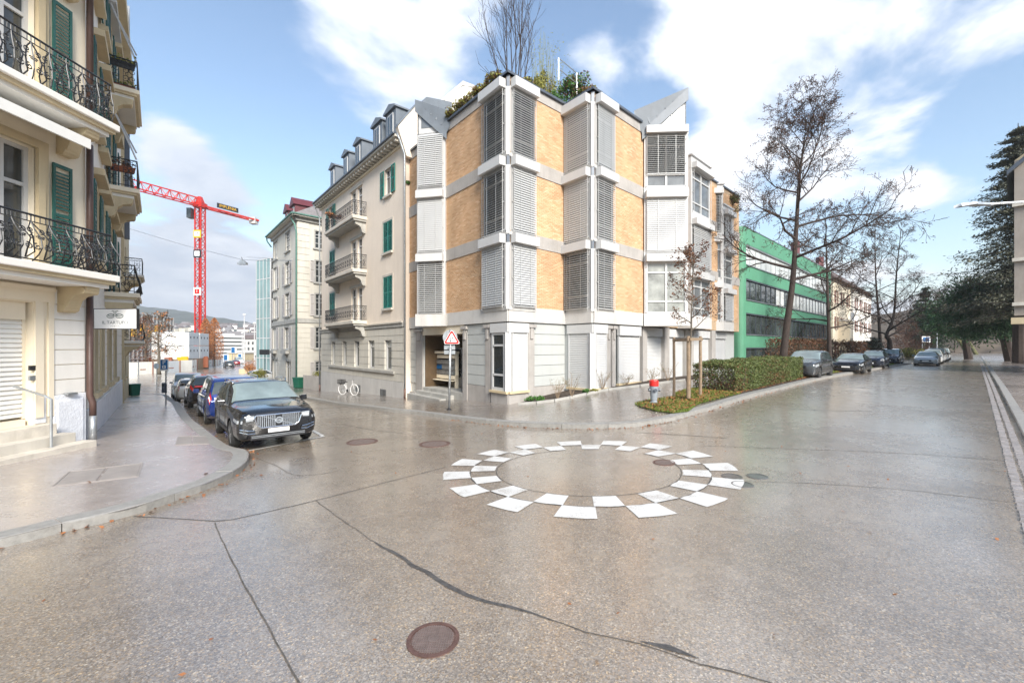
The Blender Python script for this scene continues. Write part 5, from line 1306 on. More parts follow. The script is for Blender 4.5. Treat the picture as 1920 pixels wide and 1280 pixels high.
# street lamp on a long arm from the far pavement
lp = thing('street_lamp', 'grey street lamp on a long bracket arm over the wide street', 'street lamp', (17.2, 11.9, TZ(17.2, 11.9)))
zl = H+(CY-384)/F*12.9
mb = MB(); mb.tube([(17.2, 11.9, .2), (17.2, 11.9, 4), (17.2, 11.9, zl+.3)], [.10, .085, .06], 10); mb.build('pole', M_STEEL, lp, smooth=True)
hx = (1785-CX)/F*12.9
mb = MB(); mb.tube([(17.2, 11.9, zl+.1), (15.6, 12.55, zl), (hx+.95, 12.85, zl)], .035, 8); mb.build('arm', M_STEEL, lp)
mb = MB(); P = [(hx, 0, -.05), (hx+.15, .10, .0), (hx+.6, .13, .05), (hx+1.05, .07, .04), (hx+1.2, .04, .03)]
for (x0, w0, h0), (x1, w1, h1) in zip(P, P[1:]):
    mb.hexa([(x0, 12.85-w0, zl+h0-.09), (x1, 12.85-w1, zl+h1-.07), (x1, 12.85+w1, zl+h1-.07), (x0, 12.85+w0, zl+h0-.09), (x0, 12.85-w0*.7, zl+h0), (x1, 12.85-w1*.7, zl+h1), (x1, 12.85+w1*.7, zl+h1), (x0, 12.85+w0*.7, zl+h0)])
mb.build('lamp_head', M_STEEL, lp)
# ------------------------------------------------------------------ building site, crane and the town beyond the crossing
def P3(px, py, Y): return Vector(((px-CX)/F*Y, Y, H+(CY-py)/F*Y))
M_CRED = mat('crane_red', (.50, .018, .010), .45, .06, 2)
cr = thing('tower_crane', 'red lattice tower crane standing behind the white site cabins', 'crane', (-65, 89, -2.2))
ms = .62; zt_ = 31.0
for k, (a, b) in enumerate(((-1, -1), (1, -1), (1, 1), (-1, 1))):
    m = MB(); m.bar((-65+a*ms, 89+b*ms, -2.2), (-65+a*ms, 89+b*ms, zt_), .2); m.build('mast_leg', M_CRED, cr)
lat = MB(); z = -2.2; fl = 1
while z < zt_-1.5:
    for (a, b), (c, d) in (((-1, -1), (1, -1)), ((1, -1), (1, 1)), ((1, 1), (-1, 1)), ((-1, 1), (-1, -1))):
        p = Vector((-65+a*ms, 89+b*ms, z)); q = Vector((-65+c*ms, 89+d*ms, z+1.5)); lat.bar(Vector((p.x, p.y, z)), Vector((q.x, q.y, z)), .09)
        if fl > 0: lat.bar(p, q, .09)
        else: lat.bar(Vector((p.x, p.y, z+1.5)), Vector((q.x, q.y, z)), .09)
    z += 1.5; fl = -fl
lat.build('mast_lattice', M_CRED, cr, kind='stuff')
jd = Vector((-59.9+69.7, 98.8-79.9, 0)).normalized(); jc = Vector((-65, 89, 31.4))
m = MB(); m.box(-65.9, -64.1, 88.1, 89.9, 31.0, 32.0); m.build('slewing_platform', M_CRED, cr)
m = MB(); m.hexa([jc+Vector((x, y, z)) for z, s in ((.6, .6), (1.9, .3)) for x, y in ((-s, -s), (s, -s), (s, s), (-s, s))]); m.build('tower_head', M_CRED, cr)
side = Vector((-jd.y, jd.x, 0))*.7
jl = MB(); jt = MB(); Lj = 34
for o in (side, -side): jl.bar(jc+o, jc-jd*Lj+o, .2)
jl.bar(jc+Vector((0, 0, 1.6)), jc-jd*Lj+Vector((0, 0, 1.6)), .2); jl.build('jib', M_CRED, cr)
for i in range(22):
    a = jc-jd*(i*Lj/22); b = jc-jd*((i+.5)*Lj/22)+Vector((0, 0, 1.6)); c = jc-jd*((i+1)*Lj/22)
    for o in (side, -side): jt.bar(a+o, b, .10); jt.bar(b, c+o, .10)
    jt.bar(a+side, a-side, .09)
jt.build('jib_lattice', M_CRED, cr, kind='stuff')
m = MB()
for o in (side, -side): m.bar(jc+o, jc+jd*12+o, .3)
for i in range(8): m.bar(jc+jd*i*1.5+side, jc+jd*(i+1)*1.5-side, .1)
m.build('counter_jib', M_CRED, cr)
m = MB(); q = jc+jd*11.2; m.box(q.x-.7, q.x+.7, q.y-.7, q.y+.7, 30.5, 31.9); m.build('counterweight', M_CONC2, cr)
q = jc+jd*5+Vector((0, 0, .9)); m = MB(); m.bar(q-jd*2.2-side*1.3, q+jd*2.2-side*1.3, .12, 1.0); bo = m.build('name_board', M_BLACK, cr)
text('IMPLENIA', .85, cr, M_YEL, (q-side*1.42)-root_loc(cr), (R(90), 0, math.atan2(jd.y, jd.x)+math.pi*0), 1.0)
for yy, M1, M2, tx in ((441, M_YEL, M_WHITES, 'M'), (478, M_BLACK, M_WHITES, 'o'), (549, M_WHITES, M_CRED, 'I')):
    zc_ = H+(CY-yy)/F*88; m = MB(); m.box(-65.75, -64.25, 88.15, 88.28, zc_-.8, zc_+.8); s_ = m.build('mast_sign', M1, cr)
    m = MB(); m.box(-65.5, -64.5, 88.09, 88.16, zc_-.5, zc_+.5); m.build('sign_plate', M2, s_)
    text(tx, .8, cr, M_BLACK if M2 is M_WHITES else M_WHITES, Vector((-65, 88.07, zc_))-root_loc(cr), (R(90), 0, 0))
m = MB(); m.box(-66.8, -65.9, 87.6, 88.8, 28.6, 30.6); m.build('cab', M_GLASS, cr)
cr.location = (-73.1, 100, -2.4); cr.scale = (1.124,)*3
# site cabins: two storeys, two side by side
M_CAB = mat('white_cabin', (.78, .78, .75), .5, .03, 1, dirt=.15)
M_CABG = mat('grey_cabin', (.55, .58, .60), .5, .04, 1, dirt=.2)
FC1 = Fac((P3(354, 600, 84).x, 84), (P3(284, 600, 81).x, 81)); dd = Vector((.35, 1)).normalized()
c0 = Vector((P3(354, 600, 84).x, 84)); d1 = FC1.d; d2 = Vector(((P3(395, 600, 95).x)-c0.x, 95-84)).normalized()
for st in (0, 1):
    for k, off_ in ((0, 0), (1, 5.4)):
        z0 = .02+st*2.66; b0 = c0+d2*off_; P = [b0, b0+d1*FC1.L, b0+d1*FC1.L+d2*5.0, b0+d2*5.0]
        t = thing('site_cabin', '%s grey white site cabin of the %s pair behind the hoarding' % (('lower', 'upper')[st], ('front', 'rear')[k]), 'site cabin', (b0.x, b0.y, z0), group='stacked site cabins')
        m = MB(); m.prism([tuple(p) for p in P], z0, z0+2.56); m.build('shell', M_CAB, t)
        Fk = Fac(tuple(b0), tuple(b0+d2*5.0)); m = MB()
        m.fbox(Fk, .08, 4.92, z0+.1, z0+2.5, 0, .04); m.build('end_wall', M_CABG, t)
        for s in (.6, 2.2, 3.9):
            m = MB(); m.fbox(Fk, s, s+.35, z0+1.4, z0+1.8, .04, .07); m.build('vent', M_BLACK, t)
for k in range(2):
    t = thing('site_platform', ('timber platform under the front site cabins', 'timber platform under the rear site cabins')[k], 'platform', (c0.x, c0.y, -2.2)); b0 = c0+d2*(5.4*k)
    m = MB(); m.prism([tuple(p) for p in (b0-d2*.2, b0+d1*FC1.L, b0+d1*FC1.L+d2*5.0, b0+d2*5.0)], -2.4, .01); m.build('deck', M_WOOD, t)
# hoarding
M_HOARD = mat('white_hoarding', (.74, .72, .66), .6, .05, .5, dirt=.3)
hd = thing('site_hoarding', 'white board hoarding round the building site with orange braces', 'hoarding', (-60, 72, -2.2))
HP = [g2(150, 705), g2(258, 702), g2(360, 695.5), g2(366, 694.5), g2(393, 686), g2(415, 682.5)]
for a, b in zip(HP, HP[1:]):
    Fh = Fac(a, b); n_ = max(1, int(Fh.L/2.4))
    for i in range(n_):
        z = TZ(*Fh.pt(Fh.L*(i+.5)/n_, 0)[:2]); m = MB(); m.fbox(Fh, Fh.L*i/n_+.03, Fh.L*(i+1)/n_-.03, z-.1, z+2.15+.02*(i % 2), -.06, 0); m.build('board', M_HOARD if (i+len(hd.children)) % 5 else M_CABG, hd)
        m = MB(); s = Fh.L*i/n_; m.fbox(Fh, s+.0, s+.12, z-.1, z+2.2, 0, .08); m.build('post', M_TERRA if i % 2 else M_STEEL, hd)
        if i % 2 == 0:
            m = MB(); m.fbox(Fh, s+.4, s+1.3, z+.75, z+.9, 0, .03); m.build('warning_strip', M_TERRA, hd)
for k, (px, py, Y, M_, lab) in enumerate(((340, 668, 84, M_YEL, 'yellow machine part lying behind the hoarding'), (310, 669, 83, M_TERRA, 'rust brown steel stack behind the hoarding'), (378, 668, 92, M_TERRA, 'row of rusty formwork beams on top of the hoarding'))):
    t = thing('site_material', lab, 'building material', P3(px, py+6, Y)); q = P3(px, py, Y)
    for i in range(5):
        m = MB(); m.box(q.x-2.4+i*.1, q.x+2.0-i*.3, q.y+i*.35-1, q.y+i*.35-.75, -2.0, q.z-.1+.12*math.sin(i*2)); m.build('beam', M_, t)
# office block under construction behind the site
of = thing('scaffolded_office', 'white grid office block under construction at the far left of the street', 'building', (-110, 140, -2.5))
Fo = Fac((P3(326, 600, 150).x, 150), (P3(225, 600, 118).x, 118)); zo = Fo.z(300, 592)
m = MB(); m.prism([Fo.pt(0, 0, -.8)[:2], Fo.pt(Fo.L, 0, -.8)[:2], Fo.pt(Fo.L, 0, -12)[:2], Fo.pt(0, 0, -12)[:2]], -3, zo); m.build('glass_core', M_GRNG, of)
nz = 5
for i in range(15):
    s = Fo.L*i/14; fpart(Fo, s-.25, s+.25, -3, zo, -.8, 0, 'pillar', M_CONC2, of)
for k in range(nz+1):
    z = -1+(zo+1)*k/nz; fpart(Fo, 0, Fo.L, z-.35, z, -.8, -.03, 'floor_band', M_CONC2, of)
for k, s in enumerate((16, 21, 26, 12)): fpart(Fo, s, s+2.2, 5.5+k % 2*1.6, 7.5+k % 2*1.6, .1, .5, 'yellow_panel', M_YEL, of)
# long white office building and little blue panels down the road
wf = thing('striped_office', 'long white office building with dark window bands far down the street', 'building', P3(437, 670, 210))
Fw = Fac((P3(456, 600, 215).x, 215), (P3(405, 600, 205).x, 205))
m = MB(); m.prism([Fw.pt(0, 0, -.5)[:2], Fw.pt(Fw.L, 0, -.5)[:2], Fw.pt(Fw.L, 0, -14)[:2], Fw.pt(0, 0, -14)[:2]], -4, Fw.z(435, 630)); m.build('glass_core', M_GRNG, wf)
for k in range(6): z = Fw.z(435, 667-k*7); fpart(Fw, -.2, Fw.L, z-.2, z+1.0, -.6, .0, 'spandrel', M_WHITE, wf)
fpart(Fw, 3, 9, Fw.z(435, 630), Fw.z(435, 625), -8, -2, 'roof_box', M_WHITE, wf)
for k, (a, b, c, d, lab) in enumerate(((419, 429, 664, 676, 'lower left blue and white panel at the end of the left street'), (433, 443, 650, 662, 'upper blue and white panel at the end of the left street'), (446, 455, 663, 672, 'right hand blue and white panel at the end of the left street'))):
    q0 = P3(a, d, 150); q1 = P3(b, c, 150); t = thing('billboard', lab, 'panel', (q0.x, 150, -2.3)); m = MB(); m.box(q0.x, q1.x, 150, 150.2, q0.z, q1.z); m.build('board', M_WHITES, t); m = MB(); m.box(q0.x+.2, q1.x-.5, 149.9, 150.0, q0.z+.2, q1.z-.2); m.build('blue_field', M_BLUE, t)
    m = MB(); m.box(q0.x+.4, q0.x+.6, 150.05, 150.15, -2.6, q0.z); m.box(q1.x-.6, q1.x-.4, 150.05, 150.15, -2.6, q0.z); m.build('posts', M_STEEL, t, kind='stuff')
m_ = thing('low_kiosk', 'low sand coloured building between the blue panels', 'building', P3(440, 676, 158)); m = MB(); a = P3(428, 662, 158); b = P3(458, 680, 158); m.box(a.x, b.x, 158, 164, -3, a.z); m.build('wall', M_CREAM2, m_); m = MB(); m.box(a.x-.3, b.x+.3, 157.6, 164.4, a.z, a.z+.3); m.build('roof', M_CONC2, m_)
# lamp posts
for k, (px, pt_, Y, lab) in enumerate(((458, 591, 92, 'tall pale lamp post left of the glass tower'), (477, 607, 100, 'second pale lamp post, close to the glass tower'), (454, 625, 125, 'third pale lamp post, the shortest, far down the left street'))):
    q = P3(px, pt_, Y); t = thing('lamp_post', lab, 'lamp post', (q.x, q.y, -2.4)); m = MB(); m.tube([(q.x, q.y, -2.6), (q.x, q.y, 3), (q.x, q.y, q.z)], [.14, .11, .08], 8); m.build('pole', M_WHITE, t); m = MB(); m.lathe([(.1, 0), (.3, .05), (.34, .22), (.1, .34)], (q.x, q.y, q.z), 10); m.build('lantern', M_WHITES, t)
# glass tower and its garden
M_GT = mat('tower_glass', (.22, .34, .34), .04, .15, .3, spec=1.0)
gt = thing('glass_tower', 'slender green glass stair tower beside the classical house', 'building', P3(492, 690, 62))
Fg = Fac((P3(507, 600, 60).x, 60), (P3(481, 600, 62).x, 62)); zg = Fg.z(490, 487)
m = MB(); m.prism([Fg.pt(0, 0, -.15)[:2], Fg.pt(Fg.L, 0, -.15)[:2], Fg.pt(Fg.L, 0, -3)[:2], Fg.pt(0, 0, -3)[:2]], -2.5, zg); m.build('core', M_DARK, gt)
for i in range(4):
    for k in range(6):
        g = MB(); a, b = Fg.L*i/4+.05, Fg.L*(i+1)/4-.05; z0, z1 = -2+(zg+2)*k/6+.06, -2+(zg+2)*(k+1)/6-.06; g.fbox(Fg, a, b, z0, z1, -.03, .02+rnd.uniform(-.01, .01)); g.build('pane', M_GT, gt)
for i in range(5): s = Fg.L*i/4; fpart(Fg, s-.05, s+.05, -2.5, zg, -.1, .06, 'mullion', M_WHITE, gt)
for k in range(7): z = -2+(zg+2)*k/6; fpart(Fg, 0, Fg.L, z-.06, z+.06, -.1, .04, 'transom', M_WHITE, gt)
# wooded hill with scattered houses
M_HILL = mat('winter_forest', (.055, .065, .05), .95, .45, .02, fine=.5)
ridge = [(-2200, 170), (-1300, 150), (-1000, 108), (-965, 104), (-900, 95), (-850, 88), (-720, 66), (-650, 56), (-500, 40), (-200, 22), (200, 10), (600, 0)]
def hill_z(X, Y):
    r = np.interp(X*1100/np.maximum(Y, 400), [p[0] for p in ridge], [p[1] for p in ridge])
    t = np.clip((Y-420)/(1150-420), 0, 1); t = t*t*(3-2*t)
    rough = 2.5*np.sin(X*.045)*np.sin(Y*.05)+2*np.sin(X*.11+1)*np.sin(Y*.09+X*.03)+1.2*np.sin(X*.31)*np.sin(Y*.27)
    return -8+(r*1.05+8)*t*np.clip(1-(Y-1200)/1200, .0, 1)+rough*t
grid('hill', ax([(-2300, -1300, 50), (-1300, -300, 9), (-300, 700, 40)]), ax([(380, 1300, 12), (1300, 2400, 80)]), hill_z, M_HILL)
HOUSE = None
for i in range(46):
    px = rnd.uniform(408, 482) if i < 36 else rnd.uniform(325, 362); py = rnd.uniform(613, 640) if i < 36 else rnd.uniform(612, 622); Y = next((yy for yy in range(1100, 430, -6) if CY-(float(hill_z(np.array((px-CX)/F*yy), np.array(float(yy))))-H)/yy*F > py), 460); q = P3(px, py, Y); z = float(hill_z(np.array(q.x), np.array(float(Y))))
    w = rnd.uniform(4, 8); lab = ('tiny pale house among many on the slope right of the crane' if i < 36 else 'tiny pale house on the slope just left of the crane mast')
    t = thing('hill_house', lab, 'house', (q.x, Y, z), rnd.uniform(-.5, .5), 'houses on the far hillside')
    m = MB(); m.box(-w, w, -4, 4, -3, 6.5); m.build('wall', M_CREAMW if i % 3 else M_CREAM, t, local=True)
    m = MB(); m.extr([(-w-.5, -4.6, 6.5), (-w-.5, 4.6, 6.5), (-w-.5, 0, 10.5)], (2*w+1, 0, 0)); m.build('roof', M_TILE if i % 2 else M_ROOFG, t, local=True)
for i, (px, w, h_, Y) in enumerate(((410, 9, 9, 330), (421, 7, 7, 350), (432, 12, 9, 380), (445, 9, 12, 360), (461, 10, 8, 340), (470, 8, 10, 330), (466, 7, 13, 400), (398, 8, 12, 400), (478, 6, 8, 310))):
    q = P3(px, 650, Y); t = thing('town_block', 'pale town house seen between the lamp posts below the hill', 'house', (q.x, Y, -3), group='town houses below the hill')
    m = MB(); m.box(-w, w, -5, 5, -1, h_+3); m.build('wall', (M_CREAMW, M_CREAM, M_CONC2)[i % 3], t, local=True); m = MB(); m.extr([(-w-.6, -5.6, h_+3), (-w-.6, 5.6, h_+3), (-w-.6, 0, h_+6)], (2*w+1.2, 0, 0)); m.build('roof', (M_TILE, M_ROOFG)[i % 2], t, local=True)
    for k in range(4):
        for r_ in range(2): m = MB(); x = -w+2*w*(k+.5)/4; m.box(x-.6, x+.6, -5.06, -4.98, 3+r_*4, 5+r_*4); m.build('window', M_GLASS, t, local=True)
# hanging lamp on its cable
hl = thing('hanging_street_lamp', 'grey street lamp hanging from a cable across the left street', 'street lamp', P3(455, 490, 42.5))
A_, B_, c_ = P3(240, 428, 40), P3(455, 487, 42.5), P3(549, 489, 43)
m = MB(); m.tube([A_, A_.lerp(B_, .5)-Vector((0, 0, .15)), B_], .02, 4); m.tube([B_, B_.lerp(c_, .5)-Vector((0, 0, .05)), c_], .02, 4); m.tube([P3(462, 482, 42.5), P3(500, 484, 43), c_], .015, 4); m.build('cable', M_STEEL, hl, kind='stuff')
q = P3(455, 490, 42.5); m = MB(); m.box(q.x-.42, q.x+.42, q.y-.2, q.y+.2, q.z-.32, q.z-.12); m.hexa([Vector((q.x, q.y, q.z))+Vector((x, y, z)) for z, s in ((-.12, .35), (.12, .1)) for x, y in ((-s, -.15), (s, -.15), (s, .15), (-s, .15))]); m.build('lamp_head', M_STEEL, hl)
m = MB(); m.tube([P3(453, 482, 42.5), (q.x, q.y, q.z+.1)], .03, 5); m.build('hanger', M_BLACK, hl)
# ------------------------------------------------------------------ cars
def paint(name, col, rough=.18, metal=.3):
    return mat(name, col, rough, .03, 1, metal=metal, coat=1.0)
C_BLACK = paint('black_car_paint', (.007, .007, .008), .12, 0); C_DKBR = paint('dark_bronze_paint', (.025, .02, .016)); C_BLUE = paint('blue_car_paint', (.01, .035, .19)); C_WHITE = paint('white_car_paint', (.72, .72, .70), .2, 0)
C_GREY = paint('grey_car_paint', (.07, .075, .08)); C_SILV = paint('silver_car_paint', (.42, .43, .44)); C_NAVY = paint('dark_navy_paint', (.012, .015, .03)); C_RED = paint('red_car_paint', (.35, .02, .02))
M_CHROME = mat('chrome', (.75, .76, .77), .12, .02, 1, metal=1.0)
M_TYRE = mat('tyre_rubber', (.018, .018, .018), .75, .1, 10)
M_RIM = mat('alloy_rim', (.50, .51, .52), .25, .05, 3, metal=.8)
M_LENS = mat('headlamp_lens', (.34, .36, .38), .08, .1, 6, spec=1.0)
M_TAIL = mat('tail_lamp_red', (.50, .012, .012), .15, .1, 6, spec=.8)
M_CGLASS = mat('car_glass', (.05, .065, .068), .03, .15, .6, spec=1.0)
M_WSCREEN = mat('windscreen_glass', (.20, .25, .25), .05, .2, .9, spec=1.0)
M_AMBER = mat('amber_lens', (.6, .2, .02), .2, .05, 5)

class Car:
    def __init__(c, L, W, H_, top, belt, wb, fo, wr, clear=.22, roofw=.74, nose=.74, tail=.86, cab=(0, 0)):
        c.L, c.W, c.H = L, W, H_; c.top = top; c.belt = belt; c.wb, c.fo, c.wr, c.clear, c.roofw, c.nose, c.tail, c.cab = wb, fo, wr, clear, roofw, nose, tail, cab
    def zt(c, x):
        xs = [p[0] for p in c.top]; zs = [p[1] for p in c.top]
        return float(sum(np.interp(x+d, xs, zs)*w for d, w in ((-.10, .15), (-.05, .2), (0, .3), (.05, .2), (.10, .15))))
    def hw(c, x):
        q = x/c.L
        return c.W/2*float(np.interp(q, (0, .006, .02, .05, .10, .2, .8, .92, .97, 1), (c.nose, c.nose+.08, c.nose+.14, .95, .985, 1, 1, .975, (c.tail+.97)/2, c.tail)))
    def zb(c, x): return c.clear+float(np.interp(x/c.L, (0, .05, .1, .9, 1), (.06, .0, 0, .0, .14)))
    def sec(c, x):
        w = c.hw(x); zt = c.zt(x); zb = c.zb(x); bl = float(np.interp(x, [p[0] for p in c.belt], [p[1] for p in c.belt])); zs = min(bl, zt-.07)
        k = min(1, max(0, (zt-zs-.07)/.35)); wr = w*(.93*(1-k)+c.roofw*k)
        return [(0, zb), (.84*w, zb), (.95*w, zb+.05), (.99*w, zb+.18), (1.0*w, (zb+zs)*.52), (.992*w, zs-.16), (.97*w, zs-.05), (.945*w, zs), (.935*w, zs+.012*k+.004), ((.935*w+wr)/2+.02*k*w, (zs+zt-.06)/2+.02), (wr, zt-.065), (wr*.9, zt-.022), (wr*.55, zt-.003), (0, zt)]
    def S(c, x, p, sgn=1, off=0.0):
        s = c.sec(x); i = min(int(p), len(s)-2); t = p-i; y = s[i][0]*(1-t)+s[i+1][0]*t; z = s[i][1]*(1-t)+s[i+1][1]*t
        if off:
            dy, dz = s[i+1][0]-s[i][0], s[i+1][1]-s[i][1]; l = math.hypot(dy, dz) or 1; y += dz/l*off; z += -dy/l*off
        return Vector((c.L/2-x, sgn*y, z))
    def patch(c, fx, p0, p1, nx, np_, sgn, off=.006, both=False):
        """surface patch: fx(u, t) gives x, section parameter runs from p0 to p1"""
        mb = MB(); G = []
        for i in range(nx+1):
            row = []
            for j in range(np_+1):
                t = j/np_; q = c.S(fx(i/nx, t), p0+(p1-p0)*t, sgn, off); row.append(q)
            G.append(row)
        for i in range(nx):
            for j in range(np_): mb.poly([G[i][j], G[i+1][j], G[i+1][j+1], G[i][j+1]])
        return mb
    def across(c, x0, x1, k0, nx, off, kx=0.0):
        """patch over the top (windscreen or rear window) between stations x0 and x1"""
        mb = MB(); G = []; ps = [10+k0, 10.5, 11, 11.5, 12, 12.5, 13]
        for i in range(nx+1):
            x = x0+(x1-x0)*i/nx; L = [c.S(x, p, 1) for p in ps]; Rr = [c.S(x, p, -1) for p in ps[:-1]][::-1]
            G.append(L+Rr)
        n_ = len(G[0]); d = (G[-1][n_//2]-G[0][n_//2]); nn = Vector((-d.z, 0, d.x)); nn = nn.normalized()
        if nn.z < 0: nn = -nn
        G = [[q+nn*off for q in r] for r in G]
        for i in range(nx):
            for j in range(n_-1): mb.poly([G[i][j], G[i+1][j], G[i+1][j+1], G[i][j+1]])
        return mb
def build_car(name, c, label, cat, pos, heading, P, detail=True, group=None, front=None, clad=False, rails=False, glass=M_CGLASS, wind=None, rim=M_RIM):
    x, y = pos; t = thing(name, label, cat, (0, 0, 0), 0, group)
    z = TZ(x, y)
    h = Vector(heading).normalized(); gx = (TZ(x+h.x*1.3, y+h.y*1.3)-TZ(x-h.x*1.3, y-h.y*1.3))/2.6; gy = (TZ(x-h.y*.8, y+h.x*.8)-TZ(x+h.y*.8, y-h.x*.8))/1.6
    X = Vector((h.x, h.y, gx)).normalized(); Y = Vector((-h.y, h.x, gy)); Y = (Y-X*X.dot(Y)).normalized(); Z = X.cross(Y)
    t.rotation_euler = Matrix(((X.x, Y.x, Z.x), (X.y, Y.y, Z.y), (X.z, Y.z, Z.z))).to_euler(); t.location = (x, y, z+.006)
    L = c.L
    xs = sorted({0, .01*L, .02*L, .035*L, .05*L, .07*L, *list(np.linspace(.09*L, .93*L, 34)), .95*L, .97*L, .985*L, L})
    bm = bmesh.new(); rings = []
    for q in xs:
        s = c.sec(q); ring = [(c.L/2-q, yy, zz) for yy, zz in s]+[(c.L/2-q, -yy, zz) for yy, zz in s[-2:0:-1]]
        rings.append([bm.verts.new(v) for v in ring])
    for a, b in zip(rings, rings[1:]):
        for i in range(len(a)): j = (i+1) % len(a); bm.faces.new((a[i], a[j], b[j], b[i]))
    bm.faces.new(rings[0][::-1]); bm.faces.new(rings[-1])
    bmesh.ops.recalc_face_normals(bm, faces=bm.faces)
    for f_ in bm.faces: f_.smooth = True
    me = bpy.data.meshes.new('body'); bm.to_mesh(me); bm.free(); me.materials.append(P)
    bo = bpy.data.objects.new('body', me); C.objects.link(bo)
    wx = (L/2-c.fo, L/2-c.fo-c.wb)
    if detail:
        cut = MB()
        for q in wx: cut.lathe([(c.wr*1.13, -c.W), (c.wr*1.13, c.W)], (q, 0, c.wr), 24, 'y')
        co = cut.build('arch', M_BLACK)
        bmm = bmesh.new(); bmm.from_mesh(co.data); bmesh.ops.recalc_face_normals(bmm, faces=bmm.faces); bmm.to_mesh(co.data); bmm.free()
        md = bo.modifiers.new('b', 'BOOLEAN'); md.operation = 'DIFFERENCE'; md.object = co; md.solver = 'EXACT'
        bpy.context.view_layer.update()
        ne = bpy.data.meshes.new_from_object(bo.evaluated_get(bpy.context.evaluated_depsgraph_get()))
        bo.modifiers.clear(); bo.data = ne; bpy.data.objects.remove(co)
        if ne.materials: ne.materials[0] = P
        else: ne.materials.append(P)
        ne.polygons.foreach_set('material_index', [0]*len(ne.polygons))
    bo.parent = t
    # wheels
    for k, q in enumerate(wx):
        for sg in (1, -1):
            r = c.wr; yo = sg*(c.W/2-.115)
            m = MB(); m.lathe([(r*.66, -.10), (r*.92, -.10), (r, -.06), (r, .06), (r*.92, .10), (r*.66, .10)], (q, yo, r), 22, 'y'); w = m.build('wheel', M_TYRE, t, local=True, smooth=False)
            m = MB(); m.lathe([(r*.68, -.08), (r*.68, .085), (r*.62, .085), (r*.60, .03), (r*.15, .05), (.0, .05)] if sg > 0 else [(r*.68, .08), (r*.68, -.085), (r*.62, -.085), (r*.60, -.03), (r*.15, -.05), (.0, -.05)], (q, yo, r), 20, 'y'); m.build('hub', M_BLACK, w, local=True)
            m = MB()
            for i in range(5):
                a = i*1.2566+.3*k
                for da in (-.16, .16):
                    m.bar((q+math.cos(a)*r*.1, yo+sg*.085, r+math.sin(a)*r*.1), (q+math.cos(a+da)*r*.64, yo+sg*.085, r+math.sin(a+da)*r*.64), .035)
            m.lathe([(r*.66, .06*sg), (r*.70, .092*sg), (r*.62, .092*sg)], (q, yo, r), 22, 'y'); m.build('rim', rim, w, local=True)
    if clad:
        for sg in (1, -1):
            m = c.patch(lambda u, q: .1*L+.82*L*u, 1.2, 3.2, 20, 3, sg, .008); 
            keep = [i for i, f_ in enumerate(m.f) if all((Vector((m.v[f_[0]][0], 0, m.v[f_[0]][2]))-Vector((q, 0, c.wr))).length > c.wr*1.12 for q in wx)]
            m.f = [m.f[i] for i in keep]; m.m = [0]*len(keep); m.build('sill_cladding', M_BLACK, t, local=True)
    # glazing
    ca, ra, rb, cb = c.cab      # cowl, roof start, roof end, rear glass base
    c_ = c.across(ca+.06, ra-.04, .12, 8, .008); c_.build('windscreen', wind or M_WSCREEN, t, local=True, smooth=True)
    c_ = c.across(rb+.05, cb-.05, .25, 6, .008); c_.build('rear_window', glass, t, local=True, smooth=True)
    for sg in (1, -1):
        lo0, hi0 = ca+.42, ra+.10; lo1, hi1 = cb-.20, rb+.02
        cuts = (0, .42, .80, 1)
        for a, b in zip(cuts, cuts[1:]):
            def fx(u, q, a=a, b=b):
                lo = lo0+(hi0-lo0)*q; hi = lo1+(hi1-lo1)*q; v_ = a+(b-a)*u; v_ = v_+(.012 if u == 0 else 0)-(.012 if u == 1 else 0); return lo+(hi-lo)*v_
            c.patch(fx, 8.25, 9.9, 5, 3, sg, .007).build('side_window', glass, t, local=True, smooth=True)
        m = MB(); m.tube([c.S(lo0-.1+(lo1-lo0+.2)*i/8, 8.05, sg, .01) for i in range(9)], .010, 4); m.build('window_trim', M_CHROME if detail else M_BLACK, t, local=True)
        if detail:
            for fr in (.47, .80):
                xx = lo0+(lo1-lo0)*fr; q = c.S(xx, 5.2, sg, .02); m = MB(); m.bar(q-Vector((.11, 0, 0)), q+Vector((.11, 0, 0)), .03); m.build('door_handle', P, t, local=True)
            for fr in (-.02, .43, .82):
                xx = lo0+(lo1-lo0)*fr; m = MB(); m.tube([c.S(xx, p, sg, .001) for p in (3, 4, 5, 6, 7, 8)], .005, 4); m.build('door_seam', M_BLACK, t, local=True)
        q = c.S(lo0+.05, 8, sg); m = MB(); b = q+Vector((.02, sg*.13, .06)); m.hexa([b+Vector((x_, sg*y_, z_)) for z_, k in ((-.075, .8), (.075, 1)) for x_, y_ in ((-.07*k, -.09), (.06*k, -.09), (.04*k, .10), (-.07*k, .10))]); mo = m.build('wing_mirror', P if detail else M_BLACK, t, local=True, bevel=.02)
        m = MB(); m.bar(q, b, .05, .03); m.build('mirror_arm', M_BLACK, mo, local=True)
        if rails:
            m = MB(); m.tube([c.S(ra+.1+(rb-ra-.25)*i/8, 10.6, sg, .06 if 0 < i < 8 else .0) for i in range(9)], .016, 6); m.build('roof_rail', M_CHROME, t, local=True)
    # front and rear furniture
    xf = L/2; fz = c.zt(.04*L)
    m = MB(); m.box(xf-.01, xf+.025, -.24, .24, .42, .52); m.build('number_plate', M_WHITES, t, local=True, bevel=.006)
    m = MB(); m.box(-xf-.02, -xf+.02, -.26, .26, .62, .73); m.build('rear_plate', M_WHITES, t, local=True)
    return t, bo
def lamp_patch(c, t, x0, x1, p0, p1, sg, M_, name, off=.008): c.patch(lambda u, q: x0+(x1-x0)*u, p0, p1, 5, 3, sg, off).build(name, M_, t, local=True, smooth=True)

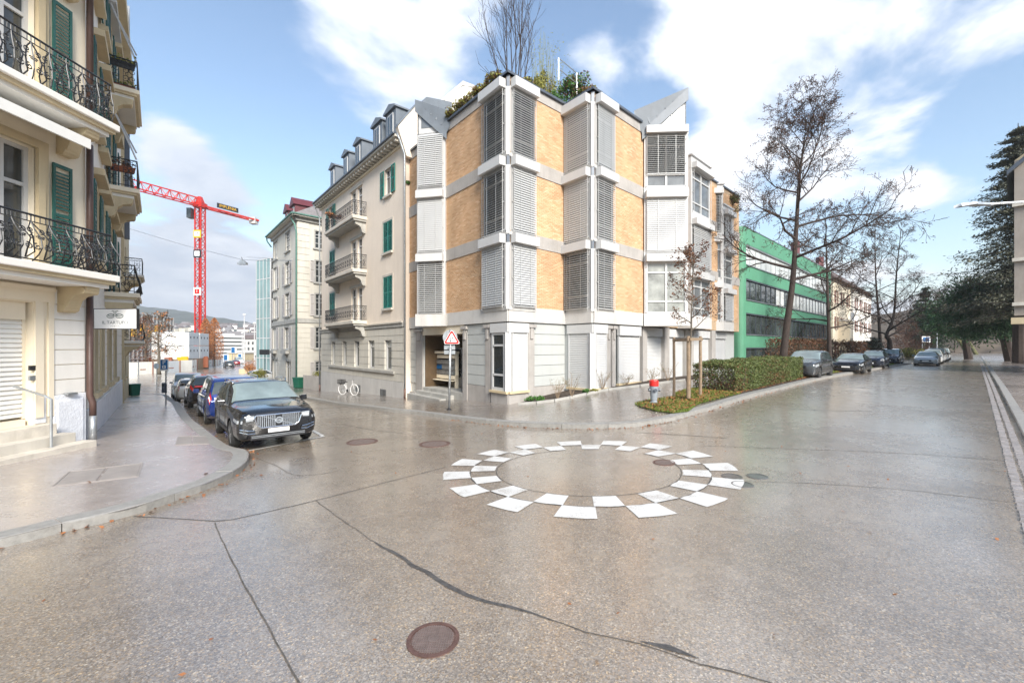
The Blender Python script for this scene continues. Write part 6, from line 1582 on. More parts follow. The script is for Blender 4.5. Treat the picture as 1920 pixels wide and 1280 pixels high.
SUV = Car(4.69, 1.90, 1.66, [(0, .92), (.12, 1.0), (.6, 1.06), (1.30, 1.12), (2.20, 1.60), (2.7, 1.655), (3.5, 1.64), (4.1, 1.57), (4.5, 1.12), (4.69, 1.0)], [(0, .84), (1.2, 1.0), (3.0, 1.04), (4.6, 1.08)], 2.865, .87, .365, .24, .76, .80, .86, (1.30, 2.20, 4.05, 4.52))
HAT = Car(4.36, 1.80, 1.56, [(0, .78), (.15, .9), (.6, .97), (1.1, 1.04), (2.0, 1.50), (2.5, 1.555), (3.2, 1.52), (3.7, 1.42), (4.15, 1.08), (4.36, .98)], [(0, .74), (1.1, .96), (3.0, 1.02), (4.3, 1.10)], 2.64, .90, .345, .2, .70, .76, .84, (1.1, 2.0, 3.55, 4.2))
MINI = Car(4.55, 1.84, 1.68, [(0, .80), (.15, .92), (.6, 1.02), (1.0, 1.12), (2.0, 1.60), (2.6, 1.68), (3.9, 1.64), (4.3, 1.52), (4.48, 1.0), (4.55, .9)], [(0, .76), (1.0, .98), (4.4, 1.04)], 2.75, .93, .33, .2, .80, .78, .9, (1.0, 2.0, 4.2, 4.5))
SMALL = Car(3.60, 1.63, 1.47, [(0, .70), (.12, .84), (.5, .92), (.85, 1.0), (1.6, 1.42), (2.1, 1.47), (3.0, 1.42), (3.3, 1.32), (3.52, .95), (3.6, .88)], [(0, .7), (.9, .9), (3.5, .97)], 2.3, .7, .29, .18, .74, .76, .88, (.85, 1.6, 3.2, 3.54))
VAN = Car(4.40, 1.82, 1.86, [(0, .86), (.15, 1.0), (.7, 1.12), (.95, 1.2), (1.65, 1.74), (2.1, 1.84), (4.2, 1.85), (4.34, 1.8), (4.38, 1.1), (4.4, .95)], [(0, .8), (.9, 1.06), (4.3, 1.1)], 2.7, .88, .32, .2, .84, .80, .94, (.95, 1.65, 4.28, 4.39))
SED = Car(4.75, 1.86, 1.42, [(0, .68), (.12, .80), (.6, .90), (1.35, .97), (2.15, 1.36), (2.6, 1.42), (3.3, 1.38), (4.2, 1.04), (4.6, .98), (4.75, .86)], [(0, .66), (1.3, .88), (3.4, .93), (4.6, .96)], 2.85, .86, .34, .16, .70, .78, .86, (1.35, 2.15, 3.35, 4.2))
cpos = lambda u, v: uv(u, v)
# the black SUV nearest the camera
t, bo = build_car('parked_suv', SUV, 'black SUV parked nearest on the left, with broad chrome grille facing the crossing', 'car', cpos(14.25, 2.5), (-UA.x, -UA.y), C_BLACK, clad=True, rails=True, group='cars parked along the left kerb')
xf = SUV.L/2+.012
gp = lambda y, z: Vector((xf-.02*abs(y), y, z))
gsh = [(-.50, .86), (.50, .86), (.53, .80), (.47, .62), (.38, .55), (-.38, .55), (-.47, .62), (-.53, .80)]
m = MB(); m.extr([gp(y, z)+Vector((-.03, 0, 0)) for y, z in gsh], (.03, 0, 0)); gr = m.build('grille', M_BLACK, t, local=True)
m = MB(); m.tube([gp(y, z)+Vector((.012, 0, 0)) for y, z in gsh+gsh[:1]], .017, 6); m.build('grille_frame', M_CHROME, gr, local=True)
for i in range(21):
    y = -.46+i*.046
    if abs(y) < .07: continue
    z0 = .57 if abs(y) < .38 else .57+(abs(y)-.38)*.8; m = MB(); m.bar(gp(y, z0)+Vector((.015, 0, 0)), gp(y, .845)+Vector((.015, 0, 0)), .012, .02); m.build('grille_bar', M_CHROME, gr, local=True)
m = MB(); m.bar(gp(.36, .57)+Vector((.028, 0, 0)), gp(-.40, .85)+Vector((.028, 0, 0)), .022, .012); m.build('diagonal_bar', M_CHROME, gr, local=True)
m = MB(); m.lathe([(.085, .02), (.085, .045), (.06, .045), (.06, .02)], (xf, 0, .715), 24, 'x'); m.build('emblem', M_CHROME, gr, local=True); m = MB(); m.box(xf+.04, xf+.048, -.055, .055, .70, .73); m.build('emblem_band', M_CHROME, gr, local=True)
for sg in (1, -1):
    lamp_patch(SUV, t, .002*4.69, .085*4.69, 5.05, 5.7, sg, M_LENS, 'headlight', .010)
    m = MB(); m.extr([(xf-.045, sg*y, z) for y, z in ((.53, .86), (.72, .87), (.71, .735), (.56, .745))], (.045, 0, 0)); hl_ = m.build('headlight_inner', M_LENS, t, local=True)
    m = MB(); m.bar((xf+.006, sg*.55, .80), (xf+.0, sg*.70, .80), .02, .025); m.build('light_signature', M_WHITES, hl_, local=True)
    m = MB(); a = SUV.S(.03, 3.75, sg, .012); m.tube([Vector((xf+.004, sg*.54, .50)), Vector((xf+.002, sg*.66, .51)), a], .012, 4); m.tube([Vector((xf+.004, sg*.52, .43)), Vector((xf+.002, sg*.66, .425)), SUV.S(.03, 3.2, sg, .012)], .012, 4); m.build('fog_light_trim', M_CHROME, t, local=True, kind='stuff')
    m = MB(); m.extr([(xf-.03, sg*y, z) for y, z in ((.53, .495), (.67, .50), (.67, .435), (.51, .435))], (.033, 0, 0)); m.build('air_duct', M_BLACK, t, local=True)
m = MB(); m.box(xf-.03, xf+.006, -.62, .62, .27, .39); m.build('lower_intake', M_BLACK, t, local=True, bevel=.01); m = MB(); m.bar((xf+.01, -.60, .33), (xf+.01, .60, .33), .012); m.bar((xf+.01, -.6, .365), (xf+.01, .6, .365), .01); m.build('intake_bars', M_STEEL, t, local=True, kind='stuff')
m = MB(); m.tube([SUV.S(.25+.95*i/8, 11.6-.2*math.sin(i/8*3.1), 1, .002) for i in range(9)], .006, 4); m.build('bonnet_crease', C_BLACK, t, local=True)
def tail(c, t, kind, M_=M_TAIL):
    for sg in (1, -1):
        if kind == 'tall':
            lamp_patch(c, t, c.L*.955, c.L*.996, 5.0, 9.0, sg, M_TAIL, 'tail_light'); lamp_patch(c, t, c.L*.958, c.L*.995, 5.6, 6.6, sg, M_WHITES, 'reverse_light', .014)
        else: lamp_patch(c, t, c.L*.93, c.L*.998, 5.3, 7.2, sg, M_TAIL, 'tail_light')
t, bo = build_car('parked_minivan', MINI, 'blue minivan parked between the black SUV and the dark crossover', 'car', cpos(19.9, 2.40), UA, C_BLUE, rails=True, group='cars parked along the left kerb'); tail(MINI, t, 'tall')
t, bo = build_car('parked_crossover', HAT, 'dark bronze crossover with red tail lights parked behind the blue minivan', 'car', cpos(26.1, 2.25), UA, C_DKBR, clad=True, group='cars parked along the left kerb'); tail(HAT, t, 'wide')
m = MB(); m.hexa([Vector((-HAT.L/2+x_, y_, z_)) for z_ in (.98, 1.05) for x_, y_ in ((-.02, -.7), (.10, -.7), (.10, .7), (-.02, .7))]); m.build('light_bar', M_TAIL, t, local=True)
m = MB(); m.box(-HAT.L/2-.02, -HAT.L/2+.05, -.34, .34, .66, .84); m.build('white_bumper_panel', C_WHITE, t, local=True)
t, bo = build_car('parked_hatchback', SMALL, 'small white hatchback parked between the dark crossover and the white van', 'car', cpos(33.9, 2.05), UA, C_WHITE, group='cars parked along the left kerb'); tail(SMALL, t, 'tall')
def face(c, t, black=True, round_=False):
    xf = c.L/2
    m = MB(); m.box(xf-.04, xf+.012, -.42, .42, c.zt(.05)-.30, c.zt(.05)-.14); m.build('grille', M_BLACK, t, local=True, bevel=.015)
    m = MB(); m.box(xf-.04, xf+.008, -.55, .55, c.clear+.06, c.clear+.2); m.build('lower_intake', M_BLACK, t, local=True, bevel=.015)
    for sg in (1, -1):
        if round_:
            q = c.S(.16, 6.3, sg, .0); m = MB(); m.lathe([(.13, -.02), (.13, .03), (.08, .06), (.0, .065)], q, 16, 'x'); m.build('headlight', M_LENS, t, local=True)
        else: lamp_patch(c, t, .018*c.L, .13*c.L, 5.2, 6.6, sg, M_LENS, 'headlight')
t, bo = build_car('parked_van', VAN, 'white delivery van facing the camera at the far end of the parked row', 'van', cpos(39.6, 2.15), -UA, C_WHITE, group='cars parked along the left kerb'); face(VAN, t)
# the wide street: cars facing the crossing, on the strip behind the kerb
t, bo = build_car('parked_suv', SUV, 'dark grey SUV parked half behind the clipped hedge', 'car', cpos(6.95, 30.8), -VB, C_GREY, rails=False, group='cars parked on the right hand verge'); face(SUV, t)
t, bo = build_car('parked_coupe', SED, 'black saloon with wide grille parked between the grey SUV and the round-eyed car', 'car', cpos(6.2, 40.0), -VB, C_BLACK, group='cars parked on the right hand verge'); face(SED, t)
t, bo = build_car('parked_sports_suv', HAT, 'black car with round headlights parked third along the verge', 'car', cpos(6.15, 49.8), -VB, C_NAVY, group='cars parked on the right hand verge'); face(HAT, t, round_=True)
t, bo = build_car('parked_estate', MINI, 'dark estate car parked farthest along the verge by the forked tree', 'car', cpos(6.1, 60.5), -VB, C_NAVY, group='cars parked on the right hand verge'); face(MINI, t)
t0, bo = build_car('street_car', SED, 'pale saloon with a dark grille, first in the row parked in the roadway', 'car', cpos(3.3, 61.0), -VB, C_SILV, group='cars parked in a row in the roadway'); face(SED, t0)
for k, (v_, c, p, lab) in enumerate(((67.2, HAT, C_WHITE, 'white car second in the row parked in the roadway'), (73.5, MINI, C_WHITE, 'tall white car third in the row parked in the roadway'), (79.5, SED, C_SILV, 'silver car fourth in the row parked in the roadway'), (86, SUV, C_WHITE, 'white car last in the row parked in the roadway'))):
    t, bo = build_car('street_car', c, lab, 'car', cpos(3.2, v_), -VB, p, detail=False, group='cars parked in a row in the roadway'); face(c, t)
t, bo = build_car('distant_car', SED, 'pale car half hidden at the end of the wide street', 'car', (g2(1862, 661)), (1, -.3, 0)[:2], C_SILV, detail=False)
# far down the left street
for px, py, Y, c, p, hd_, lab in ((429, 688, 97, HAT, C_GREY, UA, 'grey car driving away far down the left street'), (441, 681, 110, SED, C_RED, UA, 'dark red car ahead of the grey one far down the left street'), (448, 676, 120, VAN, C_WHITE, -UA, 'white van at the far end of the left street'), (497, 694, 54, HAT, C_WHITE, VB, 'white car behind the clipped green bush by the classical house')):
    q = P3(px, py, Y); t, bo = build_car('distant_car', c, lab, 'car', (q.x, q.y), hd_, p, detail=False)
# ------------------------------------------------------------------ street furniture
def disc(mb, c, r, th, n=28):      # disc facing the camera (-Y)
    mb.lathe([(r, -th/2), (r, th/2)], c, n, 'y')
# two-way traffic warning sign, with the backs of two other signs on the same post
bx, by = g2(842, 768, KH); bz = TZ(bx, by)+KH
ws = thing('traffic_sign', 'red bordered triangular warning sign with two arrows on a grey post at the corner', 'traffic sign', (bx, by, bz))
zs = lambda py: H+(CY-py)/F*by
xs_ = lambda px: (px-CX)/F*by
mb = MB(); mb.tube([(bx, by, bz-.1), (xs_(845), by, zs(618))], .045, 10); mb.build('post', M_STEEL, ws, smooth=True)
mb = MB(); mb.lathe([(.10, 0), (.10, .03), (.06, .05)], (bx, by, bz), 14); mb.build('base_collar', M_BLACK, ws)
tc_ = (xs_(847.5), by-.075, zs(634)); a_ = .31
def tri(r, y, th, rnd_=.06):
    P = []
    for k in range(3):
        A0 = R(90+120*k)
        for d_ in (-40, -20, 0, 20, 40):
            c = Vector((math.cos(A0), math.sin(A0)))*(r-rnd_*1.6); q = c+Vector((math.cos(A0+R(d_)), math.sin(A0+R(d_))))*rnd_; P.append((tc_[0]+q.x, y, tc_[2]+q.y-.03))
    m = MB(); m.extr(P, (0, th, 0)); return m
tri(.375, tc_[1], .02).build('plate', M_WHITES, ws); tri(.350, tc_[1]-.004, .006).build('red_border', M_RED, ws); tri(.238, tc_[1]-.008, .006, .02).build('white_field', M_WHITES, ws)
for dx, sg in ((-.045, -1), (.045, 1)):
    m = MB(); y = tc_[1]-.012; cx0 = tc_[0]+dx; cz0 = tc_[2]-.045
    m.extr([(cx0-.012, y, cz0-.085), (cx0+.012, y, cz0-.085), (cx0+.012, y, cz0+.085), (cx0-.012, y, cz0+.085)], (0, .004, 0))
    m.extr([(cx0-.035, y, cz0+sg*.05), (cx0+.035, y, cz0+sg*.05), (cx0, y, cz0+sg*.11)], (0, .004, 0)); m.build('arrow', M_BLACK, ws)
m = MB(); disc(m, (xs_(843.5), by+.075, zs(632)), .29, .012); m.build('round_sign_back', M_STEEL, ws)
m = MB(); m.box(xs_(832), xs_(853), by+.06, by+.075, zs(664), zs(646.5)); m.build('lower_sign_back', M_STEEL, ws, bevel=.02)
m = MB(); m.box(xs_(832), xs_(853), by+.055, by+.062, zs(657), zs(655)); m.build('sign_rail', M_BLACK, ws)
for py in (652, 640): m = MB(); m.box(bx-.06, bx+.1, by-.06, by+.06, zs(py), zs(py)+.03); m.build('clamp', M_STEEL, ws)
# blue parking sign and meter on the left pavement
px_, py_ = g2(311, 757, KH); pz = TZ(px_, py_)+KH; zs2_ = lambda p: H+(CY-p)/F*py_; xp = lambda p: (p-CX)/F*py_
ps = thing('parking_sign', 'blue P parking disc sign on a thin post beside the left kerb', 'traffic sign', (px_, py_, pz))
m = MB(); m.tube([(px_, py_, pz), (px_, py_, zs2_(672))], .03, 8); m.build('post', M_STEEL, ps)
m = MB(); m.box(xp(301.5), xp(317.5), py_-.06, py_-.035, zs2_(695), zs2_(673)); m.build('plate', M_WHITES, ps, bevel=.01)
m = MB(); m.box(xp(303), xp(316), py_-.068, py_-.06, zs2_(692), zs2_(674.5)); m.build('blue_field', M_BLUE, ps)
o = root_loc(ps); text('P', .30, ps, M_WHITES, Vector((xp(309.5), py_-.072, zs2_(679.5)))-o, (R(90), 0, 0))
m = MB(); q = (xp(309.5), py_-.072, zs2_(687.5)); m.box(q[0]-.085, q[0]+.085, q[1], q[1]+.004, q[2]-.07, q[2]+.07); m.build('disc_symbol', M_WHITES, ps); m = MB(); m.box(q[0]-.035, q[0]+.035, q[1]-.003, q[1], q[2]-.03, q[2]+.03); m.build('disc_window', M_BLUE, ps)
m = MB(); m.box(xp(307.5), xp(314), py_-.16, py_-.02, zs2_(736), zs2_(717)); m.build('coin_meter', M_ZINCD, ps, bevel=.02); m = MB(); m.box(xp(308.5), xp(313), py_-.165, py_-.16, zs2_(724), zs2_(719)); m.build('display', M_GLASS, ps)
q0 = g2(294, 728, KH); t = thing('sign_back', 'small sign seen from behind, left of the blue parking sign', 'traffic sign', (*q0, TZ(*q0)+KH)); zz = lambda p: H+(CY-p)/F*q0[1]
m = MB(); m.tube([(q0[0], q0[1], TZ(*q0)), (q0[0], q0[1], zz(681))], .03, 8); m.build('post', M_STEEL, t); m = MB(); disc(m, (q0[0], q0[1]-.05, zz(686)), .28, .015); m.build('plate', M_STEEL, t)
# hydrant
M_HYD = mat('hydrant_grey_paint', (.27, .30, .33), .5, .08, 6)
hx, hy = g2(1226, 755, KH+.03); hz = TZ(hx, hy)+KH+.02
hy_ = thing('fire_hydrant', 'grey pillar hydrant with a bright red cap on the grass tip', 'hydrant', (hx, hy, hz)); k = .86/1.0
m = MB(); m.lathe([(.155, 0), (.155, .03), (.115, .05), (.105, .10), (.115, .13), (.135, .40), (.15, .52), (.15, .60), (.12, .62)], (hx, hy, hz), 20); m.build('body', M_HYD, hy_, smooth=False)
m = MB(); m.lathe([(.155, .605), (.16, .63), (.16, .78), (.145, .815), (.05, .83)], (hx, hy, hz), 20); m.build('cap', M_RED, hy_)
for sg in (-1, 1):
    m = MB(); m.lathe([(.045, 0), (.045, sg*.045), (.058, sg*.045), (.058, sg*.075), (.02, sg*.085)], (hx+sg*.125, hy-.02, hz+.47), 12, 'x'); m.build('outlet', M_ZINCD, hy_)
m = MB(); m.lathe([(.045, 0), (.045, -.04), (.058, -.04), (.058, -.07)], (hx, hy-.13, hz+.47), 12, 'y'); m.build('outlet', M_ZINCD, hy_)
# stakes of the young tree
tr0 = g2(1293, 747, KH+.03)
stk = thing('tree_stakes', 'three weathered wooden stakes joined by rails round the young street tree', 'tree support', (*tr0, TZ(*tr0)+KH))
tops = []
for (px, pb, pt_, r_) in ((1263.5, 743, 632, .055), (1290.5, 748, 630, .075), (1313, 741, 630, .06)):
    x, y = g2(px, pb, KH+.03); m = MB(); z1 = H+(CY-pt_)/F*y; m.tube([(x, y, TZ(x, y)), (x+.01, y, z1*.5), (x, y, z1)], [r_, r_*.97, r_*.9], 10); m.build('stake', M_WOOD, stk); tops.append(Vector((x, y, z1-.12)))
for a, b in ((0, 1), (1, 2)): m = MB(); m.bar(tops[a]-(tops[b]-tops[a])*.12-Vector((0, .07, 0)), tops[b]+(tops[b]-tops[a])*.12-Vector((0, .07, 0)), .04, .11); m.build('rail', M_WOOD, stk)
# bicycle against the peach house
def bicycle(label, loc, rz, group=None):
    t = thing('bicycle', label, 'bicycle', loc, rz, group); Pm = M_WHITE
    for x, nm in ((-.54, 'rear_wheel'), (.54, 'front_wheel')):
        m = MB(); r = .345
        P = [Vector((x+r*math.cos(a), 0, r+.0+r*math.sin(a))) for a in np.linspace(0, 2*math.pi, 25)]; m.tube(P, .022, 6, caps=False); w = m.build(nm, M_WHITES, t, local=True)
        m = MB()
        for i in range(12): a = i*.5236; m.tube([(x, 0, r), (x+r*math.cos(a), 0, r+r*math.sin(a))], .004, 3)
        m.lathe([(.03, -.04), (.03, .04)], (x, 0, r), 8, 'y'); m.build('spokes', M_STEEL, w, local=True)
        m = MB(); P = [Vector((x+.385*math.cos(a), 0, r+.385*math.sin(a))) for a in np.linspace(.1 if x < 0 else .5, 2.9 if x < 0 else 2.5, 12)]; m.tube(P, .016, 5); m.build('mudguard', Pm, w, local=True)
    m = MB(); bb_ = (-.08, 0, .29); m.tube([bb_, (.14, 0, .42), (.36, 0, .72)], .026, 8); m.tube([bb_, (-.17, 0, .55), (-.24, 0, .80)], .022, 8); m.tube([bb_, (-.54, 0, .345), (-.20, 0, .62)], .013, 6); m.tube([(.54, 0, .345), (.40, 0, .74), (.35, 0, .98)], .02, 8); m.build('frame', Pm, t, local=True)
    m = MB(); m.tube([(.18, -.30, .96), (.32, -.26, 1.0), (.35, 0, .98), (.32, .26, 1.0), (.18, .30, .96)], .014, 6); m.build('handlebar', M_STEEL, t, local=True)
    m = MB(); m.hexa([(-.36, -.09, .82), (-.08, -.03, .82), (-.08, .03, .82), (-.36, .09, .82), (-.36, -.09, .88), (-.08, -.02, .86), (-.08, .02, .86), (-.36, .09, .88)]); m.build('saddle', M_BLACK, t, local=True, bevel=.015)
    m = MB(); m.lathe([(.09, -.03), (.09, -.02)], (-.08, 0, .29), 14, 'y'); m.bar((-.08, -.06, .29), (.06, -.06, .20), .02); m.bar((-.08, .06, .29), (-.22, .06, .38), .02); m.bar((.02, -.12, .20), (.1, -.05, .20), .03); m.build('crank', M_BLACK, t, local=True)
    m = MB(); m.box(-.80, -.34, -.12, .12, .70, .72); rk = m.build('rack', M_STEEL, t, local=True)
    m = MB()
    for z in (.74, .82, .9, .97): m.box(-.82, -.40, -.17, -.16, z, z+.02); m.box(-.82, -.40, .16, .17, z, z+.02); m.box(-.83, -.82, -.17, .17, z, z+.02); m.box(-.40, -.39, -.17, .17, z, z+.02)
    for x in np.linspace(-.82, -.40, 6):
        for y in (-.165, .165): m.box(x-.006, x+.006, y-.006, y+.006, .72, .99)
    m.box(-.82, -.40, -.16, .16, .72, .735); m.build('basket', M_BLACK, t, local=True, kind='stuff')
    m = MB(); m.bar((-.1, .02, .28), (-.16, .22, .02), .018); m.build('kickstand', M_STEEL, t, local=True)
    return t
q = g2(653, 740, KH); bicycle('pale step-through bicycle with a rear basket against the peach house', (*q, TZ(*q)+KH+.005), math.atan2(-.44, .9))
q = uv(6.6, 55.2); bicycle('bicycle parked between the dark cars on the right hand verge', (*q, TZ(*q)+KH), 1.0)
# bins
def bin_(label, px, py, w, h, wheels=False):
    x, y = g2(px, py, KH); z = TZ(x, y)+KH; t = thing('waste_bin', label, 'bin', (x, y, z), -.4)
    m = MB(); m.hexa([(-w*.42, -w*.42, .02), (w*.42, -w*.42, .02), (w*.42, w*.42, .02), (-w*.42, w*.42, .02), (-w/2, -w/2, h*.9), (w/2, -w/2, h*.9), (w/2, w/2, h*.9), (-w/2, w/2, h*.9)]); m.build('body', M_BIN, t, local=True, bevel=.03)
    m = MB(); m.box(-w*.54, w*.54, -w*.54, w*.54, h*.9, h); m.build('lid', M_BIN, t, local=True, bevel=.03)
    if wheels:
        for s in (-1, 1): m = MB(); m.lathe([(.11, -.03), (.11, .03)], (s*w*.4, w*.5, .11), 12, 'y'); m.build('wheel', M_BLACK, t, local=True)
bin_('dark green litter bin on the left pavement by the ochre house', 251, 742, .62, .92)
bin_('green wheeled waste bin beside the classical house downpipe', 561, 727, .85, 1.05, True)
# garden fence between the two houses on the left street
fg = Fac(g2(569, 727, KH), g2(604, 733, KH)); ff = thing('garden_fence', 'grey picket garden fence between the classical house and the peach house', 'fence', fg.pt(1, TZ(*fg.pt(1, 0)[:2])))
for i in range(int(fg.L/.14)):
    s = i*.14; z = TZ(*fg.pt(s, 0)[:2])+KH; m = MB(); m.fbox(fg, s, s+.07, z, z+1.3, 0, .03); m.build('picket', M_CONC, ff)
for h_ in (.25, 1.1): z = TZ(*fg.pt(fg.L/2, 0)[:2])+KH+h_; fpart(fg, 0, fg.L, z, z+.07, -.04, -.005, 'rail', M_CONC, ff)
# vents in the plinth of the peach house
for px, py in ((671, 728), (718, 737)):
    f = FB2; s = f.s(px, .08); z = f.z(px, py, .08); v_ = fpart(f, s-.45, s+.45, z-.25, z+.25, .0, .085, 'cellar_vent', M_DARK, ap)
    m = MB()
    for i in range(5): m.fbox(f, s-.4+i*.2-.015, s-.4+i*.2+.015, z-.25, z+.25, .085, .10)
    m.build('vent_bars', M_STEEL, v_, kind='stuff')
# signs and lamp far down the wide street
q = P3(1737, 640, 92); t = thing('direction_sign', 'blue and white direction sign at the far end of the wide street', 'traffic sign', (q.x, q.y, .5)); m = MB(); m.box(q.x-1.0, q.x+.9, q.y, q.y+.06, q.z-.2, q.z+1.1); m.build('plate', M_WHITES, t)
m = MB(); m.box(q.x-.75, q.x+.6, q.y-.03, q.y, q.z, q.z+.9); m.build('blue_field', M_BLUE, t)
for s in (-.8, .7): m = MB(); m.tube([(q.x+s, q.y+.1, .4), (q.x+s, q.y+.1, q.z+1.1)], .06, 6); m.build('post', M_STEEL, t)
q = P3(1757, 609, 88); t = thing('lamp_post', 'slim grey lamp post beside the far direction sign', 'lamp post', (q.x, q.y, .5)); m = MB(); m.tube([(q.x, q.y, .3), (q.x, q.y, q.z)], [.11, .07], 8); m.build('pole', M_STEEL, t); m = MB(); m.tube([(q.x, q.y, q.z), (q.x-.9, q.y-.4, q.z+.1)], .06, 6); m.box(q.x-1.3, q.x-.6, q.y-.6, q.y-.2, q.z+.02, q.z+.18); m.build('lantern', M_WHITES, t)
# hanging box sign near the glass tower
q = P3(496, 660, 50); t = thing('box_sign', 'small dark hanging box sign in front of the glass tower', 'sign', (q.x, q.y, -1.9)); m = MB(); m.box(q.x-.6, q.x+.5, q.y, q.y+.15, q.z-.3, q.z+.3); m.build('case', M_BLACK, t); m = MB(); m.tube([(q.x, q.y+.08, -2.0), (q.x, q.y+.08, q.z-.3)], .04, 6); m.build('post', M_BLACK, t)
# stone planter by the lamp posts
q = P3(461, 694, 72); t = thing('stone_planter', 'low pale stone planter at the foot of the tall lamp post', 'planter', (q.x, q.y, -2.1)); m = MB(); m.box(q.x-1.2, q.x+1.4, q.y, q.y+1.5, -2.3, -1.35); m.build('trough', M_CREAM2, t, bevel=.05)
# ------------------------------------------------------------------ vegetation
def rv(r): return Vector((r.gauss(0, 1), r.gauss(0, 1), r.gauss(0, 1)))
def leafq(mb, p, s, r, asp=.55):
    u = rv(r).normalized()*s; w = u.cross(rv(r)).normalized()*s*asp; mb.poly([p-u, p+w, p+u, p-w])
def branch(mbs, leaves, r, p, d, L, rad, lev, maxlev, prm):
    """one limb as a wavering tapered tube; its children spring from along it"""
    n_ = max(3, int(5-lev*.6)); pts = [p.copy()]; q = p.copy(); dd = d.normalized()
    for i in range(n_):
        dd = (dd+rv(r)*prm['wob']+Vector((0, 0, prm['up'] if lev < 2 else prm['droop']))*(.5+i/n_)).normalized(); q = q+dd*L/n_; pts.append(q.copy())
    rr = [max(rad*(1-.75*i/n_), prm['min']) for i in range(n_+1)]
    mbs[0 if lev <= 1 else 1].tube(pts, rr, (8, 6, 4, 3, 3, 3)[lev], caps=False)
    if lev >= maxlev:
        if leaves is not None and r.random() < prm['leaf']:
            for k in range(prm.get('nl', 2)): leafq(leaves, pts[r.randrange(1, n_+1)]+rv(r)*.06, prm['ls']*r.uniform(.6, 1.2), r)
        return
    nk = prm['kids'][lev]
    for k in range(nk):
        t = (.25+.72*(k+r.random())/nk); i = min(int(t*n_), n_-1); a = pts[i].lerp(pts[i+1], t*n_-i); ax_ = (pts[i+1]-pts[i]).normalized()
        o = rv(r); o = (o-ax_*o.dot(ax_)).normalized(); ang = r.uniform(*prm['ang'])
        branch(mbs, leaves, r, a, ax_*math.cos(ang)+o*math.sin(ang), L*r.uniform(*prm['shr'])*(1-.25*t), max(rr[i]*.55, prm['min']), lev+1, maxlev, prm)
def bare_tree(name, label, trunk, r0, limbs, L0, L1, h0, seed, bark=M_BARK, lm=L_DRYL, el=(10, 60), maxlev=4, group=None, **kw):
    r = random.Random(seed); prm = dict(wob=.13, up=.10, droop=-.02, min=.008, leaf=.5, ls=.05, kids=(0, 7, 6, 5, 3), ang=(.45, 1.0), shr=(.38, .62)); prm.update(kw)
    base = Vector(trunk[0]); t = thing(name, label, 'tree', base, 0, group); A_, B_, Lf = MB(), MB(), MB()
    tp = smoothline(trunk, 4); n_ = len(tp)-1
    A_.tube(tp, [max(r0*(1-.93*(i/n_)**.8)*(1.25 if i == 0 else 1), .02) for i in range(n_+1)], 10)
    for k in range(limbs):
        f_ = h0+(1-h0)*(k+.4*r.random())/limbs; i = min(int(f_*n_), n_-1); p = tp[i].lerp(tp[i+1], f_*n_-i); az = k*2.4+r.uniform(-.4, .4); e_ = R(el[0]+(el[1]-el[0])*((f_-h0)/(1-h0)))
        L = (L0+(L1-L0)*((f_-h0)/(1-h0)))*r.uniform(.8, 1.15)
        branch((A_, B_), Lf, r, p, Vector((math.cos(az)*math.cos(e_), math.sin(az)*math.cos(e_), math.sin(e_))), L, max(r0*(1-.9*f_)*.55, .02), 1, maxlev, prm)
    A_.build('trunk', bark, t, smooth=True); B_.build('twigs', bark, t, kind='stuff')
    if Lf.f: Lf.build('leaves', lm, t, kind='stuff')
    return t
pp = lambda px, py, Y: tuple(P3(px, py, Y))
Yt = 24.6
bare_tree('street_tree', 'tall bare street tree with spreading limbs in front of the green office block', [(*pp(1464, 700, Yt)[:2], .5)]+[pp(*q, Yt) for q in ((1474, 620), (1486, 530), (1493, 430), (1498, 345), (1505, 285), (1511, 238))], .24, 21, 4.7, 2.1, .34, 3, el=(8, 58), leaf=.7, nl=3, ls=.045, kids=(0, 9, 6, 4, 3), up=.10)
bare_tree('street_tree', 'second bare street tree, slimmer, behind the black saloon', [(*pp(1556, 690, 34)[:2], .5)]+[pp(*q, 34) for q in ((1555, 640), (1552, 560), (1550, 490), (1548, 400))], .21, 14, 4.2, 1.2, .32, 5, el=(5, 65), leaf=.7)
bare_tree('street_tree', 'forked bare tree behind the dark estate car', [(*pp(1668, 675, 47)[:2], .5)]+[pp(*q, 47) for q in ((1668, 640), (1662, 628), (1676, 590), (1681, 510), (1690, 430))], .30, 12, 5.5, 2.0, .34, 8, el=(15, 65), leaf=.4)
bare_tree('street_tree', 'thin bare tree close left of the forked one', [(*pp(1652, 675, 49)[:2], .5)]+[pp(*q, 49) for q in ((1648, 600), (1642, 520), (1640, 420))], .22, 14, 5.0, 2.0, .30, 11, el=(15, 65), leaf=.8)
bare_tree('young_tree', 'young staked tree with withered brown leaves on the grass tip', [(*tr0, TZ(*tr0)+KH)]+[pp(*q, tr0[1]) for q in ((1294, 690), (1296, 620), (1298, 540), (1301, 478))], .05, 15, 1.25, .5, .50, 21, bark=M_BARK2, lm=L_BROWN, el=(25, 60), maxlev=3, leaf=.9, nl=4, ls=.045, kids=(0, 6, 5, 3), min=.004)
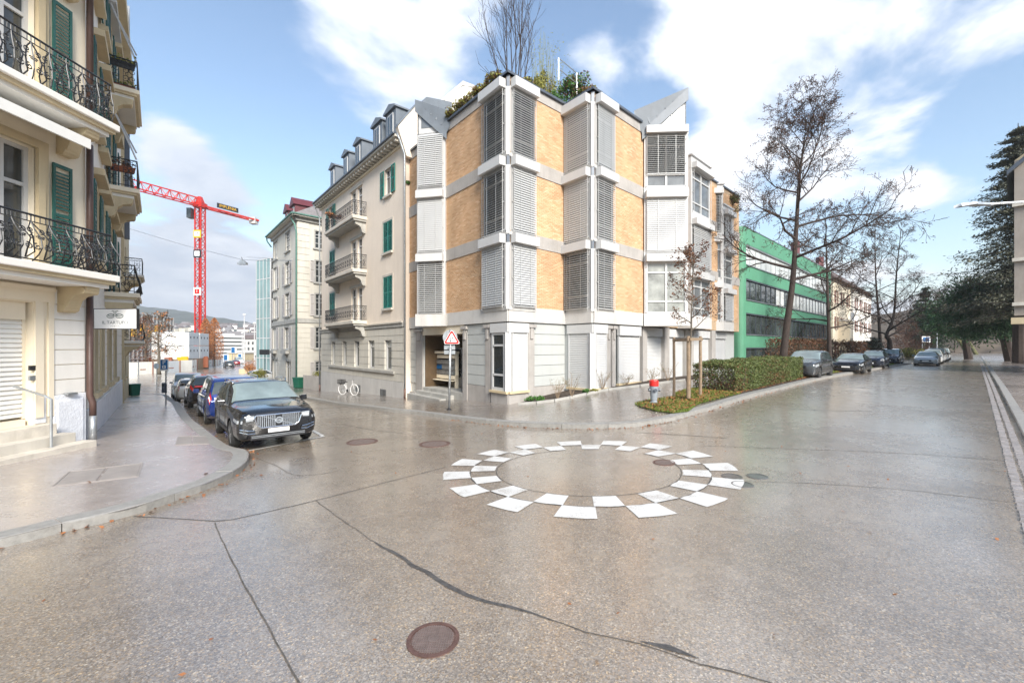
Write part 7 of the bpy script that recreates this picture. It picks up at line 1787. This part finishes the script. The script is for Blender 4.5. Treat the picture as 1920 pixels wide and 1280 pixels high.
# left street trees
bare_tree('bare_tree', 'small bare crooked tree in front of the white site cabins', [(*pp(298, 690, 70)[:2], -2.2)]+[pp(*q, 70) for q in ((298, 660), (297, 630), (304, 600))], .28, 11, 4.0, 2.0, .35, 31, bark=M_BARK2, el=(0, 60), maxlev=3, leaf=.4, ls=.16, lm=L_ORANGE, min=.03)
for k, (px, top, Y, w, lab) in enumerate(((386, 597, 98, 1.7, 'taller left poplar with orange leaves right of the crane mast'), (402, 596, 100, 1.9, 'right hand poplar with orange leaves beside the crane'), (273, 592, 80, 2.6, 'bushy orange brown tree behind the parking sign'))):
    b = P3(px, 690, Y); b.z = -2.3; tp_ = P3(px, top, Y); t = thing('poplar' if k < 2 else 'autumn_tree', lab, 'tree', b); r = random.Random(k); m = MB(); m.tube([b, (b.x, b.y, tp_.z*.5), tp_], [.25, .15, .03], 6); m.build('trunk', M_BARK2, t); lf = MB(); hh = tp_.z-b.z
    for i in range(5200 if k < 2 else 3200):
        f_ = r.random(); f_ = .15+.85*f_; rad = w*math.sin(math.pi*min(1, f_*.92+.08))**.6*math.sqrt(r.random()); a = r.uniform(0, 6.28); p = Vector((b.x+rad*math.cos(a), b.y+rad*math.sin(a), b.z+hh*f_)); leafq(lf, p, r.uniform(.06, .16), r)
    lf.build('leaves', L_ORANGE if k < 2 else L_BROWN, t, kind='stuff')
    if k == 2:
        tw = MB()
        for i in range(60): a = r.uniform(0, 6.28); p0 = b.lerp(tp_, r.uniform(.3, .8)); tw.tube([p0, p0+Vector((math.cos(a)*2.4, math.sin(a)*2.4, r.uniform(.3, 2)))], .03, 3)
        tw.build('twigs', M_BARK2, t, kind='stuff')
def shrub(name, label, c, R_, n_, ls, M, seed, squash=1.0, stems=8, cat='shrub', box=None, boxrot=0, M2=None, asp=.55):
    """leafy mass: many small leaves spread through a volume, over its own stems"""
    r = random.Random(seed); c = Vector(c); t = thing(name, label, cat, c, 0); lf = MB(); l2 = MB()
    st = MB()
    for i in range(stems):
        a = r.uniform(0, 6.28); k = r.uniform(.3, .9); st.tube([c, c+Vector((math.cos(a)*R_*k*.5, math.sin(a)*R_*k*.5, R_*squash*.8)), c+Vector((math.cos(a)*R_*k, math.sin(a)*R_*k, R_*squash*r.uniform(1.2, 1.9)))], [.02, .014, .006], 4)
    st.build('stems', M_BARK2, t, kind='stuff')
    cl_ = [(rv(r).normalized()*R_*r.uniform(.25, .8), R_*r.uniform(.25, .5)) for i in range(14)]
    for i in range(n_):
        o, s = cl_[r.randrange(14)]; d = rv(r).normalized()*s*r.random()**.4; p = c+Vector((o.x+d.x, o.y+d.y, (o.z+d.z)*squash+R_*squash))
        leafq(l2 if (M2 and r.random() < .35) else lf, p, ls*r.uniform(.6, 1.3), r, asp)
    lf.build('leaves', M, t, kind='stuff')
    if l2.f: l2.build('dry_leaves', M2, t, kind='stuff')
    return t
q = P3(468, 690, 66); shrub('red_shrub', 'reddish brown shrub between the pale lamp posts', (q.x, q.y, -2.2), 1.5, 900, .10, L_ORANGE, 41)
q = P3(486, 702, 50); shrub('clipped_bush', 'round clipped green bush by the glass tower', (q.x, q.y, -2.0), .95, 1500, .07, L_YGREEN, 42); q = P3(476, 704, 51); shrub('clipped_bush', 'square green hedge block left of the round bush', (q.x-.2, q.y, -2.0), .6, 900, .07, L_YGREEN, 43, squash=1.4)
q = P3(497, 704, 47); shrub('clipped_bush', 'low green bush in front of the round bush', (q.x, q.y, -2.0), .6, 900, .06, L_YGREEN, 44, squash=.7)
q = P3(590, 722, 41); shrub('garden_bush', 'yellow green bush behind the picket fence', (q.x, q.y+.8, TZ(q.x, q.y)+.1), 1.05, 1500, .06, L_YGREEN, 45, squash=.9)
# clipped hedge along the pavement
def hedge(name, label, u0, u1, v0, v1, h, n_, ls, M, M2, seed, z0=KH, fuzz=.05, twig=200, k2=.3, low=True):
    r = random.Random(seed); c = uv((u0+u1)/2, (v0+v1)/2); t = thing(name, label, 'hedge', (*c, TZ(*c)+z0)); lf, l2, tw = MB(), MB(), MB()
    core = MB()
    for i in range(n_):
        f_ = r.random(); u, v = r.uniform(u0, u1), r.uniform(v0, v1); z = h*r.random()
        k = r.random(); dp = abs(r.gauss(0, .07))
        A1 = (u1-u0)*(v1-v0); A2 = h*(v1-v0); A3 = h*(u1-u0); q = r.random()*(A1+A2*1.2+A3*1.2)
        if q < A1: z = h-dp
        elif q < A1+A2*1.2: u = u0+dp if r.random() < .75 else u1-dp
        else: v = v0+dp if r.random() < .75 else v1-dp
        x, y = uv(u+r.gauss(0, fuzz*.4), v+r.gauss(0, fuzz*.4)); bump = .04*math.sin(v*2.3)+.03*math.sin(v*5.1+u*3)
        p = Vector((x, y, TZ(x, y)+z0+z*(1+bump)+r.gauss(0, fuzz*.5)))
        dry = k2*(1.5 if (z < h*.5) else .5)*(1+.9*math.sin(v*1.1+1)) if low else k2
        leafq(l2 if r.random() < dry else lf, p, ls*r.uniform(.6, 1.3), r)
    for i in range(twig):
        u, v = r.uniform(u0+.1, u1-.1), r.uniform(v0+.1, v1-.1); x, y = uv(u, v); z = TZ(x, y)+z0; x2, y2 = uv(u+r.gauss(0, .15), v+r.gauss(0, .2)); tw.tube([(x, y, z-.05), ((x+x2)/2+r.gauss(0, .05), (y+y2)/2, z+h*.5), (x2, y2, z+h*r.uniform(.8, 1.0))], [.018, .012, .005], 4)
    tw.build('stems', M_BARK2, t, kind='stuff'); lf.build('leaves', M, t, kind='stuff'); l2.build('dry_leaves', M2, t, kind='stuff'); return t
hedge('clipped_hedge', 'long clipped box hedge with reddish base along the pavement', 6.5, 8.3, 18.0, 27.9, 1.16, 56000, .034, L_HEDGE, L_BROWN, 51, k2=.15)
hedge('beech_hedge', 'brown leafy beech hedge in front of the green office block', 10.2, 11.2, 37, 58, 2.3, 9000, .075, L_BROWN, L_HEDGER, 52, fuzz=.25, twig=500, k2=.5, low=False)
hedge('beech_hedge', 'brown beech hedge in front of the cream and white town houses', 9.6, 10.6, 59, 80, 2.2, 5000, .10, L_BROWN, L_HEDGER, 53, fuzz=.25, twig=260, k2=.5, low=False)
# verge: soil, grass blades, fallen leaves
M_SOIL = mat('dark_soil', (.06, .042, .028), .95, .3, 5, .5, 40)
tip = [g2(1190, 757.5, KH), g2(1200, 763.5, KH), g2(1228, 771, KH), g2(1262, 775.5, KH), g2(1290, 772.5, KH), uv(6.36, 14.2), uv(6.34, 18), uv(6.32, 28.3), uv(8.4, 28.3), uv(8.4, 17.5), uv(8.3, 16.5), g2(1262, 745, KH), g2(1222, 749.5, KH)]
sheet('verge_soil', tip, KH+.015, M_SOIL)
sheet('verge_soil', [uv(6.32, 33.2), uv(6.3, 36.8), uv(8.2, 36.8), uv(8.2, 33.2)], KH+.012, M_SOIL); sheet('verge_soil', [uv(5.9, 42.6), uv(5.6, 47), uv(8, 47), uv(8, 42.6)], KH+.012, M_SOIL); sheet('verge_soil', [uv(5.4, 52.5), uv(5.2, 57.5), uv(8, 57.5), uv(8, 52.5)], KH+.012, M_SOIL)
def inpoly(x, y, P):
    c = False; j = len(P)-1
    for i in range(len(P)):
        if (P[i][1] > y) != (P[j][1] > y) and x < (P[j][0]-P[i][0])*(y-P[i][1])/(P[j][1]-P[i][1])+P[i][0]: c = not c
        j = i
    return c
gr = MB(); r = random.Random(61)
def blade(x, y, z, h):
    a = r.uniform(0, 6.28); w = .006+.006*r.random(); dx, dy = math.cos(a)*w, math.sin(a)*w; lx, ly = r.gauss(0, .35)*h, r.gauss(0, .35)*h
    gr.poly([(x-dx, y-dy, z), (x+dx, y+dy, z), (x+lx, y+ly, z+h)])
xs = [p[0] for p in tip[:6]+tip[-3:]]; cnt = 0
while cnt < 26000:
    u, v = r.uniform(6.0, 9.6), r.uniform(11.2, 18.1); x, y = uv(u, v)
    if inpoly(x, y, tip):
        n_ = math.sin(x*2.1+1)*math.sin(y*2.7)+.5*math.sin(x*5+y*4)
        if r.random() < .6+.35*n_: blade(x, y, TZ(x, y)+KH+.012, r.uniform(.03, .10))
        cnt += 1
for u0, u1, v0, v1, k in ((6.4, 7.8, 33.3, 36.7, 3000), (5.8, 7.8, 42.8, 46.8, 3000), (5.4, 7.6, 52.8, 57, 2000)):
    for i in range(k): x, y = uv(r.uniform(u0, u1), r.uniform(v0, v1)); blade(x, y, TZ(x, y)+KH+.012, r.uniform(.05, .14))
g_ = gr.build('grass', L_GRASS); tag(g_, 'bright green grass on the verge around the young tree and between the parked cars', 'grass'); g_['kind'] = 'stuff'
fl_ = MB()
def fleaf(x, y, h, s): 
    p = Vector((x, y, TZ(x, y)+h)); a = r.uniform(0, 6.28); u = Vector((math.cos(a), math.sin(a), r.gauss(0, .35)))*s; w = Vector((-math.sin(a), math.cos(a), r.gauss(0, .35)))*s*.6; fl_.poly([p-u, p-u*.2+w, p+u, p-u*.2-w])
i = 0
while i < 2200:
    x, y = uv(r.uniform(6.2, 9.5), r.uniform(11.3, 18.5))
    if inpoly(x, y, tip): fleaf(x, y, KH+.06, r.uniform(.03, .06)); i += 1
for i in range(1700): v = r.uniform(17, 44); x, y = uv(6.42+abs(r.gauss(0, .25)), v); fleaf(x, y, KH+.035, r.uniform(.025, .05))
for i in range(700):
    j = r.randrange(len(rk)-1); a, b = Vector(rk[j]), Vector(rk[j+1]); p = a.lerp(b, r.random())
    if p.y > 60 or p.x < -2: continue
    n_ = Vector((b.y-a.y, a.x-b.x)).normalized(); o = abs(r.gauss(0, .12))+.02; fleaf(p.x+n_.x*o, p.y+n_.y*o, .015, r.uniform(.02, .04))
for i in range(120): j = r.randrange(20, len(lk)-20); a = Vector(lk[j]); n_ = Vector((lk[j+1][1]-a.y, a.x-lk[j+1][0])).normalized(); o = abs(r.gauss(0, .15)); fleaf(a.x+n_.x*o, a.y+n_.y*o, .015, r.uniform(.02, .04))
for i in range(60): x, y = r.uniform(-9, 9), r.uniform(3, 15); fleaf(x, y, KH+.01 if inpoly(x, y, lk+[uv(47, -30), (-45, -10)]) else .012, r.uniform(.015, .03))
for px, py in ((168, 904), (490, 880), (386, 888)): x, y = g2(px, py, KH); fleaf(x, y, KH+.012 if px < 470 else .015, .06)
f_ = fl_.build('fallen_leaves', L_FALLEN); tag(f_, 'brown fallen leaves along the kerbs and under the hedge', 'leaves'); f_['kind'] = 'stuff'
# planting bed at the foot of the brick building
bed = [g2(972, 759, KH), g2(1006, 756.5, KH), g2(1040, 752.5, KH), g2(1068, 747, KH), g2(1099, 740, KH), g2(1141, 731.5, KH), g2(1200, 724.5, KH), g2(1285, 713.5, KH), FH.pt(8, 0, .4)[:2], FH.pt(8, 0, -.2)[:2], FH.pt(0, 0, -.1)[:2], FD.pt(.2, 0, 0)[:2], FC.pt(0, 0, 0)[:2], FC.pt(FC.L, 0, 0)[:2], FB.pt(1.2, 0, 0)[:2]]
bed = [tuple(p) for p in bed]
sheet('bed_soil', bed, KH+.05, M_SOIL)
kb = bpy.data.objects.new('bed_edging', None); C.objects.link(kb); struct(kb)
for a, b in zip(bed[:7], bed[1:8]):
    a_, b_ = Vector(a), Vector(b); n_ = max(1, int((b_-a_).length/1.0))
    for i in range(n_):
        p, q = a_.lerp(b_, i/n_), a_.lerp(b_, (i+.97)/n_); m = MB(); m.bar((p.x, p.y, TZ(*p)+KH+.03), (q.x, q.y, TZ(*q)+KH+.03), .07, .14); m.build('edging_stone', M_STONE, kb)
for k, (px, py, lab, R_, M_) in enumerate(((993, 752, 'bright green leafy plant at the corner end of the planting bed', .30, L_GREEN), (1012, 751, 'spreading green ground cover next to the corner plant', .26, L_GREEN), (1098, 737, 'low green plant under the middle bay window', .25, L_GREEN), (1115, 734, 'small bright green tuft beside the middle bay', .16, L_YGREEN))):
    x, y = g2(px, py, KH+.05); shrub('bed_plant', lab, (x, y, TZ(x, y)+KH+.04), R_, 420, .045, M_, 70+k, squash=.45, cat='plant', stems=5)
for k, (px, py, h, lab) in enumerate(((1045, 748, .75, 'bare rose bush against the grooved white panels'), (1072, 744, .9, 'tall bare rose bush left of the middle bay window'), (1130, 730, .85, 'bare rose bush under the middle bay shutters'), (1175, 722, .6, 'thin bare shrub below the first long roller shutter'), (1222, 718, .7, 'thin bare shrub below the second long roller shutter'), (1252, 714, .9, 'rose bush with a few red hips near the young tree'))):
    x, y = g2(px, py, KH+.05); z = TZ(x, y)+KH; rr = random.Random(80+k); t = thing('rose_bush', lab, 'shrub', (x, y, z)); st, lf = MB(), MB()
    for i in range(12):
        a = rr.uniform(0, 6.28); d = rr.uniform(.2, .7)*h; p1 = Vector((x+math.cos(a)*d*.4, y+math.sin(a)*d*.25, z+h*.55)); p2 = Vector((x+math.cos(a)*d, y+math.sin(a)*d*.5, z+h*rr.uniform(.7, 1.2))); st.tube([(x, y, z), p1, p2], [.010, .007, .004], 4)
        for j in range(3): q = p1.lerp(p2, rr.random()); st.tube([q, q+rv(rr)*.12], .004, 3)
        for j in range(4): leafq(lf, p1.lerp(p2, rr.random())+rv(rr)*.04, .025, rr)
    st.build('stems', M_WOOD, t); lf.build('leaves', L_HEDGE, t, kind='stuff')
# roof garden
def roofpt(px, py, Y): return P3(px, py, Y)
r0 = Vector((.1, 20.6, ZR))
bt = thing('roof_birch', 'bare many-stemmed birch growing on the roof garden', 'tree', r0); A_, B_ = MB(), MB(); rr = random.Random(91)
for k in range(8):
    a = rr.uniform(0, 6.28); ln = rr.uniform(4.5, 7.5); d = Vector((math.cos(a)*rr.uniform(.05, .26), math.sin(a)*.2, 1)); branch((A_, B_), None, rr, r0+Vector((math.cos(a)*.25, math.sin(a)*.25, 0)), d, ln, .035, 1, 3, dict(wob=.045, up=.06, droop=.12, min=.006, leaf=0, ls=.03, kids=(0, 9, 5, 3), ang=(.25, .6), shr=(.3, .5)))
A_.build('trunk', M_BARK, bt); B_.build('twigs', M_BARK, bt, kind='stuff')
for k, (px, py, Y, R_, n_, M_, M2_, sq, lab, ls) in enumerate(((1025, 165, 21.4, .8, 2400, L_YGREEN, None, 1.7, 'tall yellow green bamboo on the roof terrace', .06), (1078, 178, 21.0, .75, 2600, L_GREEN, L_BROWN, 1.35, 'dark green climber round the terrace railing', .06),
        (1104, 180, 20.9, .6, 1500, L_BROWN, L_YGREEN, 1.0, 'rust brown shrub behind the right parapet', .05), (1045, 190, 20.9, .6, 1500, L_GREEN, None, .8, 'low dark shrub behind the inner roof corner', .05), (985, 160, 19.2, .45, 900, L_YGREEN, L_BROWN, .5, 'small yellow shrub behind the right of the roof corner', .05))):
    q = P3(px, py, Y); t = shrub('roof_shrub', lab, (q.x, q.y, ZR+.05), R_, n_, ls, M_, 100+k, squash=sq, M2=M2_)
    if k == 0:
        m = MB(); rr = random.Random(5)
        for i in range(26): a = Vector((q.x+rr.gauss(0, .3), q.y+rr.gauss(0, .25), ZR)); b = a+Vector((rr.gauss(0, .3), rr.gauss(0, .2), rr.uniform(2.4, 4.0))); m.tube([a, a.lerp(b, .6)+rv(rr)*.05, b], [.012, .01, .004], 4)
        m.build('canes', L_YGREEN, t, kind='stuff'); m = MB()
        for i in range(700): leafq(m, Vector((q.x+rr.gauss(0, .5), q.y+rr.gauss(0, .3), ZR+rr.uniform(1.0, 3.9))), .05, rr, .25)
        m.build('upper_leaves', L_YGREEN, t, kind='stuff')
for k, s in enumerate(np.linspace(1.0, 4.6, 6)):
    q = FA.pt(s, 0, -.12); lab = ('trailing ground cover on the left parapet, nearest the corner', 'second clump of ground cover along the left parapet', 'third clump of ground cover along the left parapet', 'fourth clump of ground cover along the left parapet', 'fifth clump of ground cover along the left parapet', 'trailing ground cover at the far end of the left parapet')[k]
    shrub('roof_ground_cover', lab, (q.x, q.y, ZR+.08), .55, 1100, .05, L_YGREEN, 120+k, squash=.5, M2=L_BROWN, cat='plant')
q = P3(1372, 385, 30.5); shrub('terrace_bush', 'round brown green bush on the stepped terrace above the white bays', (q.x, q.y, 11.9), .72, 1600, .06, L_HEDGE, 131, squash=1.1, M2=L_BROWN)
q = FA.pt(FA.s(768), 12.0, .1); shrub('wall_plant', 'small green plant hanging from the ledge beside the peach house', (q.x, q.y, 12.0), .30, 400, .05, L_GREEN, 132, squash=.5, cat='plant')
# dry flowers on the top balcony of the peach house
f = FB2; z_ = W_['d00'][2]; q = f.pt(f.s(645), z_+.9, f.off(f.s(688), 661)*.8); shrub('balcony_flowers', 'dry brown flowers along the topmost balcony of the peach house', (q.x, q.y, z_+.7), .75, 500, .06, L_DRYL, 133, squash=.35, M2=L_ORANGE, cat='plant')
# conifers on the right
def conifer(name, label, base, hgt, R0, n_lev, per, M_, seed, ls, droop=.25, start=.08, dens=26, bark=M_BARK, lean=0, wn=3):
    r = random.Random(seed); b = Vector(base); t = thing(name, label, 'tree', b); A_, Lf = MB(), MB(); A_.tube([b, b+Vector((lean*.5, 0, hgt*.5)), b+Vector((lean, 0, hgt))], [hgt*.018, hgt*.011, .03], 8)
    for i in range(n_lev):
        f_ = start+(1-start)*i/n_lev; R_ = R0*(1-f_)**.75*r.uniform(.75, 1.15)+.25
        for k in range(per):
            a = k*6.283/per+i*1.3+r.uniform(-.3, .3); p = b+Vector((lean*f_, 0, hgt*f_+r.uniform(-.3, .3))); d = Vector((math.cos(a), math.sin(a), -droop*r.uniform(.2, 1.3))); R2 = R_*r.uniform(.6, 1.15)
            mid = p+d*R2*.5+Vector((0, 0, R2*.08)); e_ = p+d*R2+Vector((0, 0, R2*.10)); A_.tube([p, mid, e_], [.05, .03, .012], 4)
            for j in range(dens):
                q = (p.lerp(mid, j/dens*2) if j < dens/2 else mid.lerp(e_, j/dens*2-1)); sp = R2*.16*(1-.5*j/dens)+.1
                for w in range(wn):
                    c = q+Vector((r.gauss(0, sp), r.gauss(0, sp), r.gauss(0, sp*.35)-.05)); u = (d+rv(r)*.5).normalized()*ls*r.uniform(.7, 1.5); s_ = u.cross(Vector((0, 0, 1))+rv(r)*.4).normalized()*ls*.4; Lf.poly([c-u, c+s_, c+u, c-s_])
    A_.build('trunk', bark, t); Lf.build('needles', M_, t, kind='stuff'); return t
conifer('cedar', 'very tall open cedar rising behind the gabled house on the right', (P3(1909, 650, 46).x, 46, .5), 26, 7.6, 24, 8, L_CONIF2, 141, .15, droop=.4, start=.22, dens=44, wn=6)
def yew(name, label, c, rx, ry, rz_, n_, ls, M_, seed):
    r = random.Random(seed); c = Vector(c); t = thing(name, label, 'tree', (c.x, c.y, .5)); m = MB(); m.tube([(c.x+rx*.55, c.y, .3), (c.x+rx*.4, c.y, c.z*.5), (c.x+rx*.1, c.y, c.z)], [.5, .4, .15], 8); Lf = MB()
    for i in range(120):
        d = rv(r).normalized(); d = Vector((d.x*rx, d.y*ry, d.z*rz_)); p1 = c+d*r.uniform(.55, 1.0); p1.z = max(p1.z, c.z-rz_*.75); m.tube([c+Vector((0, 0, -rz_*.2)), c.lerp(p1, .5)+Vector((0, 0, .3)), p1], [.09, .05, .015], 4)
        dv = (p1-c).normalized()
        for j in range(n_//120):
            k = r.random()**.5; q = c.lerp(p1, k)+rv(r)*(.35+.5*k); q.z -= .3*k*r.random(); u = (dv+rv(r)*.55+Vector((0, 0, -.2))).normalized()*ls*r.uniform(.7, 1.5); s_ = u.cross(rv(r)).normalized()*ls*.4; Lf.poly([q-u, q+s_, q+u, q-s_])
    m.build('trunk', M_BARK, t); Lf.build('needles', M_, t, kind='stuff'); return t
yew('yew_tree', 'broad dark green yew overhanging the far pavement', (P3(1850, 575, 52).x, 52, H+(CY-578)/F*52), 5.4, 4.5, 3.9, 48000, .16, L_YEW, 151)
yew('yew_tree', 'smaller dark yew behind and left of the broad one', (P3(1790, 590, 64).x, 64, H+(CY-592)/F*64), 3.9, 4, 3.2, 20000, .18, L_YEW, 152)
conifer('fir', 'dark fir standing behind the row of white cars', (P3(1735, 650, 98).x, 98, .5), 16, 4.2, 17, 8, L_CONIF, 161, .32, dens=14)
conifer('fir', 'second dark fir, lower and further right', (P3(1752, 650, 112).x, 112, .5), 13.5, 4.0, 15, 8, L_CONIF, 162, .34, dens=12); conifer('fir', 'slender grey green fir left of the other two', (P3(1718, 650, 104).x, 104, .5), 13, 3.2, 14, 7, L_CONIF2, 163, .32, dens=12)
conifer('small_fir', 'small brown green fir at the foot of the forked tree', (P3(1640, 672, 46).x, 46, .5), 2.9, 1.4, 9, 7, L_CONIF2, 164, .12, dens=14); 
q = P3(1700, 660, 66); bare_tree('bare_shrub', 'large round leafless shrub with purplish twigs behind the forked tree', [(q.x, q.y, .5), (q.x, q.y, 1.5), (q.x, q.y, 4.5)], .14, 22, 3.6, 2.0, .1, 171, bark=mat('purple_twigs', (.13, .075, .06), .9, .2, 4), el=(5, 75), maxlev=3, leaf=.5, lm=L_HEDGER, ls=.09, min=.018, kids=(0, 9, 6, 3))
for k, (px, Y, lab) in enumerate(((1685, 58, 'yellow green shrub at the foot of the leafless round shrub'), (1703, 60, 'middle yellow green shrub behind the estate car'), (1720, 63, 'yellow green shrub closest to the row of cars'))): q = P3(px, 668, Y); shrub('evergreen_shrub', lab, (q.x, q.y, .55), 1.15, 1100, .09, L_YGREEN, 180+k, squash=.75)
# wooded bank closing the wide street, with leaning trunks and leafless wood
M_BANK = mat('leafy_bank', (.10, .075, .05), .95, .35, .25, .3, 3)
def bank_z(X, Y):
    d = (X-150)*.735+(Y-136)*.678; return .2+np.clip(d/70, 0, 1)**.8*15+.6*np.sin(X*.22)*np.sin(Y*.19)-np.clip((Y-X-70)/60, 0, 1)*8
bx_ = ax([(95, 330, 5)]); by_ = ax([(60, 300, 5)])
def bz(X, Y):
    d = (X*.735+Y*.678)-172; return np.where(d > -6, .1+np.clip(d, 0, 90)/90*20*(1-.35*np.clip((Y-X*1.0)/80, 0, 1))+.5*np.sin(X*.3)*np.sin(Y*.25), -2.5)
grid('wooded_bank', bx_, by_, bz, M_BANK)
wd = MB(); lf = MB(); rr = random.Random(191)
proto = MB(); pl = MB(); branch((proto, proto), pl, rr, Vector((0, 0, 0)), Vector((0, 0, 1)), 7, .16, 1, 3, dict(wob=.1, up=.1, droop=.02, min=.03, leaf=.25, ls=.2, kids=(0, 10, 6, 3), ang=(.4, .9), shr=(.35, .55)))
pv = np.array(proto.v); wf_ = []; wv = []
for k in range(75):
    px = rr.uniform(1690, 1990); Y = rr.uniform(118, 190); X = (px-CX)/F*Y; z = float(bz(np.array(X), np.array(Y)))
    if z < -1: z = TZ(X, Y)
    a = rr.uniform(0, 6.28); s = rr.uniform(.8, 1.7); ca, sa = math.cos(a), math.sin(a); o_ = len(wv)
    wv += [(X+(x*ca-y*sa)*s, Y+(x*sa+y*ca)*s, z+zz*s) for x, y, zz in proto.v]; wf_ += [tuple(i+o_ for i in f__) for f__ in proto.f]
wd.v, wd.f, wd.m = wv, wf_, [0]*len(wf_); w_ = wd.build('leafless_wood', mat('wood_twigs', (.10, .075, .06), .9, .3, .5)); tag(w_, 'leafless brown wood on the bank closing the wide street', 'wood'); w_['kind'] = 'stuff'
for k, (P, lab) in enumerate(((((1815, 664), (1800, 640), (1775, 622), (1756, 612)), 'long mossy trunk leaning left at the end of the wide street'), (((1832, 664), (1815, 640), (1798, 622), (1790, 610)), 'second mossy leaning trunk right of the first'))):
    pts = [P3(*p, 105) for p in P]; pts[0].z = .2; t = thing('leaning_trunk', lab, 'tree', pts[0]); m = MB(); m.tube(pts, [.42, .36, .3, .16], 8); m.build('trunk', mat('mossy_bark', (.12, .12, .05), .9, .25, 1.5), t); tw = MB()
    for i in range(16): a = pts[1+i % 3]; tw.tube([a, a+Vector((rr.gauss(0, 1.5), rr.gauss(0, 1), rr.uniform(.5, 3)))], .05, 3)
    tw.build('twigs', M_BARK2, t, kind='stuff')

# ------------------------------------------------------------------ the air: thin even haze round the whole place
hz = MB(); hz.box(-4100, 4100, -1600, 4700, -16, 215); hzm = bpy.data.materials.new('haze'); hzm.use_nodes = True; hzm.node_tree.nodes.clear(); n, m_ = NT(hzm.node_tree)
pv_ = n('ShaderNodeVolumePrincipled'); pv_.inputs['Color'].default_value = (.86, .90, .96, 1); pv_.inputs['Density'].default_value = .00035; pv_.inputs['Anisotropy'].default_value = 0.0
o_ = n('ShaderNodeOutputMaterial'); hzm.node_tree.links.new(pv_.outputs[0], o_.inputs['Volume'])
ho = hz.build('haze', hzm); ho['kind'] = 'stuff'; tag(ho, 'thin pale haze over the whole place that fades the far hill', 'haze')
